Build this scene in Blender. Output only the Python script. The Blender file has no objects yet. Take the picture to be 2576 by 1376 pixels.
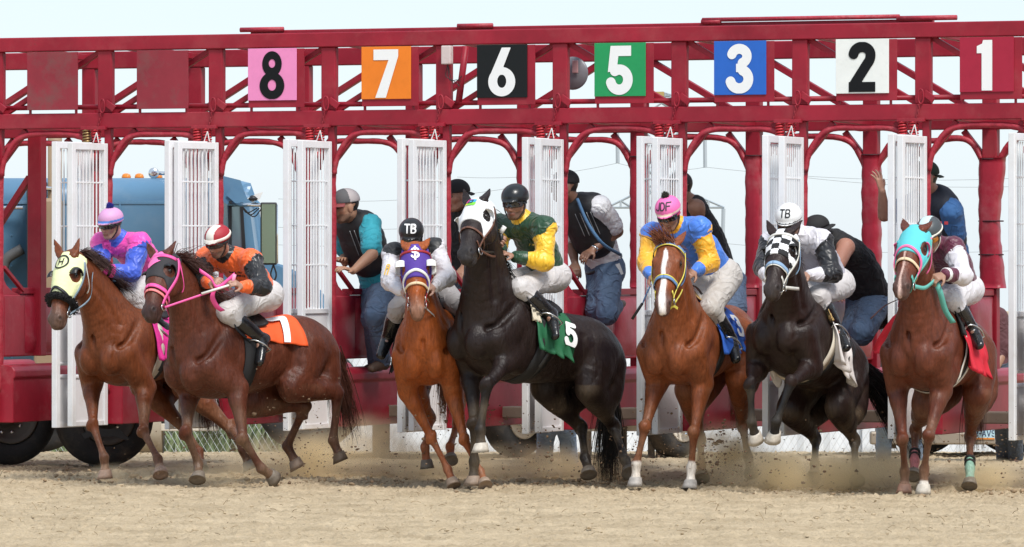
import bpy, bmesh, math, random
import numpy as np
from mathutils import Vector, Matrix

# ------------------------------------------------------------------ camera, sky, sun, exposure
FPX, CAMH, HORIZON, CX = 14000.0, 1.7, 647.0, 1288.0      # focal length in pixels of a 2576 x 1376 frame
scene = bpy.context.scene
COL = scene.collection
cam_d = bpy.data.cameras.new('camera')
cam = bpy.data.objects.new('camera', cam_d); COL.objects.link(cam)
cam.location = (0, 0, CAMH); cam.rotation_euler = (math.radians(90), 0, 0)
cam_d.sensor_width = 36.0
cam_d.lens = 36.0 * FPX / 2576.0
cam_d.shift_y = -(688.0 - HORIZON) / 2576.0
cam_d.clip_start = 0.5; cam_d.clip_end = 4000
scene.camera = cam
SUN_ELEV, SUN_AZ = 54.0, 152.0        # degrees; azimuth measured from +Y clockwise (152 = behind the camera, to its right)
world = bpy.data.worlds.new('World'); scene.world = world; world.use_nodes = True
wn = world.node_tree; wn.nodes.clear()
wo = wn.nodes.new('ShaderNodeOutputWorld'); wb = wn.nodes.new('ShaderNodeBackground')
sky = wn.nodes.new('ShaderNodeTexSky'); sky.sky_type = 'NISHITA'; sky.sun_disc = False
sky.sun_elevation = math.radians(SUN_ELEV); sky.sun_rotation = math.radians(SUN_AZ)
sky.altitude = 300; sky.air_density = 1.0; sky.dust_density = 0.6; sky.ozone_density = 1.6
veil = wn.nodes.new('ShaderNodeMix'); veil.data_type = 'RGBA'; veil.inputs[0].default_value = 0.66
veil.inputs[7].default_value = (6.1, 7.05, 8.15, 1)      # thin even cloud over the whole sky
tcw = wn.nodes.new('ShaderNodeTexCoord'); spw = wn.nodes.new('ShaderNodeSeparateXYZ'); mxw = wn.nodes.new('ShaderNodeMath'); mxw.operation = 'MAXIMUM'; mxw.inputs[1].default_value = .004
cbw = wn.nodes.new('ShaderNodeCombineXYZ'); wn.links.new(tcw.outputs['Generated'], spw.inputs[0]); wn.links.new(spw.outputs[0], cbw.inputs[0]); wn.links.new(spw.outputs[1], cbw.inputs[1]); wn.links.new(spw.outputs[2], mxw.inputs[0]); wn.links.new(mxw.outputs[0], cbw.inputs[2]); wn.links.new(cbw.outputs[0], sky.inputs[0])
wn.links.new(sky.outputs[0], veil.inputs[6])
wn.links.new(veil.outputs[2], wb.inputs[0]); wb.inputs[1].default_value = 0.12
wn.links.new(wb.outputs[0], wo.inputs[0])
sun_d = bpy.data.lights.new('sun', 'SUN'); sun_d.energy = 3.3; sun_d.angle = math.radians(18); sun_d.color = (1.0, 0.96, 0.9)
sun = bpy.data.objects.new('sun', sun_d); COL.objects.link(sun)
_az, _el = math.radians(SUN_AZ), math.radians(SUN_ELEV)
sun_dir = Vector((math.sin(_az) * math.cos(_el), math.cos(_az) * math.cos(_el), math.sin(_el)))
sun.rotation_euler = sun_dir.to_track_quat('Z', 'Y').to_euler()
scene.view_settings.view_transform = 'Standard'; scene.view_settings.look = 'None'
scene.view_settings.exposure = 0.22; scene.view_settings.gamma = 1.0; scene.view_settings.use_curve_mapping = False
scene.render.engine = 'CYCLES'
scene.cycles.use_denoising = True
scene.cycles.max_bounces = 7; scene.cycles.diffuse_bounces = 3; scene.cycles.glossy_bounces = 3
scene.cycles.transparent_max_bounces = 12; scene.cycles.volume_bounces = 4
scene.cycles.sample_clamp_indirect = 6.0

# ------------------------------------------------------------------ basic helpers
rng = np.random.default_rng(7)
random.seed(7)
def W(px, py, Y):
    "point that the photograph shows at pixel (px, py), Y metres from the camera"
    return np.array([(px - CX) * Y / FPX, Y, CAMH - (py - HORIZON) * Y / FPX])
def nrm(v):
    v = np.asarray(v, float); return v / (np.linalg.norm(v) + 1e-12)
def cr3(a, b):
    return np.array([a[1] * b[2] - a[2] * b[1], a[2] * b[0] - a[0] * b[2], a[0] * b[1] - a[1] * b[0]], float)
def reach(parent, px, py, L, sgn=-1):
    "the point on the pixel's ray at distance L from parent (nearer solution for sgn=-1)"
    o = np.array([0, 0, CAMH]); d = nrm(W(px, py, 1.0) - o)
    m = np.dot(parent - o, d); q = o + d * m; h2 = L * L - np.dot(parent - q, parent - q)
    if h2 <= 0: return q
    return q + d * sgn * math.sqrt(h2)

MATS = {}
def nodes_of(name):
    m = bpy.data.materials.new(name); m.use_nodes = True
    nt = m.node_tree; return m, nt, nt.nodes['Principled BSDF']
def mat(name, col, rough=0.55, metal=0.0, spec=0.5, bump=0.0, bscale=60.0, var=0.0, vscale=6.0, dirt=None, dscale=2.0, damt=0.0, sheen=0.0, emit=None, stretch=None, coat=0.0, chips=None, chamt=.62):
    if name in MATS: return MATS[name]
    m, nt, b = nodes_of(name); N, L = nt.nodes, nt.links
    b.inputs['Base Color'].default_value = (*col, 1); b.inputs['Roughness'].default_value = rough
    b.inputs['Metallic'].default_value = metal; b.inputs['Specular IOR Level'].default_value = spec
    if sheen: b.inputs['Sheen Weight'].default_value = sheen
    if coat: b.inputs['Coat Weight'].default_value = coat; b.inputs['Coat Roughness'].default_value = 0.15
    tc = N.new('ShaderNodeNewGeometry').outputs['Position']
    if stretch:
        mp = N.new('ShaderNodeMapping'); mp.inputs['Scale'].default_value = stretch; L.new(tc, mp.inputs[0]); tc = mp.outputs[0]
    last = None
    if var:
        n = N.new('ShaderNodeTexNoise'); n.inputs['Scale'].default_value = vscale; n.inputs['Detail'].default_value = 6; n.inputs['Roughness'].default_value = 0.62; L.new(tc, n.inputs[0])
        r = N.new('ShaderNodeMapRange'); r.inputs[1].default_value = 0.25; r.inputs[2].default_value = 0.75; r.inputs[3].default_value = 1 - var; r.inputs[4].default_value = 1 + var; L.new(n.outputs[0], r.inputs[0])
        mx = N.new('ShaderNodeMix'); mx.data_type = 'RGBA'; mx.blend_type = 'MULTIPLY'; mx.inputs[0].default_value = 1
        mx.inputs[6].default_value = (*col, 1); L.new(r.outputs[0], mx.inputs[7]); last = mx.outputs[2]
    if dirt:
        n = N.new('ShaderNodeTexNoise'); n.inputs['Scale'].default_value = dscale; n.inputs['Detail'].default_value = 8; n.inputs['Roughness'].default_value = 0.7; L.new(tc, n.inputs[0])
        r = N.new('ShaderNodeMapRange'); r.inputs[1].default_value = 0.5; r.inputs[2].default_value = 0.75; r.inputs[3].default_value = 0; r.inputs[4].default_value = damt; L.new(n.outputs[0], r.inputs[0])
        mx = N.new('ShaderNodeMix'); mx.data_type = 'RGBA'; L.new(r.outputs[0], mx.inputs[0])
        if last: L.new(last, mx.inputs[6])
        else: mx.inputs[6].default_value = (*col, 1)
        mx.inputs[7].default_value = (*dirt, 1); last = mx.outputs[2]
        rr = N.new('ShaderNodeMapRange'); rr.inputs[3].default_value = rough; rr.inputs[4].default_value = min(1, rough + 0.35); L.new(r.outputs[0], rr.inputs[0]); L.new(rr.outputs[0], b.inputs['Roughness'])
    if chips:
        n = N.new('ShaderNodeTexNoise'); n.inputs['Scale'].default_value = 24; n.inputs['Detail'].default_value = 7; n.inputs['Roughness'].default_value = 0.8; L.new(tc, n.inputs[0])
        r = N.new('ShaderNodeMapRange'); r.inputs[1].default_value = chamt; r.inputs[2].default_value = chamt + .05; r.inputs[3].default_value = 0; r.inputs[4].default_value = .85; L.new(n.outputs[0], r.inputs[0])
        mx = N.new('ShaderNodeMix'); mx.data_type = 'RGBA'; L.new(r.outputs[0], mx.inputs[0])
        if last: L.new(last, mx.inputs[6])
        else: mx.inputs[6].default_value = (*col, 1)
        mx.inputs[7].default_value = (*chips, 1); last = mx.outputs[2]
    if last: L.new(last, b.inputs['Base Color'])
    if bump:
        n = N.new('ShaderNodeTexNoise'); n.inputs['Scale'].default_value = bscale; n.inputs['Detail'].default_value = 4; L.new(tc, n.inputs[0])
        bp = N.new('ShaderNodeBump'); bp.inputs['Strength'].default_value = bump; bp.inputs['Distance'].default_value = 0.01; L.new(n.outputs[0], bp.inputs['Height']); L.new(bp.outputs[0], b.inputs['Normal'])
    if emit: b.inputs['Emission Color'].default_value = (*col, 1); b.inputs['Emission Strength'].default_value = emit
    MATS[name] = m; return m
def srgb(r, g, b):
    f = lambda c: (c / 255 / 12.92) if c <= 10.3 else ((c / 255 + 0.055) / 1.055) ** 2.4
    return (f(r), f(g), f(b))

def world_at(p):
    return p.location.copy() if p.parent is None else world_at(p.parent) + p.matrix_parent_inverse.translation + p.location
def link(o, parent=None):
    COL.objects.link(o)
    if parent is not None:
        o.parent = parent
        o.matrix_parent_inverse = Matrix.Translation(-world_at(parent))
    return o
def tag(o, label=None, cat=None, group=None, kind=None):
    if label: o['label'] = label
    if cat: o['category'] = cat
    if group: o['group'] = group
    if kind: o['kind'] = kind
    return o
def thing(name, loc, label, cat, group=None):
    o = bpy.data.objects.new(name, None); o.location = tuple(float(c) for c in loc); o.empty_display_size = 0.1
    COL.objects.link(o); return tag(o, label, cat, group)
def mesh_obj(name, v, f, material, parent=None, smooth=False, mi=None, cols=None):
    me = bpy.data.meshes.new(name)
    v = np.asarray(v, float)
    if isinstance(f, np.ndarray):
        nf, k = f.shape
        me.vertices.add(len(v)); me.vertices.foreach_set('co', v.ravel())
        me.loops.add(nf * k); me.loops.foreach_set('vertex_index', f.ravel().astype(np.int32))
        me.polygons.add(nf); me.polygons.foreach_set('loop_start', np.arange(0, nf * k, k, dtype=np.int32))
        me.update(calc_edges=True)
    else:
        me.from_pydata(v.tolist(), [], f)
    for m in (material if isinstance(material, (list, tuple)) else [material]): me.materials.append(m)
    if mi is not None: me.polygons.foreach_set('material_index', np.asarray(mi, np.int32))
    if smooth: me.polygons.foreach_set('use_smooth', np.ones(len(me.polygons), bool))
    if cols is not None:
        a = me.color_attributes.new('Col', 'FLOAT_COLOR', 'POINT')
        c = np.ones((len(v), 4), np.float32); c[:, :3] = cols; a.data.foreach_set('color', c.ravel())
    me.update()
    return link(bpy.data.objects.new(name, me), parent)

class MB:
    "collects simple shapes into one mesh"
    def __init__(s): s.v = []; s.f = []
    def add(s, v, f):
        n = len(s.v); s.v += [tuple(float(c) for c in p) for p in v]; s.f += [tuple(n + i for i in q) for q in f]; return s
    def box(s, c, x, y, z):
        "centre and three half-axis vectors"
        c, x, y, z = (np.asarray(a, float) for a in (c, x, y, z))
        v = [c + i * x + j * y + k * z for i in (-1, 1) for j in (-1, 1) for k in (-1, 1)]
        return s.add(v, [(0, 1, 3, 2), (4, 6, 7, 5), (0, 4, 5, 1), (2, 3, 7, 6), (0, 2, 6, 4), (1, 5, 7, 3)])
    def bar(s, a, b, w, h, up=(0, 0, 1)):
        "rectangular bar from a to b"
        a, b = np.asarray(a, float), np.asarray(b, float); d = nrm(b - a); sd = np.cross(d, up)
        sd = nrm(sd) if np.linalg.norm(sd) > 1e-4 else np.array([1., 0, 0]); u = np.cross(sd, d)
        return s.box((a + b) / 2, (b - a) / 2, sd * w / 2, u * h / 2)
    def tube(s, pts, r, n=8, cap=True, closed=False):
        pts = np.asarray(pts, float); m = len(pts); r = np.full(m, r) if np.isscalar(r) else np.interp(np.linspace(0, 1, m), np.linspace(0, 1, len(r)), r)
        tg = np.gradient(pts, axis=0)
        if closed: tg = np.roll(pts, -1, 0) - np.roll(pts, 1, 0)
        ref = np.array([0.13, 0.21, 0.97]); rings = []
        sd = np.cross(nrm(tg[0]), ref); sd = nrm(sd) if np.linalg.norm(sd) > 1e-3 else np.array([1., 0, 0])
        for i in range(m):
            t = nrm(tg[i]); sd = nrm(sd - t * np.dot(sd, t)); u = np.cross(t, sd)
            rings.append([pts[i] + r[i] * (math.cos(a) * sd + math.sin(a) * u) for a in np.arange(n) * 2 * math.pi / n])
        v = [p for q in rings for p in q]; f = []
        for i in range(m if closed else m - 1):
            j = (i + 1) % m
            for k in range(n): f.append((i * n + k, i * n + (k + 1) % n, j * n + (k + 1) % n, j * n + k))
        if cap and not closed: f += [tuple(range(n))[::-1], tuple((m - 1) * n + k for k in range(n))]
        return s.add(v, f)
    def ribbon(s, pts, wd, w, th=0.004, nr=None):
        "flat strap: pts, width direction(s) wd, width w, thickness along nr"
        pts = np.asarray(pts, float); m = len(pts); wd = np.broadcast_to(np.asarray(wd, float), (m, 3)); w = np.broadcast_to(np.asarray(w, float), (m,))
        tg = np.gradient(pts, axis=0)
        if nr is None: nr = np.array([nrm(np.cross(tg[i], wd[i])) for i in range(m)])
        else: nr = np.broadcast_to(np.asarray(nr, float), (m, 3))
        v = []
        for i in range(m):
            for a, b in ((-1, -1), (1, -1), (1, 1), (-1, 1)): v.append(pts[i] + wd[i] * a * w[i] / 2 + nr[i] * b * th / 2)
        f = [(i * 4 + k, i * 4 + (k + 1) % 4, i * 4 + 4 + (k + 1) % 4, i * 4 + 4 + k) for i in range(m - 1) for k in range(4)]
        f += [(3, 2, 1, 0), tuple((m - 1) * 4 + k for k in range(4))]
        return s.add(v, f)
    def lathe(s, c, axis, prof, n=24, ref=(0.13, 0.3, 0.9)):
        "prof: list of (along, radius)"
        ax = nrm(axis); u = nrm(np.cross(ax, ref)); w = np.cross(ax, u); c = np.asarray(c, float); v = []
        for (h, r) in prof:
            for k in range(n):
                a = 2 * math.pi * k / n; v.append(c + ax * h + r * (math.cos(a) * u + math.sin(a) * w))
        f = [(i * n + k, i * n + (k + 1) % n, (i + 1) * n + (k + 1) % n, (i + 1) * n + k) for i in range(len(prof) - 1) for k in range(n)]
        f += [tuple(range(n))[::-1], tuple((len(prof) - 1) * n + k for k in range(n))]
        return s.add(v, f)
    def build(s, name, material, parent=None, smooth=False, bevel=0.0):
        o = mesh_obj(name, s.v, s.f, material, parent, smooth)
        if bevel:
            md = o.modifiers.new('bevel', 'BEVEL'); md.width = bevel; md.segments = 2; md.limit_method = 'ANGLE'; md.angle_limit = math.radians(40)
        return o
def curve_pts(ctrl, n=24):
    "Catmull-Rom through control points"
    c = np.asarray(ctrl, float); c = np.vstack([2 * c[0] - c[1], c, 2 * c[-1] - c[-2]]); m = len(c) - 3; out = []
    for u in np.linspace(0, m, n):
        i = min(int(u), m - 1); t = u - i; p0, p1, p2, p3 = c[i:i + 4]
        out.append(0.5 * (2 * p1 + (p2 - p0) * t + (2 * p0 - 5 * p1 + 4 * p2 - p3) * t * t + (3 * p1 - p0 - 3 * p2 + p3) * t ** 3))
    return np.array(out)
def wave3(p, s, seed=0.0):
    "cheap smooth noise, about -1..1"
    x, y, z = (p[..., i] * s for i in range(3)); q = seed
    return (np.sin(x * 1.7 + 1.3 * np.sin(y * 1.1 + q) + q) + np.sin(y * 1.9 + 1.1 * np.sin(z * 1.3 - q) + 2.1 + q) + np.sin(z * 2.1 + 1.2 * np.sin(x * .9 + 1 + q) + 4.2)) / 3

# ------------------------------------------------------------------ implicit surfaces for bodies and clothes
def chain(nodes, ra, rb=None, side=None, k=0.03, op='add', tag=0, dense=3, up=None):
    n = np.asarray(nodes, float); m = len(n)
    ra = np.broadcast_to(np.asarray(ra, float), (m,)); rb = ra if rb is None else np.broadcast_to(np.asarray(rb, float), (m,))
    if side is None: side = np.array([1., 0, 0])
    side = np.broadcast_to(np.asarray(side, float), (m, 3))
    if dense > 1 and m > 2:
        al = np.hstack([n, ra[:, None], rb[:, None], side]); al = curve_pts(al, (m - 1) * dense + 1)
        n, ra, rb, side = al[:, :3], np.maximum(al[:, 3], .003), np.maximum(al[:, 4], .003), al[:, 5:8]
    fr = []
    for i in range(len(n) - 1):
        ab = n[i + 1] - n[i]; ax = nrm(ab); sd = side[i] + side[i + 1]; sd = sd - ax * (sd @ ax)
        if np.linalg.norm(sd) < 1e-3: sd = cr3(ax, (0.3, 0.2, 0.9))
        sd = nrm(sd); fr.append((n[i].astype(np.float32), ab.astype(np.float32), float(ab @ ab) + 1e-9, ax.astype(np.float32), sd.astype(np.float32), cr3(ax, sd).astype(np.float32)))
    return dict(n=n.astype(np.float32), ra=ra.astype(np.float32), rb=rb.astype(np.float32), fr=fr, k=k, op=op, tag=tag)
def ball(c, r, k=0.03, op='add', tag=0, ax=None):
    "ellipsoid: r scalar or three radii along the axes in ax"
    r = np.broadcast_to(np.asarray(r, float), (3,)); ax = np.eye(3) if ax is None else np.array([nrm(a) for a in ax])
    return dict(c=np.asarray(c, np.float32), r=r.astype(np.float32), ax=ax.astype(np.float32), k=k, op=op, tag=tag)
def seg_eval(pr, i, X, Y, Z):
    a, ab, L2, ax, sd, up = pr['fr'][i]
    dx, dy, dz = X - a[0], Y - a[1], Z - a[2]
    t = np.clip((dx * ab[0] + dy * ab[1] + dz * ab[2]) / L2, 0, 1)
    qx, qy, qz = dx - t * ab[0], dy - t * ab[1], dz - t * ab[2]
    ra = pr['ra'][i] + t * (pr['ra'][i + 1] - pr['ra'][i]); rb = pr['rb'][i] + t * (pr['rb'][i + 1] - pr['rb'][i]); rc = np.minimum(ra, rb)
    A = (qx * sd[0] + qy * sd[1] + qz * sd[2]) / ra; B = (qx * up[0] + qy * up[1] + qz * up[2]) / rb; C = (qx * ax[0] + qy * ax[1] + qz * ax[2]) / rc
    k0 = np.sqrt(A * A + B * B + C * C) + 1e-6; k1 = np.sqrt((A / ra) ** 2 + (B / rb) ** 2 + (C / rc) ** 2) + 1e-4
    return k0 * (k0 - 1) / k1, t
def ball_eval(pr, X, Y, Z):
    dx, dy, dz = X - pr['c'][0], Y - pr['c'][1], Z - pr['c'][2]; k0 = 0; k1 = 0
    for j in range(3):
        a = (dx * pr['ax'][j][0] + dy * pr['ax'][j][1] + dz * pr['ax'][j][2]) / pr['r'][j]; k0 = k0 + a * a; k1 = k1 + (a / pr['r'][j]) ** 2
    k0 = np.sqrt(k0) + 1e-6; return k0 * (k0 - 1) / (np.sqrt(k1) + 1e-4)
def smin(a, b, k):
    h = np.maximum(k - np.abs(a - b), 0) / k; return np.minimum(a, b) - h * h * k * 0.25
def pr_bbox(pr, pad):
    if 'c' in pr: r = float(pr['r'].max()) + pad; return pr['c'] - r, pr['c'] + r
    r = np.maximum(pr['ra'], pr['rb'])[:, None] + pad; return (pr['n'] - r).min(0), (pr['n'] + r).max(0)
class Solid:
    def __init__(s, prims): s.p = prims
    def at(s, P, infl=0.0):
        P = np.asarray(P, np.float32); X, Y, Z = P[:, 0], P[:, 1], P[:, 2]; F = np.full(len(P), 1.0, np.float32)
        for pr in s.p:
            if 'c' in pr: g = ball_eval(pr, X, Y, Z)
            else:
                g = np.full(len(P), 9.0, np.float32)
                for i in range(len(pr['n']) - 1): g = np.minimum(g, seg_eval(pr, i, X, Y, Z)[0])
            F = smin(F, g, pr['k']) if pr['op'] == 'add' else -smin(-F, g, pr['k'])
        return F - infl
    def tags(s, P):
        "nearest primitive index and position along it, per point"
        P = np.asarray(P, np.float32); X, Y, Z = P[:, 0], P[:, 1], P[:, 2]
        best = np.full(len(P), 9.0); bi = np.zeros(len(P), int); bt = np.zeros(len(P))
        for j, pr in enumerate(s.p):
            if pr['op'] != 'add': continue
            if 'c' in pr: cand = [(ball_eval(pr, X, Y, Z), 0.5)]
            else:
                ns = len(pr['n']) - 1; cand = []
                for i in range(ns):
                    g, t = seg_eval(pr, i, X, Y, Z); cand.append((g, (i + t) / ns))
            for g, t in cand:
                m = g < best; best = np.where(m, g, best); bi[m] = j; bt = np.where(m, t, bt)
        return bi, bt
    def grid(s, h, infl=0.0, region=None, pad=0.03, reach_=0.0):
        los, his = zip(*[pr_bbox(pr, pad + infl) for pr in s.p if pr['op'] == 'add'])
        lo = np.min(los, 0); hi = np.max(his, 0)
        if region is not None and region[0] is not None: lo = np.maximum(lo, region[0]); hi = np.minimum(hi, region[1])
        n = np.ceil((hi - lo) / h).astype(int) + 1
        ax = [(lo[j] + h * np.arange(n[j])).astype(np.float32) for j in range(3)]
        F = np.full(n, 0.3, np.float32)
        for pr in s.p:
            padk = max(pr['k'], 2.5 * h, reach_) + infl + h
            a, b = pr_bbox(pr, padk); i0 = np.clip(np.floor((a - lo) / h).astype(int), 0, n); i1 = np.clip(np.ceil((b - lo) / h).astype(int) + 1, 0, n)
            if np.any(i1 <= i0): continue
            sl = tuple(slice(i0[j], i1[j]) for j in range(3))
            if 'c' in pr: g = ball_eval(pr, ax[0][sl[0]][:, None, None], ax[1][sl[1]][None, :, None], ax[2][sl[2]][None, None, :])
            else:
                g = np.full(i1 - i0, 9.0, np.float32)
                for i in range(len(pr['n']) - 1):
                    r = max(pr['ra'][i:i + 2].max(), pr['rb'][i:i + 2].max()) + padk
                    sa = np.minimum(pr['n'][i], pr['n'][i + 1]) - r; sb = np.maximum(pr['n'][i], pr['n'][i + 1]) + r
                    j0 = np.clip(np.floor((sa - lo) / h).astype(int), i0, i1); j1 = np.clip(np.ceil((sb - lo) / h).astype(int) + 1, i0, i1)
                    if np.any(j1 <= j0): continue
                    d, _ = seg_eval(pr, i, ax[0][j0[0]:j1[0]][:, None, None], ax[1][j0[1]:j1[1]][None, :, None], ax[2][j0[2]:j1[2]][None, None, :])
                    q = tuple(slice(j0[j] - i0[j], j1[j] - i0[j]) for j in range(3)); g[q] = np.minimum(g[q], d)
            F[sl] = smin(F[sl], g, pr['k']) if pr['op'] == 'add' else -smin(-F[sl], g, pr['k'])
        return F, lo, h, ax
    def sample(s, h, pad=.07, box=None):
        F, lo, h, ax = s.grid(h, 0, None if box is None else (box[0], box[1], None), pad, pad - .01); return Sampled(F, lo, h, pad - .015)
    def mesh(s, h, infl=0.0, region=None, pad=0.03, smooth=1):
        F, lo, h, ax = s.grid(h, infl, region, pad)
        F -= infl
        if region is not None and region[2] is not None:
            G = np.stack(np.meshgrid(*ax, indexing='ij'), -1); F = np.maximum(F, region[2](G.reshape(-1, 3)).reshape(F.shape))
        F[0] = F[-1] = 0.3; F[:, 0] = F[:, -1] = 0.3; F[:, :, 0] = F[:, :, -1] = 0.3
        return nets(F, lo, h, smooth)
class Sampled:
    "a solid sampled on a grid, for laying straps and cloth on it"
    def __init__(s, F, lo, h, cap): s.F, s.lo, s.h, s.cap, s.n = F, lo, h, cap, np.array(F.shape) - 1.001
    def at(s, P, infl=0.0):
        q = (np.asarray(P) - s.lo) / s.h; out = ((q < 0) | (q > s.n)).any(1); q = np.clip(q, 0, s.n); i = q.astype(int); f = q - i; r = 0
        for a in (0, 1):
            for b in (0, 1):
                for c in (0, 1): r = r + s.F[i[:, 0] + a, i[:, 1] + b, i[:, 2] + c] * (f[:, 0] if a else 1 - f[:, 0]) * (f[:, 1] if b else 1 - f[:, 1]) * (f[:, 2] if c else 1 - f[:, 2])
        return np.minimum(np.where(out, s.cap, r), s.cap) - infl
    def mesh(s, infl, region):
        F = s.F - infl; ax = [s.lo[j] + s.h * np.arange(F.shape[j]) for j in range(3)]
        near = np.argwhere(np.abs(F) < 4 * s.h); P = s.lo + near * s.h
        F = np.where(F < 0, -1e-3, F); v = np.maximum((s.F - infl)[near[:, 0], near[:, 1], near[:, 2]], region(P)); F[near[:, 0], near[:, 1], near[:, 2]] = v
        deep = (s.F - infl) <= -4 * s.h; F[deep] = s.h        # hollow inside: only the skin is kept
        F[0] = F[-1] = .3; F[:, 0] = F[:, -1] = .3; F[:, :, 0] = F[:, :, -1] = .3
        return nets(F, s.lo, s.h, 1)
def nets(F, lo, h, smooth=1):
    "surface of a sampled field (naive surface nets)"
    S = F < 0; c = S[:-1, :-1, :-1].astype(np.int8)
    tot = sum(S[i:S.shape[0] - 1 + i, j:S.shape[1] - 1 + j, k:S.shape[2] - 1 + k].astype(np.int8) for i in (0, 1) for j in (0, 1) for k in (0, 1))
    act = (tot > 0) & (tot < 8); ijk = np.argwhere(act); idx = np.full(act.shape, -1, np.int32); idx[act] = np.arange(len(ijk))
    co = np.array([(i, j, k) for i in (0, 1) for j in (0, 1) for k in (0, 1)])
    val = np.stack([F[ijk[:, 0] + a, ijk[:, 1] + b, ijk[:, 2] + d] for a, b, d in co], 1)
    acc = np.zeros((len(ijk), 3)); cnt = np.zeros(len(ijk))
    for a in range(8):
        for b in range(a + 1, 8):
            if np.abs(co[a] - co[b]).sum() != 1: continue
            va, vb = val[:, a], val[:, b]; m = (va < 0) != (vb < 0); t = np.where(m, va / (va - vb + 1e-12), 0)
            acc += m[:, None] * (co[a] + t[:, None] * (co[b] - co[a])); cnt += m
    V = lo + h * (ijk + acc / np.maximum(cnt, 1)[:, None]); Q = []
    for ax in range(3):
        o1, o2 = [(1, 2), (2, 0), (0, 1)][ax]
        sl0 = [slice(None)] * 3; sl1 = [slice(None)] * 3; sl0[ax] = slice(0, -1); sl1[ax] = slice(1, None)
        a, b = S[tuple(sl0)], S[tuple(sl1)]; e = np.argwhere(a != b)
        e = e[(e[:, o1] > 0) & (e[:, o2] > 0)]
        if not len(e): continue
        flip = S[e[:, 0], e[:, 1], e[:, 2]]
        def cell(d1, d2):
            q = e.copy(); q[:, o1] -= d1; q[:, o2] -= d2; return idx[q[:, 0], q[:, 1], q[:, 2]]
        q = np.stack([cell(1, 1), cell(0, 1), cell(0, 0), cell(1, 0)], 1); q[~flip] = q[~flip][:, ::-1]; Q.append(q)
    Q = np.vstack(Q); Q = Q[(Q >= 0).all(1)]
    for _ in range(smooth):
        s = np.zeros_like(V); n = np.zeros(len(V))
        for k in range(4):
            w = V[Q[:, (k + 1) % 4]] + V[Q[:, (k + 3) % 4]]; n += 2 * np.bincount(Q[:, k], minlength=len(V))
            for c in range(3): s[:, c] += np.bincount(Q[:, k], w[:, c], minlength=len(V))
        V = 0.5 * V + 0.5 * s / np.maximum(n, 1)[:, None]
    return V, Q
def vnormals(V, Q):
    fn = np.cross(V[Q[:, 2]] - V[Q[:, 0]], V[Q[:, 3]] - V[Q[:, 1]]); n = np.zeros_like(V)
    for k in range(4): np.add.at(n, Q[:, k], fn)
    return n / (np.linalg.norm(n, axis=1, keepdims=True) + 1e-12)
def march(sol, o, d, infl=0.0, n=40, maxd=1.2):
    "points where rays o + t d first meet the solid"
    o = np.asarray(o, float); d = np.asarray(d, float); t = np.zeros(len(o))
    for _ in range(n):
        t = np.minimum(t + np.clip(sol.at(o + d * t[:, None], infl) * 0.85, -0.02, 0.2), maxd)
    return o + d * t[:, None]
# ------------------------------------------------------------------ lettering and decals
def seg_d(x, y, pts, butt=False):
    d = np.full(np.shape(x), 9.0); n = len(pts) - 1
    for i, ((x0, y0), (x1, y1)) in enumerate(zip(pts[:-1], pts[1:])):
        ex, ey = x1 - x0, y1 - y0; r = ((x - x0) * ex + (y - y0) * ey) / (ex * ex + ey * ey + 1e-9); t = np.clip(r, 0, 1)
        q = np.hypot(x - x0 - t * ex, y - y0 - t * ey)
        if butt:
            if i == 0: q = np.where(r < 0, 9.0, q)
            if i == n - 1: q = np.where(r > 1, 9.0, q)
        d = np.minimum(d, q)
    return d
def poly_d(x, y, pts):
    d = seg_d(x, y, list(pts) + [pts[0]]); ins = np.zeros(np.shape(x), bool)
    for (x0, y0), (x1, y1) in zip(pts, list(pts[1:]) + [pts[0]]):
        if y0 == y1: continue
        ins ^= ((y0 > y) != (y1 > y)) & (x < (x1 - x0) * (y - y0) / (y1 - y0) + x0)
    return np.where(ins, -d, d)
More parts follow.
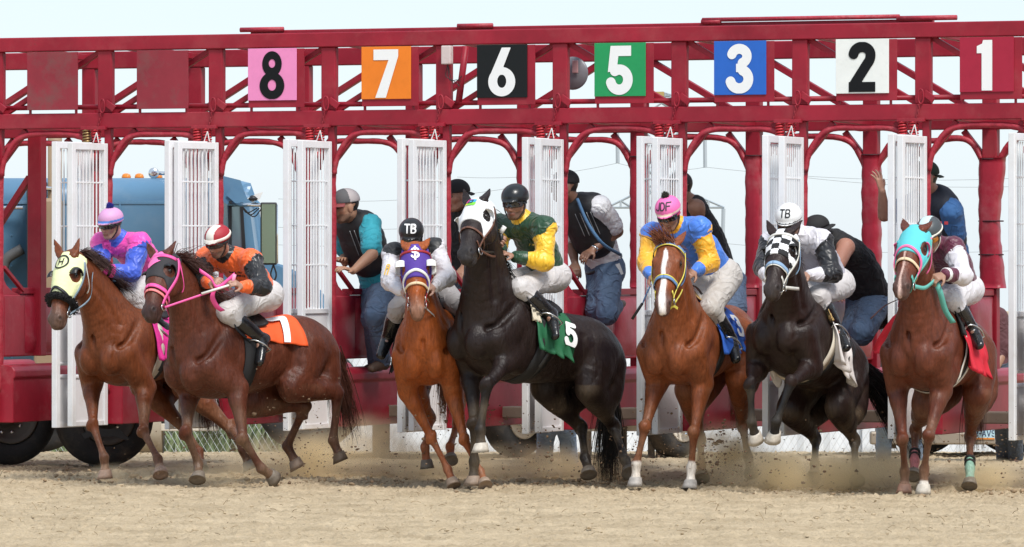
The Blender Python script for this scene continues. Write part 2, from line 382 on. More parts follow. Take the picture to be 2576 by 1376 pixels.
def numeral(ch):
    "bold upright racing numerals, unit height, centred"
    st = lambda s, w=.105: (lambda x, y: seg_d(x, y, s, True) - w)
    el = lambda cx, cy, rx, ry: (lambda x, y: (np.hypot((x - cx) / rx, (y - cy) / ry) - 1) * min(rx, ry))
    pg = lambda p: (lambda x, y: poly_d(x, y, p))
    if ch == '8': U = [(el(0, .235, .225, .265), 1), (el(0, -.22, .285, .285), 1), (el(0, .245, .075, .09), 0), (el(0, -.21, .095, .115), 0)]
    elif ch == '7': U = [(pg([(-.28, .5), (.28, .5), (.28, .36), (-.0, -.5), (-.24, -.5), (.06, .28), (-.28, .28)]), 1)]
    elif ch == '1': U = [(pg([(.12, .5), (-.07, .5), (-.09, .43), (-.2, .38), (-.2, .24), (-.1, .24), (-.1, -.5), (.12, -.5)]), 1)]
    elif ch == '6': U = [(el(0, -.2, .30, .30), 1), (pg([(-.285, -.12), (.0, .5), (.2, .5), (.0, .02), (-.1, -.1)]), 1), (el(0, -.19, .1, .135), 0)]
    elif ch == '5': U = [(pg([(-.2, .5), (.25, .5), (.25, .29), (-.03, .29), (-.06, .03), (-.26, -.04)]), 1), (st(arc(-.01, -.19, .19, .205, 128, -172, 40)), 1)]
    elif ch == '3': U = [(st(arc(-.01, .25, .165, .15, 172, -75, 30), .1), 1), (st(arc(-.01, -.21, .195, .19, 75, -172, 34), .105), 1), (pg([(-.08, .1), (.1, .1), (.1, -.07), (-.08, -.07)]), 1)]
    else: U = [(st(arc(.0, .24, .18, .16, 180, 0, 24) + arc(.0, .24, .18, .22, -4, -50, 8) + [(-.14, -.31), (-.17, -.36)], .105), 1), (pg([(-.28, -.3), (.28, -.3), (.28, -.5), (-.28, -.5), (-.28, -.38)]), 1)]
    def f(x, y):
        d = np.full(np.shape(x), 9.0)
        for q, a in U: d = np.minimum(d, q(x, y)) if a else np.maximum(d, -q(x, y))
        return np.maximum(d, np.abs(y) - .5)
    return f
def arc(cx, cy, rx, ry, a0, a1, n=14):
    return [(cx + rx * math.cos(math.radians(a)), cy + ry * math.sin(math.radians(a))) for a in np.linspace(a0, a1, n)]
GLYPH = {   # strokes in a unit-high cell, (width, strokes)
    'H': (.62, [[(0, 0), (0, 1)], [(.62, 0), (.62, 1)], [(0, .5), (.62, .5)]]),
    'T': (.6, [[(0, 1), (.6, 1)], [(.3, 0), (.3, 1)]]),
    'B': (.5, [[(0, 0), (0, 1), (.28, 1)] + arc(.28, .76, .22, .24, 90, -90) + [(0, .52)], [(.28, .52)] + arc(.28, .26, .25, .26, 90, -90) + [(0, 0)]]),
    'J': (.45, [[(.45, 1), (.45, .22)] + arc(.22, .22, .23, .22, 0, -170)]),
    'D': (.55, [[(0, 0), (0, 1), (.2, 1)] + arc(.2, .5, .36, .5, 90, -90) + [(0, 0)]]),
    'F': (.5, [[(0, 0), (0, 1), (.5, 1)], [(0, .52), (.42, .52)]]),
    'A': (.6, [[(0, 0), (.3, 1), (.6, 0)], [(.12, .35), (.48, .35)]]),
    'V': (.6, [[(0, 1), (.3, 0), (.6, 1)]]),
    'S': (.5, [arc(.25, .75, .24, .25, 20, 270) + arc(.25, .25, .25, .25, 90, -160)]),
    '$': (.5, [arc(.25, .72, .26, .2, 10, 270) + arc(.25, .3, .27, .22, 90, -170), [(.25, -.08), (.25, 1.08)]]),
    'r': (.35, [[(0, 0), (0, .62)], arc(.2, .4, .2, .22, 180, 60)]),
    'y': (.45, [[(0, .62), (.22, .05)], [(.45, .62), (.15, -.3), (0, -.32)]]),
    '8': (.6, [arc(.3, .76, .21, .22, 0, 360, 24), arc(.3, .27, .27, .27, 0, 360, 24)]),
    '7': (.6, [[(.0, .91), (.5, .91)], [(.5, .91), (.2, .0)]]),
    '6': (.6, [arc(.3, .29, .27, .29, 0, 360, 26), [(.04, .36), (.36, 1.0)]]),
    '5': (.6, [[(.52, .91), (.16, .91), (.10, .5)], arc(.27, .31, .27, .3, 130, -160, 24)]),
    '3': (.6, [arc(.27, .75, .24, .22, 165, -80, 18), arc(.27, .28, .27, .28, 85, -165, 20)]),
    '2': (.6, [arc(.28, .71, .24, .26, 175, 0, 16) + arc(.28, .71, .24, .3, 0, -45, 6) + [(.08, .1)], [(.06, .08), (.54, .08)]]),
    '1': (.4, [[(.26, 0), (.26, 1)], [(.26, .86), (.08, .78)]]),
    '-': (.3, [[(0, .5), (.3, .5)]]),
}
def text_field(txt, wt=0.16, gap=0.22, flat=False):
    "signed distance of a line of stroke lettering, unit cap height, centred on the origin"
    tot = sum(GLYPH[c][0] + gap for c in txt) - gap
    def f(x, y):
        d = np.full(np.shape(x), 9.0); ox = -tot / 2
        for c in txt:
            w, st = GLYPH[c]
            for s in st: d = np.minimum(d, seg_d(x - ox, y + .5, s))
            ox += w + gap
        d = d - wt / 2
        return np.maximum(d, np.abs(y) - .5) if flat else d
    return f
def heart(x, y):
    x = np.abs(x); a = np.hypot(x - .25, y - .22) - .26; b = np.maximum((x + y * -1) * .707 - .36, y - .22)
    b = np.maximum(np.maximum(x * .74 - y * .67 - .335, y - .3), -y - .56); return np.minimum(a, b)
def flat_shape(fn, half, step):
    "grid cells inside a 2D signed-distance function, the rim snapped to its outline"
    nx = int(2 * half[0] / step) + 1; ny = int(2 * half[1] / step) + 1
    gx, gy = np.meshgrid(np.linspace(-half[0], half[0], nx), np.linspace(-half[1], half[1], ny), indexing='ij')
    cx = (gx[:-1, :-1] + gx[1:, 1:]) / 2; cy = (gy[:-1, :-1] + gy[1:, 1:]) / 2; ins = fn(cx, cy) < 0
    I, J = np.nonzero(ins); q = np.stack([I * ny + J, (I + 1) * ny + J, (I + 1) * ny + J + 1, I * ny + J + 1], 1)
    used, inv = np.unique(q, return_inverse=True); q = inv.reshape(q.shape); P = np.stack([gx.ravel()[used], gy.ravel()[used]], 1)
    d = fn(P[:, 0], P[:, 1]); e = step * .2
    g = np.stack([(fn(P[:, 0] + e, P[:, 1]) - fn(P[:, 0] - e, P[:, 1])), (fn(P[:, 0], P[:, 1] + e) - fn(P[:, 0], P[:, 1] - e))], 1) / (2 * e)
    g /= (np.linalg.norm(g, axis=1, keepdims=True) + 1e-6)
    cnt = np.bincount(q.ravel(), minlength=len(P)); rim = (cnt < 4)
    P = P - np.where(rim, np.clip(d, -step, step), 0)[:, None] * g
    return P, q
def decal(name, fn, half, step, sol, c, x, y, nrmv, material, parent, infl=0.004, back=0.25, rough_depth=0.6):
    "a shape laid on a solid, projected along -nrmv; half and step in metres, fn in metres"
    P, q = flat_shape(fn, half, step)
    if not len(q): return None
    o = np.asarray(c) + P[:, :1] * np.asarray(x) + P[:, 1:] * np.asarray(y) + np.asarray(nrmv) * back
    pts = march(sol, o, np.broadcast_to(-np.asarray(nrmv), o.shape), infl, 44, rough_depth)
    return mesh_obj(name, pts, q, material, parent, True)
def scaled(fn, s, ox=0.0, oy=0.0):
    return lambda x, y: fn((x - ox) / s, (y - oy) / s) * s

# ------------------------------------------------------------------ the starting gate
TH, Y0G, SP, DREAR = 0.3955, 42.9, 0.976, 1.637
CT, STH = math.cos(TH), math.sin(TH)
def G(t, d, z): return np.array([t * CT + d * STH, Y0G - t * STH + d * CT, z])
GU = np.array([CT, -STH, 0.]); GN = np.array([STH, CT, 0.]); GZ = np.array([0, 0, 1.])
def TP(i): return -4.4695 + SP * i
M_RED = mat('gate_red_paint', (.285, .013, .028), .46, spec=.3, var=.26, vscale=2.6, dirt=(.36, .09, .09), dscale=3.0, damt=.4, bump=.06, bscale=40, chips=(.085, .03, .028), chamt=.64)
M_REDPAD = mat('gate_red_vinyl', (.37, .019, .04), .38, spec=.4, var=.15, vscale=5, dirt=(.42, .20, .20), dscale=4.0, damt=.45, bump=.55, bscale=9)
M_REDPAN = mat('gate_red_panel', (.37, .018, .038), .4, spec=.35, var=.2, vscale=3, dirt=(.46, .2, .2), dscale=3.5, damt=.45, bump=.12, bscale=12)
M_REDB = mat('gate_red_bright', (.46, .02, .03), .45, var=.12, vscale=6)
M_REDTAPE = mat('gate_red_wrap', (.38, .022, .04), .5, var=.2, vscale=14, bump=.8, bscale=26, dirt=(.5, .16, .16), dscale=9, damt=.4)
M_WHITE = mat('door_white_paint', (.80, .81, .82), .38, var=.04, vscale=3, dirt=(.5, .42, .33), dscale=4, damt=.3, chips=(.33, .26, .22), chamt=.67)
M_WHITEP = mat('door_white_panel', (.72, .71, .72), .45, var=.06, vscale=3, dirt=(.45, .36, .26), dscale=3.5, damt=.5, chips=(.3, .2, .15), chamt=.66)
M_WEAR = mat('gate_worn_red', (.25, .016, .03), .55, var=.2, vscale=3, dirt=(.16, .075, .07), dscale=4, damt=.9)
gate = thing('starting_gate', G(0, .8, 0), 'red steel starting gate with numbered stalls and open white doors', 'gate')
def gbox(name, t0, t1, d0, d1, z0, z1, m, parent=None, bevel=.008):
    return MB().box(G((t0 + t1) / 2, (d0 + d1) / 2, (z0 + z1) / 2), GU * (t1 - t0) / 2, GN * (d1 - d0) / 2, GZ * (z1 - z0) / 2).build(name, m, parent or gate, False, bevel)
def gbar(name, a, b, w, h, m, parent=None, bevel=.004):
    a, b = G(*a), G(*b); return MB().bar(a, b, w, h, up=-GN).build(name, m, parent or gate, False, bevel)
DPH = {1: .16, 2: .27, 3: .07, 4: .155, 5: .0, 6: .045, 7: -.03, 8: .065}; DOFF = {1: 40, 2: 27, 3: 35, 4: 28, 5: 34, 6: 35, 7: 40, 8: 23}     # how far each pair of doors stands open
NP = range(-1, 11); TL, TR = TP(-1) - .5, TP(10) + .5
gbox('upper_beam', TL, TR, -.055, .055, 3.341, 3.455, M_RED); gbox('lower_beam', TL, TR, -.06, .05, 2.724, 2.846, M_RED)
gbox('upper_beam', TL, TR, DREAR - .05, DREAR + .05, 3.26, 3.40, M_RED); gbox('lower_beam', TL, TR, DREAR - .05, DREAR + .05, 2.69, 2.80, M_RED)
MB().tube([G(TL, .02, 2.895), G(TR, .02, 2.895)], .02, 10).build('latch_bar', M_RED, gate, True)
# raised rail on the roof with its pipe sleeves
gbox('roof_rail', TP(2) + .05, TP(8) - .1, .5, .56, 3.46, 3.505, M_RED)
for t0, t1 in ((TP(1) + .95, TP(2) + .35), (TP(3) + .88, TP(4) + .2), (TP(5) + .97, TP(6) + .15), (TP(7) + .6, TP(8) + .1)):
    MB().tube([G(t0, .48, 3.51), G(t1, .48, 3.51)], .02, 12).build('pipe_sleeve', M_REDTAPE, gate, True)
MB().tube([G(TP(6), .48, 3.525), G(TP(7) + .62, .48, 3.525)], .017, 10).build('pipe_sleeve', M_REDTAPE, gate, True)
numbers = {2: ('8', (.80, .26, .50), 0), 3: ('7', (.80, .21, .02), 1), 4: ('6', (.007, .009, .010), 1), 5: ('5', (.02, .30, .10), 1), 6: ('3', (.025, .13, .52), 1), 7: ('2', (.80, .82, .78), 0), 8: ('1', (.36, .018, .045), 1)}
M_NUMW = mat('numeral_white', (.82, .83, .82), .5); M_NUMB = mat('numeral_black', (.006, .007, .008), .6, spec=.2)
NAMES = {'8': 'pink plate with a black 8', '7': 'orange plate with a white 7', '6': 'black plate with a white 6', '5': 'green plate with a white 5', '3': 'blue plate with a white 3', '2': 'white plate with a black 2', '1': 'red plate with a white 1'}
def coil(c, r, z0, z1, turns=7):
    q = np.linspace(0, 2 * math.pi * turns, turns * 10); return [c + np.array([r * math.cos(a), r * math.sin(a), z0 + (z1 - z0) * a / q[-1]]) for a in q]
for i in NP:
    t = TP(i); wear = i % 3
    gbox('upright', t - .062, t + .062, -.035, .03, 2.846, 3.341, M_RED)
    # front post, wrapped in tape, below the lower beam
    gbox('front_post', t - .005, t + .05, -.03, .03, 2.35, 2.724, M_RED, bevel=.004)
    zz = np.linspace(2.44, .62, 34); g = np.random.default_rng(i + 20)
    MB().tube([G(t + .022, 0, z) + np.array([g.normal(0, .0016), 0, 0]) for z in zz], .030 + g.normal(0, .0009, len(zz)), 12).build('post_wrap', M_REDTAPE, gate, True)
    # rear post and its padding
    gbox('rear_post', t - .06, t + .06, DREAR - .045, DREAR + .045, .42, 3.26, M_RED)
    if i >= 4:
        z0, z1 = (1.46, 2.50) if i < 8 else (1.46, 2.47); n = 26; zs = np.linspace(z1, z0, n); V = []; fat = .062 if i < 7 else (.07 if i == 7 else .088)
        for k, z in enumerate(zs):
            e = fat + .003 * math.sin(k * 1.7 + i * 2) + .0016 * g.normal() + (.013 * math.sin(k * .22 + i) if i >= 8 else 0); off = .012 * math.sin(k * .25 + i) * (i >= 8)
            for a in np.linspace(0, 2 * math.pi, 20)[:-1]:
                ca, sa = math.cos(a), math.sin(a); sq = (abs(ca) ** 4 + abs(sa) ** 4) ** -.25; V.append(G(t + off + e * sq * ca, DREAR - .0 + .078 * sq * sa, z))
        m_ = 19; F = [(k * m_ + j, k * m_ + (j + 1) % m_, (k + 1) * m_ + (j + 1) % m_, (k + 1) * m_ + j) for k in range(n - 1) for j in range(m_)] + [tuple(range(m_)), tuple((n - 1) * m_ + j for j in range(m_))[::-1]]
        pad = mesh_obj('post_padding', V, F, M_REDPAD, gate, True)
        for zb in ((2.46, 1.98, 1.72) if i >= 8 else (2.5,)): MB().tube([G(t + (fat + .003) * math.cos(a) * 1.05, DREAR + .082 * math.sin(a), zb) for a in np.linspace(0, 2 * math.pi, 24)[:-1]], .006, 6, closed=True).build('padding_band', mat('dark_cord', (.05, .01, .015), .7), pad, True)
    # corner braces and padded hoops, front and rear
    for d, zc, nm in ((0.0, 2.724, 'hoop'), (DREAR, 2.69, 'hoop')):
        gbar('corner_brace', (t + .05, d, zc - .26), (t + .26, d, zc - .01), .045, .05, M_RED); gbar('corner_brace', (t + SP - .02, d, zc - .26), (t + SP - .22, d, zc - .01), .045, .05, M_RED)
        sag = g.uniform(.0, .02) + (.05 if (i == 7 and d > 1) else 0)
        pts = [(t + .04, zc - .38), (t + .07, zc - .25), (t + .17, zc - .10), (t + .30, zc - .045 - sag * .3), (t + .5, zc - .035 - sag), (t + .70, zc - .05 - sag * .3), (t + .82, zc - .10), (t + .90, zc - .22), (t + .95 - (.06 if d == 0 else 0), zc - .34)]
        p = curve_pts([G(a, d - .02, b) for a, b in pts], 36); MB().tube(p, .024 + g.normal(0, .0012, 36), 10).build(nm, M_REDTAPE, gate, True)
    # depth ties and truss diagonals
    gbar('tie_beam', (t, .05, 3.39), (t, DREAR - .05, 3.35), .05, .05, M_RED); gbar('tie_beam', (t, .05, 2.78), (t, DREAR - .05, 2.75), .05, .05, M_RED)
    a, b = ((t + .06, 2.85), (t + SP - .06, 3.34)) if i < 5 else ((t + .06, 3.34), (t + SP - .06, 2.85))
    gbar('diagonal', (a[0], .03, a[1]), (b[0], .03, b[1]), .04, .045, M_RED)
    gbar('diagonal', (a[0] - .1, DREAR, a[1]), (b[0] - .1, DREAR, b[1]), .05, .06, M_RED)
    if False: gbar('diagonal', (b[0] - .1, DREAR + .01, a[1] - .02), (a[0] - .1, DREAR + .01, b[1] - .02), .05, .06, M_RED)
    # hinge springs, latch hook, chain and cable
    for dx in (-.062, -.15):
        sm = mat('spring_brass', (.32, .22, .10), .4, .8) if (i == 1 and dx < -.1) else M_REDB
        MB().tube(coil(G(t + dx, -.05, 0), .03, 2.56, 2.715), .0085, 6).build('hinge_spring', sm, gate, True)
        MB().tube([G(t + dx, -.05, 2.44), G(t + dx, -.05, 2.735)], .017, 8).build('hinge_pin', M_REDB, gate, True); MB().lathe(G(t + dx, -.05, 2.47), GZ, [(0, .03), (0.004, .034), (.05, .034), (.054, .03)], 14).build('hinge_collar', M_REDB, gate, True)
    gbox('hinge_bracket', t - .19, t + .03, -.085, -.012, 2.712, 2.74, M_RED, bevel=.003)
    MB().bar(G(t + .02, -.06, 2.93), G(t + .1, -.06, 2.875), .02, .05).build('latch_lever', M_RED, gate, False, .003)
    MB().tube([G(t + .0 + .022 * math.cos(a), -.075, 2.9 + .055 * math.sin(a)) for a in np.linspace(0, 2 * math.pi, 16)[:-1]], .007, 6, closed=True).build('latch_hook', M_RED, gate, True)
    for k in range(7): MB().tube([G(t - .012 - .004 * k + .007 * math.cos(a) * (k % 2), -.078 + .007 * math.cos(a) * (1 - k % 2), 2.83 - .021 * k + .014 * math.sin(a)) for a in np.linspace(0, 2 * math.pi, 10)[:-1]], .0032, 5, closed=True).build('chain_link', M_RED, gate, True)
    for k, e in enumerate((-.15, -.07)): MB().tube([G(t - .045, -.085, 2.69), G(t - .045 + (e + .1) * .6, -.085, 2.61)], .0045, 6).build('release_cable', mat('cable_white', (.7, .68, .66), .5), gate)
    # plates
    if -1 <= i <= 8:
        tc = t + SP * .5 + .034; pw, ph = .225, .227; zc = 3.118
        if i in numbers:
            dg, col, wh = numbers[i]; bk = gbox('plate_backing', tc - .215, tc + .265, -.075, -.062, zc - .245, zc + .215, M_RED, bevel=.002)
            pl = gbox('number_plate', tc - .215, tc + .205, -.085, -.077, zc - .19, zc + .218, mat('plate_' + dg, col, .5, spec=.25, var=.05, vscale=5, dirt=tuple(c * .55 for c in col), dscale=14, damt=.18), bevel=.002); pl['label'] = NAMES[dg]
            P, q = flat_shape(scaled(numeral(dg), .375), (.2, .2), .0055)
            V = np.array([G(tc - .005 + a, -.089, zc + .008 + b) for a, b in P]); mesh_obj('numeral', V, q, M_NUMW if wh else M_NUMB, pl)
        else:
            gbox('blank_plate', tc - .215, tc + .235, -.08, -.064, zc - .245, zc + .215, M_WEAR, bevel=.002)['label'] = 'blank plate with its number scraped off'
        for sx in (-.2, .21): gbox('plate_strut', tc + sx - .008, tc + sx + .008, -.06, -.04, 2.84, 3.0, M_RED, bevel=.001)
    # partition to the right of the post: padded panel, front cheek, rail, running board
    th = .035
    gbox('partition_panel', t - th, t + th, .04, DREAR - .05, .90, 1.40, M_REDPAN, bevel=.012)
    gbox('partition_rail', t - .045, t + .045, .32, DREAR - .05, 1.402, 1.452, M_RED, bevel=.006); gbar('partition_brace', (t + .04, .03, 1.62), (t + .04, .36, 1.43), .03, .03, M_RED)
    c0 = MB(); c0.add([G(t + a, d, z) for a in (-th * .8, th * .8) for d, z in ((.02, 1.395), (.02, 1.56), (.10, 1.475), (.2, 1.425), (.34, 1.398))], [(0, 1, 2, 3, 4), (9, 8, 7, 6, 5), (0, 5, 6, 1), (1, 6, 7, 2), (2, 7, 8, 3), (3, 8, 9, 4), (4, 9, 5, 0)]); c0.build('partition_cheek', M_REDPAN, gate, False, .004)
    for d0, d1 in ((.40, .98), (1.02, DREAR - .09)):
        n1, n2 = 10, 9; V = []
        for a in range(n1):
            for b in range(n2):
                u, v = a / (n1 - 1), b / (n2 - 1); bul = .026 * (1 - (2 * u - 1) ** 6) * (1 - (2 * v - 1) ** 6) + .006 * math.sin(9 * u + i) * math.sin(7 * v + 2 * i); V.append(G(t + th + .002 + bul, d0 + (d1 - d0) * u, .925 + .455 * v))
        F = [(a * n2 + b, (a + 1) * n2 + b, (a + 1) * n2 + b + 1, a * n2 + b + 1) for a in range(n1 - 1) for b in range(n2 - 1)]; mesh_obj('cushion', V, F, M_REDPAD, gate, True)
    # running board with a rounded padded top
    n = 12; V = []; prof = [(.0, .375), (.0, .79), (.02, .825), (.06, .838), (.15, .838), (.19, .825), (.215, .79), (.215, .74), (.20, .72), (.20, .375)]
    for d in (-.02, DREAR + .6):
        for a, z in prof: V.append(G(t - .05 + a, d, z))
    m_ = len(prof); mesh_obj('running_board', V, [(j, (j + 1) % m_, m_ + (j + 1) % m_, m_ + j) for j in range(m_)] + [tuple(range(m_))[::-1], tuple(m_ + j for j in range(m_))], M_REDPAN, gate, False).modifiers.new('b', 'BEVEL').width = .006
    gbox('cross_tube', t + .05, t + SP - .05, .2, .26, .80, .86, M_WHITEP, bevel=.01) if False else None
    # the two open doors hinged at this post
    for k, dt in enumerate((.024, .024 - DOFF.get(i, 33) / 300)):
        L = .48; ph = DPH.get(i, .06) + (.02 * math.sin(i * 2.3) if k else 0); dv = -GN * math.cos(ph) - GU * math.sin(ph); nv = GU * math.cos(ph) - GN * math.sin(ph); h0 = G(t + dt, -.06, 0)
        z0, z1 = .368 - (.012 if k else 0), 2.606 + (.006 if k else -.004)
        def dp(a, b, z): return h0 + dv * a + nv * b + GZ * z
        rt = bpy.data.objects.new('front_door', None); rt.location = tuple(dp(0, 0, z0)); link(rt, None); rt.parent = gate; rt.matrix_parent_inverse = Matrix.Translation(-gate.location)
        def dbox(nm, a0, a1, b0, b1, za, zb, m, bv=.004):
            mb = MB().box(dp((a0 + a1) / 2, (b0 + b1) / 2, (za + zb) / 2), dv * (a1 - a0) / 2, nv * (b1 - b0) / 2, GZ * (zb - za) / 2); ob = mesh_obj(nm, mb.v, mb.f, m); ob.parent = rt; ob.matrix_parent_inverse = Matrix.Translation(-Vector(dp(0, 0, z0)))
            md = ob.modifiers.new('bevel', 'BEVEL'); md.width = bv; md.segments = 2; return ob
        dbox('stile', L - .05, L, -.024, .024, z0, z1, M_WHITE); dbox('stile', 0, .045, -.022, .022, z0, z1, M_WHITE); dbox('rail', .045, L - .05, -.02, .02, z1 - .055, z1, M_WHITE)
        dbox('rail', .045, L - .05, -.018, .018, 1.262, 1.30, M_WHITEP); dbox('rail', .045, L - .05, -.018, .018, z0, z0 + .04, M_WHITEP)
        dbox('panel', .045, L - .05, -.006, .006, .87, 1.262, M_WHITEP, .001); dbox('panel', .045, L - .05, -.007, .007, z0 + .04, .74, M_WHITEP, .001); dbox('cross_pipe', .045, L - .05, -.016, .016, .74, .775, M_WHITEP, .012); dbox('cross_pipe', .045, L - .05, -.016, .016, .845, .875, M_WHITEP, .012)
        if k == 0 and i == -1:
            mb = MB().tube([(0, 0, 0), (0, 0, 1.252)], .0066, 6); BAR_ME = mesh_obj('bar_template', mb.v, mb.f, M_WHITE).data; bpy.data.objects.remove(bpy.data.objects['bar_template'])
        for q in range(8):
            ob = bpy.data.objects.new('bar', BAR_ME); COL.objects.link(ob); ob.parent = rt; ob.matrix_parent_inverse = Matrix.Translation(-Vector(dp(0, 0, z0))); ob.location = tuple(dp(.08 + q * .045, 0, 1.299))
        for z in (2.29, 1.945, 1.64): dbox('cross_bar', .045, L - .05, -.005, .005, z - .006, z + .006, M_WHITE, .002)
        if k == 1: dbox('door_latch', .1, .16, .022, .034, 1.27, 1.31, M_WHITE, .002)
# odd fittings in the roof truss: box lamp, pole, round horn with a socket plate, loose wires
t6 = TP(4)
gbox('junction_box', t6 + .02, t6 + .1, -.12, -.06, 3.19, 3.335, mat('box_pale', (.6, .5, .48), .5, dirt=(.4, .05, .06), dscale=9, damt=.8))
MB().tube([G(t6 + .2, -.05, 3.33), G(t6 + .14, -.05, 2.9)], .026, 10).build('slanted_pole', M_RED, gate, True)
MB().lathe(G(TP(5) - .12, .55, 3.13), -GN, [(0, .02), (.01, .125), (.02, .13), (.03, .12), (.04, .03)], 28).build('horn_disc', mat('horn_grey', (.22, .22, .24), .45, .3), gate, True)
gbox('socket_plate', TP(5) - .11, TP(5) - .06, .49, .5, 3.13, 3.23, mat('socket_pink', (.45, .25, .25), .6)); gbar('horn_arm', (TP(5) - .3, .55, 3.25), (TP(5) - .15, .55, 3.17), .03, .03, M_RED)
for k in range(3): MB().tube(curve_pts([G(t6 + .06, -.08, 3.19), G(t6 + .05 + .03 * k, -.09, 3.1 - .03 * k), G(t6 + .12 + .02 * k, -.09, 3.06 + .01 * k), G(t6 + .16 + .01 * k, -.08, 3.02 + .04 * k)], 12), .003, 5).build('loose_wire', mat('wire_black', (.012, .012, .013), .6), gate)
# left end leg behind the first stall
gbox('end_leg', TP(0) - .02, TP(0) + .1, .55, .66, .9, 2.7, M_RED); gbar('end_brace', (TP(0) - .35, .6, 1.9), (TP(0) - .02, .6, 2.35), .05, .06, M_RED)
# ------------------------------------------------------------------ ground
def ground_z(x, y):
    return -np.clip(y - 48.2, 0, 400) * .034 - np.clip(y - 450, 0, 9000) * .006
M_DIRT = None
def dirt_material():
    m, nt, b = nodes_of('track_dirt'); N, L = nt.nodes, nt.links; geo = N.new('ShaderNodeNewGeometry').outputs['Position']
    def noise(s, det=6, ro=.6): n = N.new('ShaderNodeTexNoise'); n.inputs['Scale'].default_value = s; n.inputs['Detail'].default_value = det; n.inputs['Roughness'].default_value = ro; L.new(geo, n.inputs[0]); return n.outputs[0]
    r = N.new('ShaderNodeValToRGB'); r.color_ramp.elements[0].position = .3; r.color_ramp.elements[0].color = (.39, .30, .188, 1); r.color_ramp.elements[1].position = .62; r.color_ramp.elements[1].color = (.61, .485, .322, 1); L.new(noise(2.2, 8, .7), r.inputs[0])
    r2 = N.new('ShaderNodeValToRGB'); r2.color_ramp.elements[0].position = .32; r2.color_ramp.elements[0].color = (.66, .63, .58, 1); r2.color_ramp.elements[1].position = .46; r2.color_ramp.elements[1].color = (1, 1, 1, 1); L.new(noise(55, 6, .75), r2.inputs[0])
    mx = N.new('ShaderNodeMix'); mx.data_type = 'RGBA'; mx.blend_type = 'MULTIPLY'; mx.inputs[0].default_value = .75; L.new(r.outputs[0], mx.inputs[6]); L.new(r2.outputs[0], mx.inputs[7]); L.new(mx.outputs[2], b.inputs['Base Color'])
    b.inputs['Roughness'].default_value = .95; b.inputs['Specular IOR Level'].default_value = .2
    bp = N.new('ShaderNodeBump'); bp.inputs['Strength'].default_value = .8; bp.inputs['Distance'].default_value = .03; L.new(noise(40, 6, .7), bp.inputs['Height']); L.new(bp.outputs[0], b.inputs['Normal'])
    return m
M_DIRT = dirt_material()
xs = np.concatenate([[-900, -120, -40, -14, -8.0], np.linspace(-6.2, 6.2, 640), [8.0, 14, 40, 120, 900]]); ys = np.concatenate([[2, 12, 22, 29], np.linspace(31.5, 50.5, 560), np.linspace(51, 70, 60), [80, 100, 150, 250, 450, 900, 1800, 3400]])
gx, gy = np.meshgrid(xs, ys, indexing='ij'); gz = ground_z(gx, gy); fine = (np.clip((gy - 30) / 3, 0, 1) * np.clip((72 - gy) / 10, 0, 1)) * np.clip((9 - np.abs(gx)) / 2, 0, 1)
pp = np.stack([gx, gy * .9, gx * 0], -1); g_ = np.random.default_rng(11)
rough = .012 * wave3(pp, 2.6, 1.) + .010 * wave3(pp, 7.1, 2.) + .008 * np.abs(wave3(pp, 15., 3.)) + g_.normal(0, .0062, gx.shape) + .006 * wave3(pp, 33., 9.) + .016 * np.maximum(wave3(pp, 4.3, 5.) - .35, 0) + .02 * np.maximum(wave3(pp, 11., 7.) - .5, 0)
churn = np.exp(-((gy - (41.8 - .40 * gx)) / 1.4) ** 2); gz = gz + fine * (rough * (1 + .8 * churn) - .008)
ny = len(ys); I, J = np.meshgrid(np.arange(len(xs) - 1), np.arange(ny - 1), indexing='ij'); a = (I * ny + J).ravel(); q = np.stack([a, a + ny, a + ny + 1, a + 1], 1)
ground = tag(mesh_obj('ground', np.stack([gx, gy, gz], -1).reshape(-1, 3), q, M_DIRT, None, True), kind='structure')
# loose clods on the track
def clods(name, centres, sizes, m, label, seed=1, flat=.7):
    g = np.random.default_rng(seed); ico = np.array([(0, 0, 1.), (.894, 0, .447), (.276, .851, .447), (-.724, .526, .447), (-.724, -.526, .447), (.276, -.851, .447), (.724, .526, -.447), (-.276, .851, -.447), (-.894, 0, -.447), (-.276, -.851, -.447), (.724, -.526, -.447), (0, 0, -1)])
    fc = np.array([(0, 1, 2), (0, 2, 3), (0, 3, 4), (0, 4, 5), (0, 5, 1), (1, 6, 2), (2, 7, 3), (3, 8, 4), (4, 9, 5), (5, 10, 1), (6, 7, 2), (7, 8, 3), (8, 9, 4), (9, 10, 5), (10, 6, 1), (11, 7, 6), (11, 8, 7), (11, 9, 8), (11, 10, 9), (11, 6, 10)])
    n = len(centres); V = ico[None] * np.asarray(sizes)[:, None, None] * g.uniform(.55, 1.25, (n, 12, 1)) * np.stack([g.uniform(.7, 1.4, n), g.uniform(.7, 1.4, n), g.uniform(.5, 1., n) * flat], 1)[:, None] + np.asarray(centres)[:, None]
    return tag(mesh_obj(name, V.reshape(-1, 3), (fc[None] + 12 * np.arange(n)[:, None, None]).reshape(-1, 3), m, None, False), label, 'dirt', kind='stuff')
n = 2600; cy = 33 + 17 * g_.uniform(0, 1, n) ** .8; cx = g_.uniform(-5, 5, n) * cy / 45
cs = g_.gamma(1.4, .0032, n) + .0015; clods('dirt_clods', np.stack([cx, cy, ground_z(cx, cy) + cs * .2], 1), cs, M_DIRT, 'loose clods of pale dirt scattered on the track', 3)
n = 1500; t_ = g_.uniform(-4.6, 4.6, n); cy = 42.1 - .40 * t_ + g_.normal(0, .75, n); cs = g_.gamma(1.5, .005, n) + .002
clods('churned_dirt', np.stack([t_, cy, ground_z(t_, cy) + cs * .3], 1), cs, mat('churned_earth', (.30, .21, .125), .95, var=.3, vscale=20), 'churned darker earth under the hooves', 4)
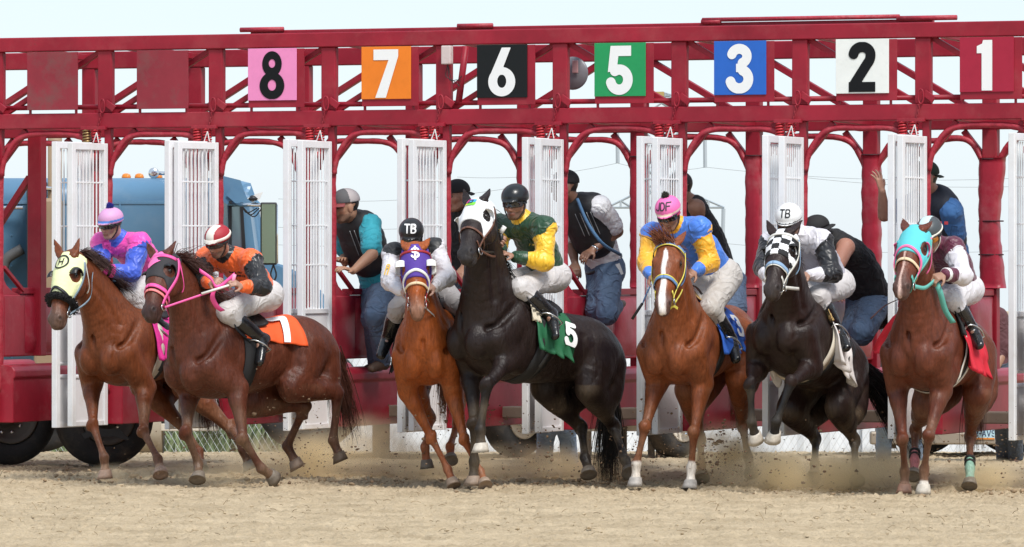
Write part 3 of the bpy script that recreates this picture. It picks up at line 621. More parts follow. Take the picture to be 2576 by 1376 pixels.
n = 700; cx = g_.uniform(-5, 5, n); cy = g_.uniform(34, 49, n); mb = MB()
for k in range(n):
    p = np.array([cx[k], cy[k], ground_z(cx[k], cy[k]) + .012]); d = nrm(g_.normal(size=3) * [1, 1, .45]) * g_.uniform(.02, .07); mb.tube([p, p + d * .5 + [0, 0, .006], p + d], .0022, 3, cap=False)
tag(mb.build('straw_bits', mat('dry_straw', (.25, .18, .1), .9, var=.4, vscale=8)), 'bits of dry straw and root littering the track', 'straw', kind='stuff')

# ------------------------------------------------------------------ truck behind the left stalls
M_BLUE = mat('truck_blue', (.10, .215, .34), .35, spec=.5, var=.08, vscale=1.5, dirt=(.3, .34, .38), dscale=2.5, damt=.22)
M_DARK = mat('truck_black', (.012, .012, .014), .5); M_CHROME = mat('chrome', (.75, .76, .77), .18, 1.0); M_TYRE = mat('tyre_rubber', (.022, .021, .021), .85, var=.3, vscale=9, dirt=(.16, .12, .08), dscale=5, damt=.5, bump=.4, bscale=30)
M_GLASS = mat('truck_glass', (.10, .16, .18), .08, spec=.8); M_BEIGE = mat('tank_beige', (.40, .35, .27), .6, var=.2, vscale=4, dirt=(.25, .19, .12), dscale=5, damt=.6); M_TAN = mat('heat_shield_tan', (.30, .21, .13), .6, var=.15, vscale=2)
YT = 51.0; GZT = float(ground_z(0, YT))
def tx(px, y=YT): return (px - CX) * y / FPX
def tz(py, y=YT): return CAMH - (py - HORIZON) * y / FPX
truck = thing('semi_truck', (tx(400), YT + 1, GZT), 'blue long-nosed truck with a sleeper cab parked behind the left stalls', 'truck')
def wheel(parent, c, r, w, m_rim, yaw=0., name='wheel', deep=.5, toward=-1):
    ax = np.array([math.sin(yaw), toward * math.cos(yaw), 0]); rt = bpy.data.objects.new(name, None); rt.location = tuple(c); COL.objects.link(rt)
    rt.parent = parent; rt.matrix_parent_inverse = Matrix.Translation(-parent.location)
    off = parent.location + rt.location - parent.location
    prof = [(-w / 2, r * .6), (-w / 2, r * .86), (-w / 2 + .03, r * .96), (-w / 2 + .06, r), (w / 2 - .06, r), (w / 2 - .03, r * .96), (w / 2, r * .86), (w / 2, r * .6), (w / 2 - .05, r * .57), (-w / 2 + .05, r * .57)]
    for nm, mb, m in (('tyre', MB().lathe(c, ax, prof + [prof[0]], 48), M_TYRE), ('rim', MB().lathe(c, ax, [(-w / 2 + .05, r * .57), (w / 2 - .01, r * .57), (w / 2, r * .54), (w / 2 - w * deep * .4, r * .46), (w / 2 - w * deep, r * .3), (w / 2 - w * deep + .03, r * .2), (w / 2 - w * deep + .1, r * .16), (w / 2 - w * deep + .1, .0)], 36), m_rim)):
        ob = mesh_obj(nm, mb.v, mb.f, m, None, True); ob.parent = rt; ob.matrix_parent_inverse = Matrix.Translation(-Vector(c))
    u = nrm(np.cross(ax, [0, 0, 1])); v = np.cross(ax, u); mb = MB()
    for a in np.linspace(0, 2 * math.pi, 11)[:-1]: mb.lathe(np.asarray(c) + ax * (w / 2 - w * deep + .02) + (u * math.cos(a) + v * math.sin(a)) * r * .36, ax, [(0, .016), (.035, .016), (.04, .006)], 6)
    ob = mesh_obj('wheel_nuts', mb.v, mb.f, M_CHROME, None, False); ob['kind'] = 'stuff'; ob.parent = rt; ob.matrix_parent_inverse = Matrix.Translation(-Vector(c)); return rt
def extrude_y(name, prof, y0, y1, m, parent, bevel=.02, smooth=False):
    "prism from an x-z outline"
    V = [(x, y, z) for y in (y0, y1) for x, z in prof]; k = len(prof); F = [(j, (j + 1) % k, k + (j + 1) % k, k + j) for j in range(k)] + [tuple(range(k)), tuple(k + j for j in range(k))[::-1]]
    o = mesh_obj(name, V, F, m, parent, smooth); md = o.modifiers.new('b', 'BEVEL'); md.width = bevel; md.segments = 3; md.limit_method = 'ANGLE'; return o
def extrude_x(name, prof, x0, x1, m, parent, bevel=.02, smooth=False):
    V = [(x, y, z) for x in (x0, x1) for y, z in prof]; k = len(prof); F = [(j, (j + 1) % k, k + (j + 1) % k, k + j) for j in range(k)] + [tuple(range(k)), tuple(k + j for j in range(k))[::-1]]
    o = mesh_obj(name, V, F, m, parent, smooth)
    if bevel: md = o.modifiers.new('b', 'BEVEL'); md.width = bevel; md.segments = 3; md.limit_method = 'ANGLE'; md.angle_limit = math.radians(50)
    return o
zr = tz(447); zl = tz(505); rc = zr - zl; x0, x1 = tx(-40), tx(560)
arcp = [(YT + rc * 1.1 * (1 - math.cos(a)), zl + rc * math.sin(a)) for a in np.linspace(0, math.pi / 2, 10)]
sl = extrude_x('sleeper_body', [(YT, .25)] + arcp + [(YT + 2.4 - y + YT, z) for y, z in arcp[::-1]] + [(YT + 2.4, .25)], x0, x1, M_BLUE, truck, 0, True)
sl.data.polygons.foreach_set('use_smooth', [len(p.vertices) == 4 for p in sl.data.polygons])
MB().box(((x0 + x1) / 2, YT - .004, zl - .012), ((x1 - x0) / 2, 0, 0), (0, .006, 0), (0, 0, .016)).build('roof_seam', M_BLUE, truck)
for px in (302, 440, 205): MB().box((tx(px), YT - .003, (zl + .25) / 2), (.009, 0, 0), (0, .004, 0), (0, 0, (zl - .25) / 2)).build('side_seam', M_BLUE, truck)
mb = MB()
for k in range(70): mb.lathe((x0 + .03 + k * (x1 - x0 - .06) / 69, YT - .006, zl - .012), (0, -1, 0), [(0, .006), (.006, .004)], 6)
for px in (30, 310, 330, 372, 430, 545):
    for k in range(6): mb.lathe((tx(px), YT - .002, .5 + k * .28), (0, -1, 0), [(0, .008), (.008, .005)], 6)
mb.build('rivets', M_BLUE, truck)['kind'] = 'stuff'
for px in (232, 312, 345, 392): MB().box((tx(px) - .01, YT + .45, zr + .012), (.042, 0, 0), (0, .05, 0), (0, 0, .034)).build('marker_light', mat('amber_lens_lamp', (.75, .22, .02), .25), truck, False, .03)
MB().lathe((tx(383), YT + .3, zr + .045), (0, -1, 0), [(0, .02), (.04, .035), (.09, .05), (.1, .046), (.105, .02)], 24).build('roof_horn', M_CHROME, truck, True); MB().tube([(tx(383), YT + .3, zr + .045), (tx(450), YT + .3, zr + .045)], .018, 8).build('horn_trumpet', M_CHROME, truck, True)
# cab and door, windscreen, bonnet
xc0, xc1 = x1, tx(622); cz = tz(470)
extrude_y('cab_body', [(xc0, .25), (xc0, cz + .05), (xc0 + .12, cz + .02), (tx(612), tz(520)), (tx(628), tz(640)), (tx(640), tz(690)), (tx(640), .25)], YT + .12, YT + 2.1, M_BLUE, truck, .05)
extrude_y('sun_visor', [(tx(585), tz(474)), (tx(604), tz(488)), (tx(622), tz(506)), (tx(598), tz(510)), (tx(575), tz(490))], YT + .1, YT + 2.12, M_BLUE, truck, .02)
for a, b in (((562, 512), (574, 640)), ((580, 516), (606, 644))): extrude_y('side_window', [(tx(a[0]), tz(a[1])), (tx(b[0] - 6), tz(a[1] + 4)), (tx(b[0]), tz(b[1])), (tx(a[0]), tz(b[1]))], YT + .10, YT + .13, M_GLASS, truck, .01)
extrude_y('window_frame', [(tx(575), tz(506)), (tx(581), tz(506)), (tx(581), tz(650)), (tx(575), tz(650))], YT + .085, YT + .13, M_DARK, truck, .003); extrude_y('window_frame', [(tx(603), tz(510)), (tx(609), tz(510)), (tx(618), tz(650)), (tx(610), tz(650))], YT + .085, YT + .13, M_DARK, truck, .003)
bon = [(tx(640), .35), (tx(640), tz(676)), (tx(690), tz(690)), (tx(730), tz(712)), (tx(775), tz(750)), (tx(800), tz(800)), (tx(806), .35)]
extrude_y('bonnet', bon, YT + .35, YT + 1.9, M_BLUE, truck, .08)
MB().box((tx(812), YT + 1.1, .42), (.04, 0, 0), (0, .95, 0), (0, 0, .12)).build('front_bumper', M_CHROME, truck, False, .02)
# mirror arm and mirror
ym = YT - .25
MB().tube([(tx(575), YT + .1, tz(515)), (tx(640), ym, tz(516)), (tx(698), ym, tz(518))], .018, 8).build('mirror_arm', M_CHROME, truck, True); MB().tube([(tx(697), ym, tz(515)), (tx(698), ym, tz(662))], .018, 8).build('mirror_post', M_CHROME, truck, True); MB().tube([(tx(600), YT + .1, tz(660)), (tx(698), ym, tz(662))], .014, 8).build('mirror_arm', M_CHROME, truck, True)
MB().box((tx(679), ym, tz(588)), (.075, .0, 0), (0, .03, 0), (0, 0, .285)).build('mirror_housing', M_DARK, truck, False, .012); MB().box((tx(679), ym - .034, tz(588)), (.062, 0, 0), (0, .003, 0), (0, 0, .268)).build('mirror_glass', mat('mirror_green', (.26, .34, .24), .12, .55), truck)
MB().lathe((tx(640), ym, tz(506)), (0, 0, 1), [(0, .03), (.02, .05), (.05, .02)], 12).build('antenna_base', M_DARK, truck, True); extrude_y('antenna_dish', [(tx(628), tz(500)), (tx(648), tz(490)), (tx(662), tz(486)), (tx(655), tz(500)), (tx(640), tz(506))], ym - .02, ym + .02, mat('dish_white', (.7, .7, .68), .5), truck, .005)
for k in range(3): MB().tube(curve_pts([(tx(612), ym, tz(520)), (tx(625 + 8 * k), ym, tz(536 + 5 * k)), (tx(650 + 6 * k), ym, tz(524))], 10), .006, 5).build('mirror_cable', M_DARK, truck)
MB().tube(curve_pts([(tx(690), ym, tz(664)), (tx(698), ym, tz(690)), (tx(692), ym, tz(705)), (tx(684), ym, tz(690)), (tx(690), ym, tz(668))], 16), .008, 6).build('mirror_cable', M_DARK, truck)
# exhaust stack, heat shield, black box standing in for the shade in the gap beside the stack
MB().tube([(tx(146), YT - .35, .5), (tx(146), YT - .35, tz(300))], .066, 16).build('exhaust_stack', M_TAN, truck, True); MB().box((tx(132), YT - .47, (tz(500) + .4) / 2), (.13, 0, 0), (0, .045, 0), (0, 0, (tz(500) - .4) / 2)).build('heat_shield', M_TAN, truck, False, .03)
MB().box((tx(97), YT - .2, tz(620)), (.075, 0, 0), (0, .2, 0), (0, 0, .56)).build('gap_shade_box', M_DARK, truck, False, .03); MB().box((tx(100), YT - .3, tz(478)), (.09, 0, 0), (0, .08, 0), (0, 0, .07)).build('battery_box', mat('box_grey', (.08, .08, .08), .6), truck, False, .01); MB().tube([(tx(112), YT - .4, tz(474)), (tx(140), YT - .42, tz(476))], .02, 8).build('stack_clamp', M_CHROME, truck)
MB().tube([(tx(0), YT - .1, tz(523)), (tx(60), YT - .1, tz(523))], .016, 8).build('grab_rail', M_CHROME, truck); MB().tube(curve_pts([(tx(10), YT - .15, tz(680)), (tx(22), YT - .15, tz(650)), (tx(60), YT - .15, tz(626))], 8), .05, 8).build('air_hose', mat('box_grey', (.08, .08, .08), .6), truck, True)
# chassis, tank, step, wheels
MB().box((tx(330), YT + .9, .42), (2.9, 0, 0), (0, .5, 0), (0, 0, .1)).build('chassis', M_DARK, truck)
MB().tube([(tx(262), YT + .3, .17), (tx(405), YT + .3, .17)], .3, 24).build('fuel_tank', M_BEIGE, truck, True); MB().box((tx(470), YT + .2, .14), (.28, 0, 0), (0, .16, 0), (0, 0, .035)).build('step', mat('step_pale', (.6, .56, .48), .5), truck, False, .008); MB().box((tx(470), YT + .3, .32), (.3, 0, 0), (0, .2, 0), (0, 0, .12)).build('tool_box', M_BEIGE, truck, False, .01)
M_RIMW = mat('rim_dusty', (.52, .43, .31), .55, .0, dirt=(.3, .2, .12), dscale=7, damt=.6)
for px in (775, 90): wheel(truck, (tx(px), YT + .25, GZT + .5), .5, .3, M_RIMW, 0, deep=.35)
# ------------------------------------------------------------------ the gate's own road wheels at its left end
for px, d, y in ((18, 0, 45.6), (262, .1, 45.3)):
    wheel(gate, W(px, 1186 - 150, y) * [1, 1, 0] + np.array([0, 0, .4]), .4, .26, mat('rim_grey', (.10, .085, .07), .7), TH, 'road_wheel', deep=.72)
MB().box(W(262, 1100, 45.6), GU * .09, GN * .12, GZ * .3).build('wheel_strut', M_DARK, gate, False, .02); MB().add([W(205, 1092, 45.05), W(232, 1078, 45.05), W(300, 1080, 45.05), W(325, 1102, 45.05), W(318, 1108, 45.05), W(290, 1098, 45.05), W(225, 1100, 45.05), W(212, 1104, 45.05)], [(0, 1, 2, 3, 4, 5, 6, 7)]).build('wheel_guard', M_DARK, gate)
MB().bar(G(TP(0), .9, .48), G(TP(9), .9, .48), .2, .09).build('undercarriage', mat('steel_dusty', (.30, .25, .19), .7, var=.2, vscale=5), gate, False, .01)
# ------------------------------------------------------------------ flatbed trailer and pickup seen under the gate
YR = 47.2; zR = float(ground_z(0, YR))
def rx(px): return (px - CX) * YR / FPX
tr = thing('flatbed_trailer', (rx(1200), YR, zR), 'low dusty trailer with a white hub wheel seen beneath the middle stalls', 'trailer')
MB().box((rx(1230), YR + .4, .40), (1.5, 0, 0), (0, .6, 0), (0, 0, .05)).build('trailer_bed', M_BEIGE, tr, False, .01)
wheel(tr, (rx(1298), YR + .1, zR + .36), .36, .22, mat('hub_white', (.7, .66, .58), .4), .85, deep=.06); wheel(tr, (rx(1700), YR + .1, zR + .3), .3, .22, mat('hub_white', (.7, .66, .58), .4), .8, deep=.06)
for px, w in ((958, 44), (1557, 42)): MB().box((rx(px), YR + .1, .12), (w / 2 / 297, 0, 0), (0, .006, 0), (0, 0, .26)).build('mud_flap', mat('flap_grey', (.10, .09, .08), .8, dirt=(.3, .22, .14), dscale=4, damt=.7), tr)
for px in (1480, 1640, 1660): MB().box((rx(px), YR + .2, .12), (.03, 0, 0), (0, .03, 0), (0, 0, .33)).build('stake', mat('stake_grey', (.25, .23, .2), .7), tr)
MB().box((rx(1570), YR + .15, .26), (.42, 0, 0), (0, .03, 0), (0, 0, .04)).build('rear_bar', mat('bar_pale', (.6, .57, .52), .6), tr); MB().box((rx(1568), YR + .12, .38), (.1, 0, 0), (0, .01, 0), (0, 0, .04)).build('hazard_plate', mat('hazard_yellow', (.7, .6, .03), .5), tr); MB().box((rx(1575), YR + .1, .38), (.05, 0, 0), (0, .01, 0), (0, 0, .035)).build('hazard_plate', mat('hazard_blue', (.05, .12, .4), .5), tr)
YP = 47.6; zP = float(ground_z(0, YP))
def qx(px): return (px - CX) * YP / FPX
def qz(py): return CAMH - (py - HORIZON) * YP / FPX
pk_ = thing('pickup_truck', (qx(2450), YP, zP), 'silver pickup with a blue and white plate seen beneath the rightmost stalls', 'pickup')
MB().box((qx(2430), YP + 1.2, qz(1010)), (.85, 0, 0), (0, 1.1, 0), (0, 0, .2)).build('tailgate_body', mat('pickup_silver', (.42, .42, .43), .35, .4), pk_, False, .03); MB().box((qx(2410), YP + .05, qz(1102)), (.75, 0, 0), (0, .08, 0), (0, 0, .055)).build('rear_bumper', mat('bumper_dusty', (.35, .3, .24), .5, .3), pk_, False, .015)
plt = MB().box((qx(2472), YP - .035, qz(1092)), (.1, 0, 0), (0, .003, 0), (0, 0, .042)).build('licence_plate', mat('plate_pale_blue', (.45, .66, .74), .5), pk_)
MB().box((qx(2472), YP - .0385, qz(1103)), (.098, 0, 0), (0, .001, 0), (0, 0, .007)).build('plate_band', mat('plate_orange', (.7, .25, .04), .5), plt)
P_t, q_t = flat_shape(scaled(text_field('82-AVS', .16), .05), (.1, .028), .004); mesh_obj('plate_lettering', np.array([(qx(2470) + a, YP - .039, qz(1090) + b) for a, b in P_t]), q_t, mat('plate_ink', (.03, .05, .12), .6), plt)
for px in (2330, 2560): wheel(pk_, (qx(px), YP + .5, zP + .36), .36, .24, mat('hub_grey', (.3, .3, .3), .4, .6), 0)
MB().box((qx(2095), YP + .1, zP + .42), (.11, 0, 0), (0, .01, 0), (0, 0, .18)).build('mud_flap', mat('flap_grey', (.10, .09, .08), .8), pk_); MB().box((qx(2230), YP + .1, zP + .36), (.09, 0, 0), (0, .01, 0), (0, 0, .3)).build('mud_flap', mat('flap_grey', (.10, .09, .08), .8), pk_)
# ------------------------------------------------------------------ fences, far grass
YF = 60.0; zF = float(ground_z(0, YF)); fen = thing('chain_link_fence', (0, YF, zF), 'chain link fence far behind the gate', 'fence'); mb = MB(); Hf = 1.15
for k in range(-230, 230):
    x = k * .07
    for sg in (-1, 1): mb.tube([(x, YF + .01 * sg, zF), (x + sg * Hf * .6, YF + .01 * sg, zF + Hf)], .0025, 3, cap=False)
mb.build('wire_mesh', mat('galvanised', (.5, .52, .52), .45, .6), fen)['kind'] = 'stuff'
for k in range(-8, 9): MB().tube([(k * 2.0, YF, zF), (k * 2.0, YF, zF + Hf + .05)], .03, 8).build('fence_post', mat('galvanised', (.5, .52, .52), .45, .6), fen)
MB().tube([(-16, YF, zF + Hf), (16, YF, zF + Hf)], .02, 8).build('top_rail', mat('galvanised', (.5, .52, .52), .45, .6), fen)
wf = thing('white_barrier', (1, YF + 3, zF), 'white ribbed barrier behind the chain link fence', 'fence'); prof = []
for k in range(241): x = -4.2 + k * .075; prof.append((x, YF + 3 + (.02 if (k // 2) % 2 else -.02)))
zb = float(ground_z(0, YF + 3)); V = [(x, y, z) for z in (zb - .1, zb + 1.3) for x, y in prof]; m_ = len(prof)
mesh_obj('ribbed_sheet', V, [(j, j + 1, m_ + j + 1, m_ + j) for j in range(m_ - 1)], mat('barrier_white', (.66, .69, .72), .5, var=.1, vscale=2), wf)
for k in range(0, 10): MB().box((-4 + k * 2, YF + 2.93, zb + .6), (.04, 0, 0), (0, .03, 0), (0, 0, .75)).build('barrier_post', mat('barrier_white', (.66, .69, .72), .5), wf)
g2 = np.random.default_rng(5); n = 5000; gx_ = g2.uniform(-16, -2, n); gy_ = g2.uniform(61.5, 66, n); V = np.zeros((n, 4, 3)); h_ = g2.uniform(.25, .6, n); dx_ = g2.normal(0, .12, n)
V[:, 0] = np.stack([gx_ - .02, gy_, ground_z(gx_, gy_)], 1); V[:, 1] = V[:, 0] + [.04, 0, 0]; V[:, 2] = V[:, 0] + np.stack([dx_ + .025, g2.normal(0, .05, n), h_], 1); V[:, 3] = V[:, 0] + np.stack([dx_ + .015, g2.normal(0, .05, n), h_], 1)
tag(mesh_obj('grass', V.reshape(-1, 3), np.arange(n * 4).reshape(-1, 4), mat('grass_green', (.17, .22, .11), .8, var=.4, vscale=3), None), 'strip of green grass behind the fence', 'grass', kind='stuff')
# ------------------------------------------------------------------ power pylon and lines, far away
YY = 230.0
def py_(px, py): return W(px, py, YY)
pyl = thing('power_pylon', (tx(1665, YY), YY, -5), 'tall lattice power pylon in the distance behind the middle stalls', 'pylon'); MG = mat('pylon_steel_hazed', (.36, .41, .45), .7)  # steel colour lightened to paint in the distance haze
def lat(name, segs, r): 
    mb = MB()
    for a, b in segs: mb.tube([a, b], r, 4)
    return mb.build(name, MG, pyl)
zg = -6.0; legs = []
for dx, dy in ((-1, -1), (1, -1), (1, 1), (-1, 1)):
    b = np.array([tx(1665, YY) + dx * 1.1, YY + dy * 1.1, zg]); m1 = np.array([tx(1665, YY) + dx * .75, YY + dy * .75, tz(330, YY)]); tp = np.array([tx(1665, YY) + dx * .55, YY + dy * .55, tz(238, YY)]); legs.append((b, m1, tp)); lat('tower_leg', [(b, m1), (m1, tp)], .07)
sg_ = []
for k in range(4):
    a, b = legs[k], legs[(k + 1) % 4]
    for u0, u1 in zip(np.linspace(0, 1, 10)[:-1], np.linspace(0, 1, 10)[1:]): sg_ += [(a[0] * (1 - u0) + a[1] * u0, b[0] * (1 - u1) + b[1] * u1), (b[0] * (1 - u0) + b[1] * u0, a[0] * (1 - u1) + a[1] * u1)]
    for u0, u1 in ((0, .5), (.5, 1)): sg_ += [(a[1] * (1 - u0) + a[2] * u0, b[1] * (1 - u1) + b[2] * u1), (b[1] * (1 - u0) + b[2] * u0, a[1] * (1 - u1) + a[2] * u1)]
lat('lattice', sg_, .035)
def crossarm(y0, y1, xl, xr):
    s = []; c = 1665
    for e in (xl, xr):
        a, b, t = py_(c, y0), py_(c, y1), py_(e, y1); s += [(a, t), (b, t)]
        for u in (.25, .5, .75): s += [(a * (1 - u) + t * u, b * (1 - u) + t * u)]; s += [(a * (1 - u) + t * u, b * (1 - u + .2) + t * (u - .2))]
    lat('cross_arm', s, .05)
crossarm(455, 522, 1527, 1822); crossarm(232, 242, 1645, 1700)
lat('cross_arm', [(py_(1640, 236), py_(1690, 240)), (py_(1650, 250), py_(1690, 238))], .05); MB().box(py_(1657, 237), (.22, 0, 0), (0, .2, 0), (0, 0, .1)).build('beacon', mat('beacon_amber', (.4, .28, .1), .5), pyl)
for x0_, y0_, y1_ in ((1553, 330, 410), (1773, 330, 422), (1820, 525, 612)): MB().tube([py_(x0_, y0_), py_(x0_ + (1 if x0_ < 1800 else -2), y1_)], .09, 6).build('insulator', MG, pyl)
for (xa, ya, xb, yb, sag, nm) in ((1150, 445, 1553, 410, 4, 0), (1553, 410, 1680, 418, 2, 0), (1700, 424, 1773, 420, 1, 0), (1773, 420, 2700, 440, 6, 0), (560, 560, 1540, 515, 10, 0), (600, 610, 1527, 560, 8, 0), (1820, 612, 2700, 622, 5, 0), (700, 500, 1300, 470, 5, 0), (1900, 430, 2700, 462, 6, 0)):
    a, b = py_(xa, ya), py_(xb, yb); pts = [a * (1 - u) + b * u - np.array([0, 0, sag * .06 * 4 * u * (1 - u)]) for u in np.linspace(0, 1, 16)]; MB().tube(pts, .011, 4).build('power_line', mat('wire_pale', (.38, .42, .45), .6), pyl)
# ------------------------------------------------------------------ horses
def coat_material():
    m, nt, b = nodes_of('horse_coat'); N, L = nt.nodes, nt.links
    at = N.new('ShaderNodeAttribute'); at.attribute_name = 'Col'
    geo = N.new('ShaderNodeNewGeometry').outputs['Position']
    n = N.new('ShaderNodeTexNoise'); n.inputs['Scale'].default_value = 9; n.inputs['Detail'].default_value = 7; n.inputs['Roughness'].default_value = .65; L.new(geo, n.inputs[0])
    r = N.new('ShaderNodeMapRange'); r.inputs[1].default_value = .3; r.inputs[2].default_value = .7; r.inputs[3].default_value = .8; r.inputs[4].default_value = 1.2; L.new(n.outputs[0], r.inputs[0])
    mx = N.new('ShaderNodeMix'); mx.data_type = 'RGBA'; mx.blend_type = 'MULTIPLY'; mx.inputs[0].default_value = 1; L.new(at.outputs['Color'], mx.inputs[6]); L.new(r.outputs[0], mx.inputs[7])
    mps = N.new('ShaderNodeMapping'); mps.inputs['Scale'].default_value = (1, 1, .22); mps.inputs['Rotation'].default_value = (.25, .35, 0); L.new(geo, mps.inputs[0])
    ns = N.new('ShaderNodeTexNoise'); ns.inputs['Scale'].default_value = 70; ns.inputs['Detail'].default_value = 5; ns.inputs['Roughness'].default_value = .7; L.new(mps.outputs[0], ns.inputs[0])
    rs = N.new('ShaderNodeMapRange'); rs.inputs[1].default_value = .3; rs.inputs[2].default_value = .7; rs.inputs[3].default_value = .68; rs.inputs[4].default_value = 1.32; L.new(ns.outputs[0], rs.inputs[0])
    mx2 = N.new('ShaderNodeMix'); mx2.data_type = 'RGBA'; mx2.blend_type = 'MULTIPLY'; mx2.inputs[0].default_value = 1; L.new(mx.outputs[2], mx2.inputs[6]); L.new(rs.outputs[0], mx2.inputs[7])
    L.new(mx2.outputs[2], b.inputs['Base Color'])
    r2 = N.new('ShaderNodeMapRange'); r2.inputs[1].default_value = .3; r2.inputs[2].default_value = .7; r2.inputs[3].default_value = .34; r2.inputs[4].default_value = .54; L.new(n.outputs[0], r2.inputs[0]); L.new(r2.outputs[0], b.inputs['Roughness'])
    b.inputs['Specular IOR Level'].default_value = .27
    mp = N.new('ShaderNodeMapping'); mp.inputs['Scale'].default_value = (1, 1, .25); L.new(geo, mp.inputs[0])
    n2 = N.new('ShaderNodeTexNoise'); n2.inputs['Scale'].default_value = 160; n2.inputs['Detail'].default_value = 3; L.new(mp.outputs[0], n2.inputs[0])
    n3 = N.new('ShaderNodeTexNoise'); n3.inputs['Scale'].default_value = 14; n3.inputs['Detail'].default_value = 3; L.new(mp.outputs[0], n3.inputs[0])
    bp = N.new('ShaderNodeBump'); bp.inputs['Strength'].default_value = .55; bp.inputs['Distance'].default_value = .005; L.new(n2.outputs[0], bp.inputs['Height'])
    bp2 = N.new('ShaderNodeBump'); bp2.inputs['Strength'].default_value = .35; bp2.inputs['Distance'].default_value = .03; L.new(n3.outputs[0], bp2.inputs['Height']); L.new(bp.outputs[0], bp2.inputs['Normal'])
    mp3 = N.new('ShaderNodeMapping'); mp3.inputs['Scale'].default_value = (1, 1, .55); mp3.inputs['Rotation'].default_value = (0, .5, 0); L.new(geo, mp3.inputs[0])
    n4 = N.new('ShaderNodeTexNoise'); n4.inputs['Scale'].default_value = 6.5; n4.inputs['Detail'].default_value = 2.5; n4.inputs['Distortion'].default_value = .9; L.new(mp3.outputs[0], n4.inputs[0])
    ab = N.new('ShaderNodeMath'); ab.operation = 'SUBTRACT'; ab.inputs[1].default_value = .5; L.new(n4.outputs[0], ab.inputs[0]); ab2 = N.new('ShaderNodeMath'); ab2.operation = 'ABSOLUTE'; L.new(ab.outputs[0], ab2.inputs[0])
    rg = N.new('ShaderNodeMapRange'); rg.inputs[1].default_value = 0; rg.inputs[2].default_value = .12; L.new(ab2.outputs[0], rg.inputs[0])
    bp3 = N.new('ShaderNodeBump'); bp3.inputs['Strength'].default_value = .17; bp3.inputs['Distance'].default_value = .02; L.new(rg.outputs[0], bp3.inputs['Height']); L.new(bp2.outputs[0], bp3.inputs['Normal']); L.new(bp3.outputs[0], b.inputs['Normal'])
    return m
M_COAT = coat_material()
M_EYE = mat('horse_eye', (.008, .005, .004), .08, spec=.8)
M_METAL = mat('tack_metal', (.55, .55, .54), .28, 1.0)
M_LEATHER_B = mat('black_leather', (.012, .012, .013), .42, bump=.2, bscale=90, var=.2)
M_LEATHER_T = mat('brown_leather', (.13, .05, .028), .5, bump=.2, bscale=90, var=.2)
def M_HAIR(col): return mat('horse_hair_%.3f_%.3f' % (col[0], col[1]), col, .42, var=.35, vscale=40)
def strands(name, roots, dirs, lens, r, material, parent, droop=.5, wild=.12, n=7, seed=1):
    "a mass of tapering hair locks, one part"
    g = np.random.default_rng(seed); m = len(roots); d = np.asarray(dirs, float) + g.normal(0, wild, (m, 3)); d /= np.linalg.norm(d, axis=1, keepdims=True)
    L = np.asarray(lens, float) * g.uniform(.7, 1.12, m); w = g.normal(0, wild * .6, (m, 3)); t = np.linspace(0, 1, n)
    bend = np.sin(3 * t[None] + g.uniform(-.2, .2, (m, 1))) * t[None] ** 2
    P = np.asarray(roots)[:, None] + d[:, None] * (L[:, None] * t)[..., None] + w[:, None] * (L[:, None] * bend)[..., None] + np.array([0, 0, -1.])[None, None] * (droop * L[:, None] * t ** 2)[..., None]
    tg = np.gradient(P, axis=1); ref = np.broadcast_to(g.normal(size=(m, 1, 3)), tg.shape); s = np.cross(tg, ref); s /= np.linalg.norm(s, axis=2, keepdims=True) + 1e-9; u = np.cross(tg, s); u /= np.linalg.norm(u, axis=2, keepdims=True) + 1e-9
    rr = (r * (1 - t ** 1.6 * .93))[None] * g.uniform(.6, 1.3, (m, 1)); V = np.stack([P + rr[..., None] * (math.cos(a) * s + math.sin(a) * u) for a in (0, 2.094, 4.189)], 2).reshape(-1, 3)
    b = (np.arange(m)[:, None, None] * n * 3 + np.arange(n - 1)[None, :, None] * 3); k = np.arange(3)[None, None]; k2 = (k + 1) % 3
    Q = np.stack([b + k, b + k2, b + 3 + k2, b + 3 + k], -1).reshape(-1, 4)
    return mesh_obj(name, V, Q, material, parent, True)

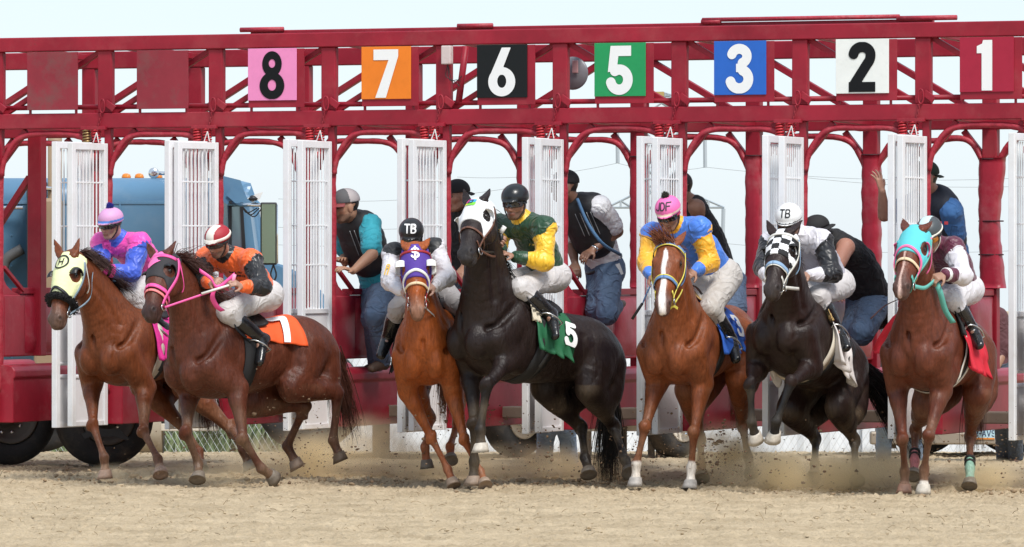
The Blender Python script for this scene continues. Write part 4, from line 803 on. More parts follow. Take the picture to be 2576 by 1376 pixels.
class Horse:
    pass
def make_horse(h):
    o = Horse(); o.h = h; sc = h.get('scale', 1.0)
    Ys = h['Y']; S = W(*h['S'], Ys); H = reach(S, *h['H'], .88 * sc, +1)
    f = nrm(S - H); up = np.array([0, 0, 1.]) + np.array([1., 0, 0]) * h.get('roll', 0); s = nrm(np.cross(up, f)); u = np.cross(f, s)   # s = horse's left
    def T(x, y, z): return S + sc * (x * f + y * s + z * u)
    o.S, o.Hp, o.f, o.s, o.u, o.T = S, H, f, s, u, T
    P = []
    def add(nodes, ra, rb=None, k=.04, tag='body', side=None, **kw):
        P.append(chain(nodes, np.asarray(ra) * sc, None if rb is None else np.asarray(rb) * sc, s if side is None else side, k, tag=tag, **kw))
    # trunk
    sec = [(.19, .005, .15, .17), (.12, -.01, .205, .25), (.03, -.005, .235, .305), (-.12, .0, .25, .305), (-.34, .0, .262, .275), (-.54, .025, .25, .245), (-.72, .055, .238, .225), (-.88, .075, .235, .215), (-1.0, .06, .2, .19), (-1.1, .03, .14, .15)]
    add([T(a, 0, b) for a, b, _, _ in sec], [c for _, _, c, _ in sec], [d for _, _, _, d in sec], k=.05)
    add([T(.02, 0, .24), T(-.12, 0, .295), T(-.3, 0, .245)], [.06, .055, .05], [.08, .085, .07], k=.09)          # withers
    add([T(-.62, 0, .2), T(-.86, 0, .225), T(-1.04, 0, .15)], [.12, .13, .08], [.07, .075, .07], k=.08)           # croup
    # neck and head
    NB = T(.10, 0, .08); poll = reach(NB, *h['poll'], h.get('neckL', .80) * sc, h.get('psg', -1))
    muz = reach(poll, *h['muzzle'], .585 * sc, h.get('msg', -1)); a = nrm(muz - poll)
    hy = math.radians(h['hyaw']); n_h = np.array([-math.sin(hy), -math.cos(hy), h.get('hup', .35)]); n = nrm(n_h - a * np.dot(n_h, a))
    hs = np.cross(n, a)                                                           # horse's left when seen from its own side
    if np.dot(hs, s) < 0: hs = -hs
    hz = h.get('headz', 1.09)
    def Hd(t, sd, nn): return poll + sc * (t * a + hz * sd * hs + hz * nn * n)
    o.poll, o.a, o.n, o.hs, o.Hd = poll, a, n, hs, Hd
    e = Hd(.035, 0, -.075); crest = nrm(np.cross(s, nrm(e - NB))); crest = crest if crest[2] > 0 or np.dot(crest, -f) > 0 else -crest
    if np.dot(crest, f) > 0: crest = -crest
    arch = h.get('arch', .05); nk = []
    for t in (0, .22, .45, .68, .86, 1): nk.append(NB * (1 - t) + e * t + crest * arch * 4 * t * (1 - t) * sc + u * 0)
    sides = np.array([nrm(s * (1 - t) + hs * t) for t in (0, .22, .45, .68, .86, 1)])
    add(nk, [.185, .158, .128, .106, .093, .083], [.27, .24, .2, .168, .142, .11], k=.075, side=sides, tag='neck')
    o.nk = np.array(nk); o.crest = crest; o.sides = sides; o.nkr = np.array([.27, .24, .2, .168, .142, .11]) * sc
    hs_ = dict(side=hs, k=.03, tag='head')
    hd = [(.0, -.055, .078, .085), (.09, -.05, .092, .098), (.17, -.058, .096, .112), (.26, -.056, .082, .105), (.35, -.052, .064, .084), (.43, -.05, .054, .068), (.505, -.052, .053, .058), (.555, -.06, .046, .046)]
    headP0 = len(P)
    add([Hd(t, 0, nn) for t, nn, _, _ in hd], [c * hz for *_, c, _ in hd], [d * hz for *_, d in hd], **hs_)
    for sg in (-1, 1):
        P.append(ball(Hd(.18, sg * .052, -.105), np.array([.115, .042, .088]) * sc * hz, .03, tag='head', ax=(a, hs, n)))     # cheek
        P.append(ball(Hd(.155, sg * .082, -.012), np.array([.04, .022, .03]) * sc, .025, tag='head', ax=(a, hs, n)))     # brow
        P.append(ball(Hd(.528, sg * .036, -.028), np.array([.036, .026, .03]) * sc, .02, tag='muzzle', ax=(a, hs, n)))   # nostril rim
        P.append(chain([Hd(.24, sg * .075, -.045), Hd(.36, sg * .052, -.05)], .014 * sc, k=.02, tag='head'))            # facial crest
    P.append(ball(Hd(.525, 0, -.108), np.array([.05, .036, .028]) * sc, .025, tag='muzzle', ax=(a, hs, n)))              # lower lip and chin
    P.append(chain([Hd(.3, 0, -.125), Hd(.5, 0, -.105)], np.array([.04, .032]) * sc, k=.03, tag='head'))
    for sg in (-1, 1):
        P.append(ball(Hd(.165, sg * .103, -.022), .017 * sc, .02, 'sub', ax=(a, hs, n)))
        P.append(ball(Hd(.536, sg * .058, -.022), np.array([.017, .016, .012]) * sc, .012, 'sub', ax=(a, hs, n)))
        P.append(chain([Hd(.475, sg * .06, -.088), Hd(.59, sg * .02, -.088)], .006 * sc, k=.006, op='sub'))
    headP1 = len(P); o.ears = []
    for sg, tip in ((1, h['ears'][0]), (-1, h['ears'][1])):
        b0 = Hd(.0, sg * .058, .012); e1 = reach(b0, *tip, .175 * sc, h.get('esg', +1)); d = nrm(e1 - b0); sd = nrm(np.cross(d, n)); 
        P.append(chain([b0 - d * .02, b0 + d * .045 * sc, b0 + d * .1 * sc, e1], np.array([.026, .034, .027, .005]) * sc, np.array([.024, .02, .014, .005]) * sc, sd, .02, tag='ear'))
        P.append(chain([b0 + d * .04 + n * .022 * sc, b0 + d * .125 * sc + n * .012], np.array([.02, .008]) * sc, np.array([.014, .008]) * sc, sd, .01, 'sub'))
        o.ears.append((b0, e1))
    # legs
    o.hooves = []; o.limb = {}
    for sg, key in ((1, 'LF'), (-1, 'RF')):
        L = h[key]; sh = T(.17, sg * .17, -.07); el = W(*L[0], T(.02, sg * .17, -.3)[1] + L[4] if len(L) > 4 else T(.02, sg * .17, -.3)[1])
        sgn = h.get(key + 's', (-1, -1, -1))
        kn = reach(el, *L[1], .40 * sc, sgn[0]); fe = reach(kn, *L[2], .275 * sc, sgn[1]); ho = reach(fe, *L[3], .155 * sc, sgn[2])
        add([T(-.12, sg * .13, .19), T(.04, sg * .175, .04), sh], [.07, .08, .08], [.12, .115, .1], k=.032, tag='shoulder')
        P.append(ball(T(.232, sg * .09, -.11), np.array([.118, .088, .14]) * sc, .016, tag='body', ax=(f, s, u)))
        P.append(ball(T(-.05, sg * .185, -.15), np.array([.115, .07, .135]) * sc, .02, tag='body', ax=(f, s, u)))           # triceps
        add([sh, (sh + el) / 2, el], [.095, .09, .078], [.12, .115, .092], k=.045, tag='arm')
        fa = el * .55 + kn * .45; ax1 = nrm(kn - el); fw = nrm(f - ax1 * np.dot(f, ax1))
        add([el, el * .75 + kn * .25 + fw * .012, fa + fw * .006, el * .18 + kn * .82, kn], [.074, .066, .051, .036, .039], [.09, .078, .058, .041, .044], k=.025, tag='fore1')
        P.append(ball(kn + fw * .012, np.array([.047, .046, .05]) * sc, .012, tag='fore1', ax=(nrm(kn - el), s, fw)))
        add([kn, kn * .6 + fe * .4, kn * .25 + fe * .75, fe], [.037, .0245, .0245, .034], [.042, .032, .031, .040], k=.014, tag='fore2')
        pa = fe * .35 + ho * .65
        add([fe, fe * .6 + ho * .4, pa], [.037, .031, .038], [.041, .033, .042], k=.012, tag='fore3')
        o.hooves.append((pa, ho, key)); o.limb[key] = (el, kn, fe, ho)
    for sg, key in ((1, 'LH'), (-1, 'RH')):
        L = h[key]; hip = T(-.86, sg * .14, .08); st = T(*(np.array(h.get(key + 'st', (-.66, .19, -.27))) * np.array([1, sg, 1])))
        sgn = h.get(key + 's', (1, -1, -1))
        hk = reach(st, *L[0], .45 * sc, sgn[0]); fe = reach(hk, *L[1], .36 * sc, sgn[1]); ho = reach(fe, *L[2], .155 * sc, sgn[2])
        add([hip, hip * .5 + st * .5, st], [.118, .122, .095], [.185, .175, .12], k=.035, tag='thigh')
        add([T(-1.06, sg * .11, .02), T(-1.04, sg * .135, -.2), st * .55 + hk * .45], [.09, .092, .055], [.11, .11, .065], k=.035, tag='thigh')
        ax1 = nrm(hk - st); bw = nrm(-f + ax1 * np.dot(f, ax1))
        add([st, st * .7 + hk * .3, st * .4 + hk * .6, st * .12 + hk * .88, hk], [.095, .083, .056, .037, .041], [.12, .105, .07, .05, .056], k=.04, tag='hind1')
        P.append(ball(hk + bw * .02 - ax1 * .02, np.array([.06, .033, .04]) * sc, .02, tag='hind1', ax=(ax1, s, bw)))
        add([hk, hk * .68 + fe * .32, hk * .3 + fe * .7, fe], [.04, .027, .026, .035], [.055, .037, .033, .041], k=.016, tag='hind2')
        pa = fe * .35 + ho * .65
        add([fe, fe * .6 + ho * .4, pa], [.038, .032, .038], [.042, .034, .042], k=.012, tag='hind3')
        o.hooves.append((pa, ho, key)); o.limb[key] = (hip, st, hk, fe, ho)
    # grooves between the muscles
    for sg in (1, -1):
        for pts, r, k in (([(.05, .215, .2), (.19, .205, .02), (.25, .17, -.03)], .022, .035), ([(-.17, .275, .05), (-.16, .275, -.12), (-.09, .25, -.27)], .018, .035), ([(.335, .165, .0), (.315, .185, -.15)], .016, .03), ([(-.6, .265, .12), (-.63, .265, -.06)], .035, .06), ([(-.98, .25, .02), (-.93, .25, -.18)], .016, .03), ([(-.25, .285, -.16), (-.5, .28, -.14)], .012, .03)):
            P.append(chain([T(a_, sg * b_, c_) for a_, b_, c_ in pts], r * sc, k=k, op='sub'))
        jug = [o.nk[j] - o.nkr[j] * .38 * crest + o.sides[j] * sg * w_ for j, w_ in ((1, .165), (2, .137), (3, .113), (4, .1))]; P.append(chain(jug, .018 * sc, k=.035, op='sub'))
    P.append(chain([T(.355, 0, .06), T(.36, 0, -.1), T(.33, 0, -.25)], .016 * sc, k=.025, op='sub'))
    dock = T(-1.1, 0, .12); td = nrm(np.asarray(h.get('taildir', -f * .8 + np.array([0, 0, .25]))))
    P.append(chain([T(-1.0, 0, .14), dock, dock + td * .14], np.array([.05, .042, .03]) * sc, k=.04, tag='body'))
    o.dock = dock + td * .1; o.td = td
    o.sol = Solid(P); o.head = Solid(P[headP0:headP1] + [P[headP0 - 1]]); hc_ = Hd(.2, 0, -.05); o.head = o.head.sample(.007, .05, (hc_ - .42, hc_ + .42)); o.trunk = Solid([p for p in P[:headP0] if p['tag'] in ('body', 'neck')] + [p for p in P if p['tag'] in ('shoulder', 'thigh', 'arm')] + [p for p in P[headP1:] if p['tag'] == 'body']).sample(.016, .08)
    base = T(-.4, 0, 0); base[2] = 0.0
    root = thing(h.get('name', 'race_horse'), base, h['label'], 'horse', 'race horses leaving the starting gate'); o.root = root
    # body mesh with coat colours
    V, Q = o.sol.mesh(h.get('vox', .0105), smooth=1)
    bi, bt = o.sol.tags(V); tg = np.array([p['tag'] for p in P])[bi]
    c = np.tile(np.array(h['coat']), (len(V), 1)); dark = np.array(h['points']); mz = np.array(h['muzzlecol'])
    def mixc(m, col): 
        m = np.clip(m, 0, 1)[:, None]; c[:] = c * (1 - m) + np.asarray(col) * m
    w = wave3(V, 14, h['S'][0]) * .12
    fac = np.zeros(len(V))
    for kx, amt in (('fore1', .5), ('hind1', .5)): fac = np.where(tg == kx, np.clip((bt - .62) * 1.8 + w, 0, 1) * h['leg'], fac)
    for kx in ('fore2', 'fore3', 'hind2', 'hind3'): fac = np.where(tg == kx, h['leg'] * (1 + w), fac)
    mixc(fac, dark)
    tt = (V - poll) @ a / sc; ss = (V - poll) @ hs / sc; nn_ = (V - poll) @ n / sc
    ishead = np.isin(tg, ('head', 'muzzle'))
    mixc(np.where(ishead, np.clip((tt - .40) / .12 + w, 0, 1) * h.get('mz', .8), 0), mz)
    nos = np.min([np.linalg.norm(V - Hd(.536, sg * .058, -.022), axis=1) for sg in (-1, 1)], 0); mixc(np.where(ishead, 1.4 - nos / (.017 * sc), 0), (.006, .005, .005))
    eyed = np.min([np.linalg.norm(V - Hd(.165, sg * .096, -.02), axis=1) for sg in (-1, 1)], 0); mixc(np.where(ishead, 1.7 - eyed / (.028 * sc), 0), np.array(h['coat']) * .25)
    if 'blaze' in h:
        bw_ = np.interp(tt, [.06, .1, .16, .3, .42, .5, .56], h['blaze']); mixc(np.where(ishead & (nn_ > -.07), (bw_ - np.abs(ss + .004 * np.sin(tt * 30))) / .008, 0), h.get('blazecol', (.78, .72, .68)))
    for key, (lvl, col) in h.get('socks', {}).items():
        fe_, ho_ = (o.limb[key][2], o.limb[key][3]) if key in ('LF', 'RF') else (o.limb[key][3], o.limb[key][4])
        dd = nrm(ho_ - fe_); al = (V - fe_) @ dd; near = np.linalg.norm((V - fe_) - al[:, None] * dd, axis=1) < .09
        mixc(np.where(near & (al < .2) & (al > -.3), (al - lvl + w * .1) / .012, 0), col)
    mixc(np.where(V[:, 2] < .75, np.clip((.7 - V[:, 2]) * .35 + w * 1.2, 0, .3), 0), (.36, .27, .17))     # dust kicked up on the legs
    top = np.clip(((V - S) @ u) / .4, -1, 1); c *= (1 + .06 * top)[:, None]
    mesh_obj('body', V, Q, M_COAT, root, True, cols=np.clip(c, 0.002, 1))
    # hooves
    for pa, ho, key in o.hooves:
        hc = h.get('hoofcol', {}).get(key, (.16, .13, .1)); ax = nrm(ho - pa); 
        fw = nrm(f - ax * np.dot(f, ax)); sd = np.cross(ax, fw); pr = [(-.012, .040, .042, -.006), (.0, .046, .049, 0), (.03, .052, .057, .006), (max(.06, np.linalg.norm(ho - pa)), .059, .066, .014)]
        v = []; nn = 20
        for (t, r1, r2, sh_) in pr + [(pr[-1][0] - .012, .042, .046, .014)]:
            for k in range(nn):
                an = 2 * math.pi * k / nn; v.append(pa + ax * t + sd * r1 * sc * math.cos(an) + fw * (r2 * sc * math.sin(an) + sh_))
        fc = [(i * nn + k, i * nn + (k + 1) % nn, (i + 1) * nn + (k + 1) % nn, (i + 1) * nn + k) for i in range(4) for k in range(nn)] + [tuple(range(nn))[::-1], tuple(4 * nn + k for k in range(nn))]
        mesh_obj('hoof', v, fc, mat('hoof_%.2f' % hc[0], hc, .6, var=.3, vscale=30, bump=.2, bscale=50), root, True)
    for sg in (-1, 1):
        MB().lathe(Hd(.163, sg * .087, -.022), hs * sg, [(-.02, .008), (-.016, .016), (-.004, .0225), (.006, .02), (.013, .013), (.0165, .004)], 14).build('eye', M_EYE, root, True)
    # mane, forelock, tail
    g = np.random.default_rng(int(h['S'][0])); hm = M_HAIR(h['hair']); roots = []; dirs = []; ln = []
    mside = h.get('maneside', 1); fl = np.asarray(h.get('maneflow', (.35, .2, .35)))
    for i in range(int(h.get('mane_n', 420) * 1.7)):
        t = g.uniform(.08, 1.0); x = t * 5; j = min(int(x), 4); ft = x - j
        p = o.nk[j] * (1 - ft) + o.nk[j + 1] * ft; r = o.nkr[j] * (1 - ft) + o.nkr[j + 1] * ft; sd = nrm(o.sides[j] * (1 - ft) + o.sides[j + 1] * ft)
        tg_ = nrm(o.nk[j + 1] - o.nk[j]); cr = nrm(np.cross(sd, tg_)); cr = cr if np.dot(cr, crest) > 0 else -cr
        roots.append(p + cr * (r - .012) + sd * g.normal(0, .012)); dirs.append(cr * .5 + sd * mside * g.uniform(.0, .9) + fl * g.uniform(.3, 1.2)); ln.append(h.get('manelen', .2))
    strands('mane', roots, dirs, ln, .0034, hm, root, h.get('manedroop', .75), h.get('manewild', .22), 7, int(h['S'][0]) + 1)
    if h.get('forelock', .0):
        roots = [Hd(g.uniform(-.02, .04), g.normal(0, .025), .03) for _ in range(110)]
        strands('forelock', roots, [np.asarray(h.get('foredir', a * .6 + n * .5)) for _ in roots], [h['forelock']] * len(roots), .0045, hm, root, h.get('foredroop', .3), .2, 6, 5)
    roots = []; dirs = []; tl = h.get('taillen', .75); td2 = np.asarray(h.get('tailflow', (.3, .3, -.9)))
    for i in range(int(h.get('tail_n', 360) * 1.6)):
        q = g.uniform(-.05, .1); roots.append(o.dock + td * q + g.normal(0, .016, 3)); dirs.append(td * .55 + td2)
    strands('tail', roots, dirs, [tl] * len(roots), .0042, hm, root, .35, .14, 9, 9)
    return o

# ---- tack
def head_ring(o, name, t0, t1, width, material, th=.006, infl=.007, a0=0, a1=360, n=40, tilt=0.0):
    "strap round the head: passes t0 on the nose side and t1 under the jaw"
    ang = np.radians(np.linspace(a0, a1, n)); c = []; d = []
    for q in ang:
        nn, sd = math.cos(q), math.sin(q); t = (t0 + t1) / 2 + (t0 - t1) / 2 * nn + tilt * sd
        dv = o.n * nn + o.hs * sd; c.append(o.Hd(t, 0, -.055) + dv * .25); d.append(-dv)
    p = march(o.head, np.array(c), np.array(d), infl, 44, .4)
    wd = nrm(o.a * 1.0 + o.n * ((t0 - t1) * -2.0) * 0)
    return MB().ribbon(p, wd, width, th, -np.array(d)).build(name, material, o.root, True)
def head_strap(o, name, pts, width, material, infl=.007, th=.006, n=18, parent=None):
    "strap along the head through (t, side, n) points, laid on the surface"
    P = curve_pts([o.Hd(*p) for p in pts], n); ctr = curve_pts([o.Hd(p[0], 0, -.06) for p in pts], n); d = P - ctr; d /= np.linalg.norm(d, axis=1, keepdims=True)
    q = march(o.head, ctr + d * .28, -d, infl, 44, .5); tg = np.gradient(q, axis=0)
    wd = np.array([nrm(np.cross(tg[i], d[i])) for i in range(n)])
    return MB().ribbon(q, wd, width, th, d).build(name, material, parent or o.root, True)
def hood(o, material, t1=.31, side_t=.36, t0=-.03, eye=.05, trim=None, infl=.008, label=None, eyelong=1.15, cols=None):
    Hd, a, hs, n, poll = o.Hd, o.a, o.hs, o.n, o.poll
    sol = o.head; c = Hd(.18, 0, -.05)
    def reg(P):
        d = P - poll; t = d @ a; sd = np.abs(d @ hs); nn = d @ n
        low = t - (t1 + (side_t - t1) * np.clip((-.01 - nn) / .1, 0, 1) - .10 * np.clip(1 - sd / .05, 0, 1) * np.clip((nn + .04) / .05, 0, 1) * 0)
        g = np.maximum(low, t0 - t)
        for sg in (-1, 1):
            q = P - Hd(.165, sg * .095, -.02); e2 = np.sqrt(((q @ a) / eyelong) ** 2 + (q @ n) ** 2 + ((q @ hs) * .45) ** 2) - eye; g = np.maximum(g, -e2)
        for b0, e1 in o.ears:
            ax = nrm(e1 - b0); q = P - b0; al = q @ ax; rr = np.linalg.norm(q - al[:, None] * ax, axis=1) - .036; g = np.maximum(g, -np.maximum(rr, -al - .02))
        return np.maximum(g, -.105 - nn + .0 * t)
    V, Q = sol.mesh(infl, reg)
    mi = None
    if cols is not None:
        F = V[Q].mean(1); d = F - poll; mi = cols(d @ a, d @ hs, d @ n)
    ob = mesh_obj('hood', V, Q, material, o.root, True, mi=mi)
    if label: ob['label'] = label
    if trim is not None:
        mt, w = trim
        # edging along the lower rim over the nose
        head_strap(o, 'hood_edging', [(side_t, -.09, -.09), (t1 + .01, -.07, -.02), (t1 - .035, 0, .05), (t1 + .01, .07, -.02), (side_t, .09, -.09)], w, mt, infl + .004, .008, 30)
    return ob
def blinker(o, sg, material, r=.052, out=.05, name='blinker', a0=-100, a1=100):
    "moulded cup behind one eye"
    c = o.Hd(.165, sg * .092, -.022); R = []; m = 18; V = []
    for q in np.radians(np.linspace(a0, a1, m)):
        dv = -o.a * math.cos(q) + o.n * math.sin(q) * 1.0
        for (rr, ou) in ((r * 1.12, -.012), (r * 1.15, out * .5), (r * .95, out), (r * .78, out * 1.12), (r * .7, out * 1.05), (r * .9, out * .85), (r * 1.05, out * .4), (r * 1.02, -.012)):
            V.append(c + dv * rr + o.hs * sg * ou)
    k = 8; F = [(i * k + j, i * k + (j + 1) % k, (i + 1) * k + (j + 1) % k, (i + 1) * k + j) for i in range(m - 1) for j in range(k)] + [tuple(range(k)), tuple((m - 1) * k + j for j in range(k))[::-1]]
    return mesh_obj(name, V, F, material, o.root, True)
def bridle(o, m1, m2, w=.02, nose=True, brow=True, cheek=True, rings=True, throat=True):
    if nose: head_ring(o, 'noseband', .335, .345, w * 1.2, m1)
    if brow: head_strap(o, 'browband', [(.045, -.09, -.04), (.05, -.06, .02), (.055, 0, .05), (.05, .06, .02), (.045, .09, -.04)], w, m1, .012)
    for sg in (-1, 1):
        if cheek: head_strap(o, 'cheekpiece', [(.03, sg * .08, -.06), (.15, sg * .1, -.085), (.3, sg * .1, -.08), (.455, sg * .07, -.085)], w, m1, .011)
        if throat: head_strap(o, 'throatlatch', [(.02, sg * .08, -.05), (.1, sg * .1, -.12), (.2, sg * .06, -.2)], w * .7, m2, .01)
        if rings:
            c = o.Hd(.462, sg * .066, -.088); MB().tube([c + .026 * (math.cos(q) * o.a + math.sin(q) * o.n) for q in np.linspace(0, 2 * math.pi, 20)[:-1]], .0042, 6, closed=True).build('bit_ring', M_METAL, o.root, True)
def rein(o, sg, hand, material, sag=.03, mid=None, w=.016, t=.462):
    c = o.Hd(t, sg * .072, -.09); pts = [c] + ([np.asarray(m) for m in mid] if mid else [(c + hand) / 2 + np.array([0, 0, -sag])]) + [np.asarray(hand)]
    p = curve_pts(pts, 22); MB().ribbon(p, np.array([0, 0, 1.]), w, .005).build('rein', material, o.root, True)
def body_ring(o, name, x0, x1, width, material, infl=.006, a0=0, a1=360, n=48):
    ang = np.radians(np.linspace(a0, a1, n)); c = []; d = []
    for q in ang:
        z, y = math.cos(q), math.sin(q); x = (x0 + x1) / 2 + (x0 - x1) / 2 * z; dv = o.u * z + o.s * y; c.append(o.T(x, 0, 0) + dv * .55); d.append(-dv)
    p = march(o.trunk, np.array(c), np.array(d), infl, 44, .6)
    return MB().ribbon(p, o.f, width, .007, -np.array(d)).build(name, material, o.root, True)
def saddlecloth(o, material, x0=-.12, x1=-.66, drop=88, drop1=None, infl=.012, number=None, nummat=None, label=None, flare=.03, nsize=.2, npos=(-.5, 60), flip=1, wav=.012, hang=0.0):
    nx, na = 26, 44; drop1 = drop if drop1 is None else drop1; c = []; d = []; G = []
    for i in range(nx):
        x = x0 + (x1 - x0) * i / (nx - 1); dr = drop + (drop1 - drop) * i / (nx - 1)
        for q in np.radians(np.linspace(-dr, dr, na)):
            dv = o.u * math.cos(q) + o.s * math.sin(q); c.append(o.T(x, 0, .0) + dv * .6); d.append(-dv); G.append((i / (nx - 1), abs(q) / math.radians(dr)))
    d = np.array(d); p = march(o.trunk, np.array(c), d, infl, 44, .65); G = np.array(G)
    wv = np.sin(G[:, 0] * 17 + 1.2) * wav * G[:, 1] ** 2 + flare * np.clip(G[:, 1] - .7, 0, 1) + .5 * flare * np.clip(G[:, 0] - .75, 0, 1)
    p = p - d * wv[:, None]
    if hang:
        # loose lower edges that fall straight down and swing out
        P2 = p.reshape(nx, na, 3); k = 6; ex = []
        for i in range(nx):
            e = (.55 + .45 * math.sin(i * .9 + 1)) * .35 + .65; lo_ = [P2[i, 0] + (-o.s * .12 * t - np.array([0, 0, 1.])) * hang * e * t + o.f * .03 * math.sin(i * .8) * t for t in np.linspace(1, 0, k + 1)[:-1]]; hi_ = [P2[i, -1] + (o.s * .12 * t - np.array([0, 0, 1.])) * hang * e * t + o.s * .035 * math.sin(i * .95) * t for t in np.linspace(0, 1, k + 1)[1:]]; ex.append(np.vstack([lo_, P2[i], hi_]))
        p = np.array(ex).reshape(-1, 3); na = na + 2 * k
    q = np.array([(i * na + j, (i + 1) * na + j, (i + 1) * na + j + 1, i * na + j + 1) for i in range(nx - 1) for j in range(na - 1)])
    ob = mesh_obj('saddlecloth', p, q, material, o.root, True)
    md = ob.modifiers.new('thick', 'SOLIDIFY'); md.thickness = .008; md.offset = 1
    if label: ob['label'] = label
    if number:
        px, pa = npos; dv = o.u * math.cos(math.radians(pa)) + o.s * math.sin(math.radians(pa)) * flip; yv = nrm(o.u * math.sin(math.radians(pa)) - o.s * math.cos(math.radians(pa)) * flip)
        fn = text_field(number, .24, flat=True); P, fq = flat_shape(scaled(fn, nsize), (nsize * .6, nsize * .62), .006)
        xa = -o.f * flip
        oo = o.T(px, 0, .0) + dv * .55 + P[:, :1] * xa + P[:, 1:] * yv
        pts = march(o.trunk, oo, np.broadcast_to(-dv, oo.shape), infl + .012 + flare * .35, 44, .6)
        mesh_obj('cloth_number', pts, fq, nummat, ob, True)
    return ob
def saddle(o, material):
    nx, na = 10, 24; c = []; d = []; G = []
    for i in range(nx):
        x = -.17 - .24 * i / (nx - 1)
        for q in np.radians(np.linspace(-40, 40, na)):
            dv = o.u * math.cos(q) + o.s * math.sin(q); c.append(o.T(x, 0, 0) + dv * .6); d.append(-dv); G.append(i / (nx - 1))
    d = np.array(d); p = march(o.trunk, np.array(c), d, .026, 44, .65); G = np.array(G); p = p + o.u * (.03 * np.abs(2 * G - 1) ** 3)[:, None]
    q = np.array([(i * na + j, (i + 1) * na + j, (i + 1) * na + j + 1, i * na + j + 1) for i in range(nx - 1) for j in range(na - 1)])
    ob = mesh_obj('saddle', p, q, material, o.root, True); md = ob.modifiers.new('thick', 'SOLIDIFY'); md.thickness = .018; md.offset = 0
    return ob
# ------------------------------------------------------------------ the seven horses
HORSES = {}
BAY = (.135, .042, .018); CHEST = (.24, .073, .024); LIVER = (.095, .030, .017); BLACK = (.017, .011, .011); DBAY = (.022, .012, .010)
def horse_A():
    o = make_horse(dict(label='chestnut horse in a pale yellow hood with a circled letter, leftmost of the field', Y=42.4, S=(300, 868), H=(455, 885), roll=0,
        poll=(172, 645), muzzle=(128, 812), hyaw=34, ears=((200, 597), (136, 600)), arch=.05,
        RF=((232, 965), (234, 1069), (262, 1150), (266, 1204)), LF=((366, 975), (361, 1086), (397, 1154), (407, 1196)),
        RH=((470, 1085), (500, 1135), (507, 1180)), LH=((585, 1085), (610, 1130), (632, 1180)), LHs=(1, -1, -1),
        coat=(.145, .040, .014), points=(.10, .024, .011), leg=.6, muzzlecol=(.11, .075, .06), hair=(.045, .014, .009), hoofcol={'RF': (.42, .27, .19), 'LF': (.42, .27, .19)},
        manelen=.24, maneflow=(.45, .2, .25), mane_n=420, forelock=0, taildir=(.2, .5, -.3), tailflow=(0, .1, -1.3), taillen=.55, tail_n=160, socks={'RF': (.05, (.40, .23, .15)), 'LF': (.06, (.36, .2, .13))}))
    HORSES['A'] = o; ye = mat('pale_yellow_cloth', (.78, .82, .46), .8, bump=.35, bscale=45, var=.08); bk = mat('black_fleece', (.006, .006, .007), .95, bump=1.0, bscale=120)
    hood(o, ye, .34, .40, -.02, .052, (M_LEATHER_B, .022), label='pale yellow hood with a circled black letter')
    bp = mat('black_print', (.01, .01, .012), .7); cc = o.Hd(.085, .0, .06); xa = o.hs if o.hs[0] > 0 else -o.hs
    for fn in (lambda x, y: np.abs(np.hypot(x, y) - .058) - .006, scaled(text_field('H', .16), .058)):
        decal('hood_emblem', fn, (.07, .07), .0045, o.head, cc, xa, -o.a, o.n, bp, o.root, .014, .15, .3)
    for sg in (-1, 1): blinker(o, sg, M_LEATHER_B, .052, .035, a0=-70, a1=110)
    # fleece noseband
    ang = np.linspace(0, 360, 44)[:-1]; c = []
    for q in np.radians(ang): c.append(o.Hd(.375, 0, -.05) + (o.n * math.cos(q) + o.hs * math.sin(q)) * .25)
    c = np.array(c); d = np.array([-(o.n * math.cos(q) + o.hs * math.sin(q)) for q in np.radians(ang)]); p = march(o.head, c, d, .016, 44, .4)
    MB().tube(p, .026, 10, closed=True).build('fleece_noseband', bk, o.root, True)
    g = np.random.default_rng(3); i = g.integers(0, len(p), 900); dd = nrm(g.normal(size=(1, 3))); D = g.normal(size=(900, 3)); D /= np.linalg.norm(D, axis=1, keepdims=True); D = D - d[i] * .6
    strands('fleece', p[i] + D * .02, D, [.016] * 900, .0045, bk, o.root, 0, .2, 3, 4)
    br = mat('grey_blue_webbing', (.2, .27, .33), .7, var=.3, vscale=30); bw = mat('white_webbing', (.7, .68, .62), .7, var=.15)
    bridle(o, br, bw, .02, nose=False, brow=False)
    saddlecloth(o, mat('magenta_cloth', (.62, .02, .24), .75, bump=.3, bscale=30), -.1, -.62, 84, label='magenta saddlecloth', hang=.14)
    saddle(o, M_LEATHER_B); body_ring(o, 'girth', -.2, -.2, .09, mat('cream_girth', (.62, .56, .46), .8, var=.15)); body_ring(o, 'overgirth', -.29, -.25, .07, mat('black_webbing', (.012, .012, .013), .8))
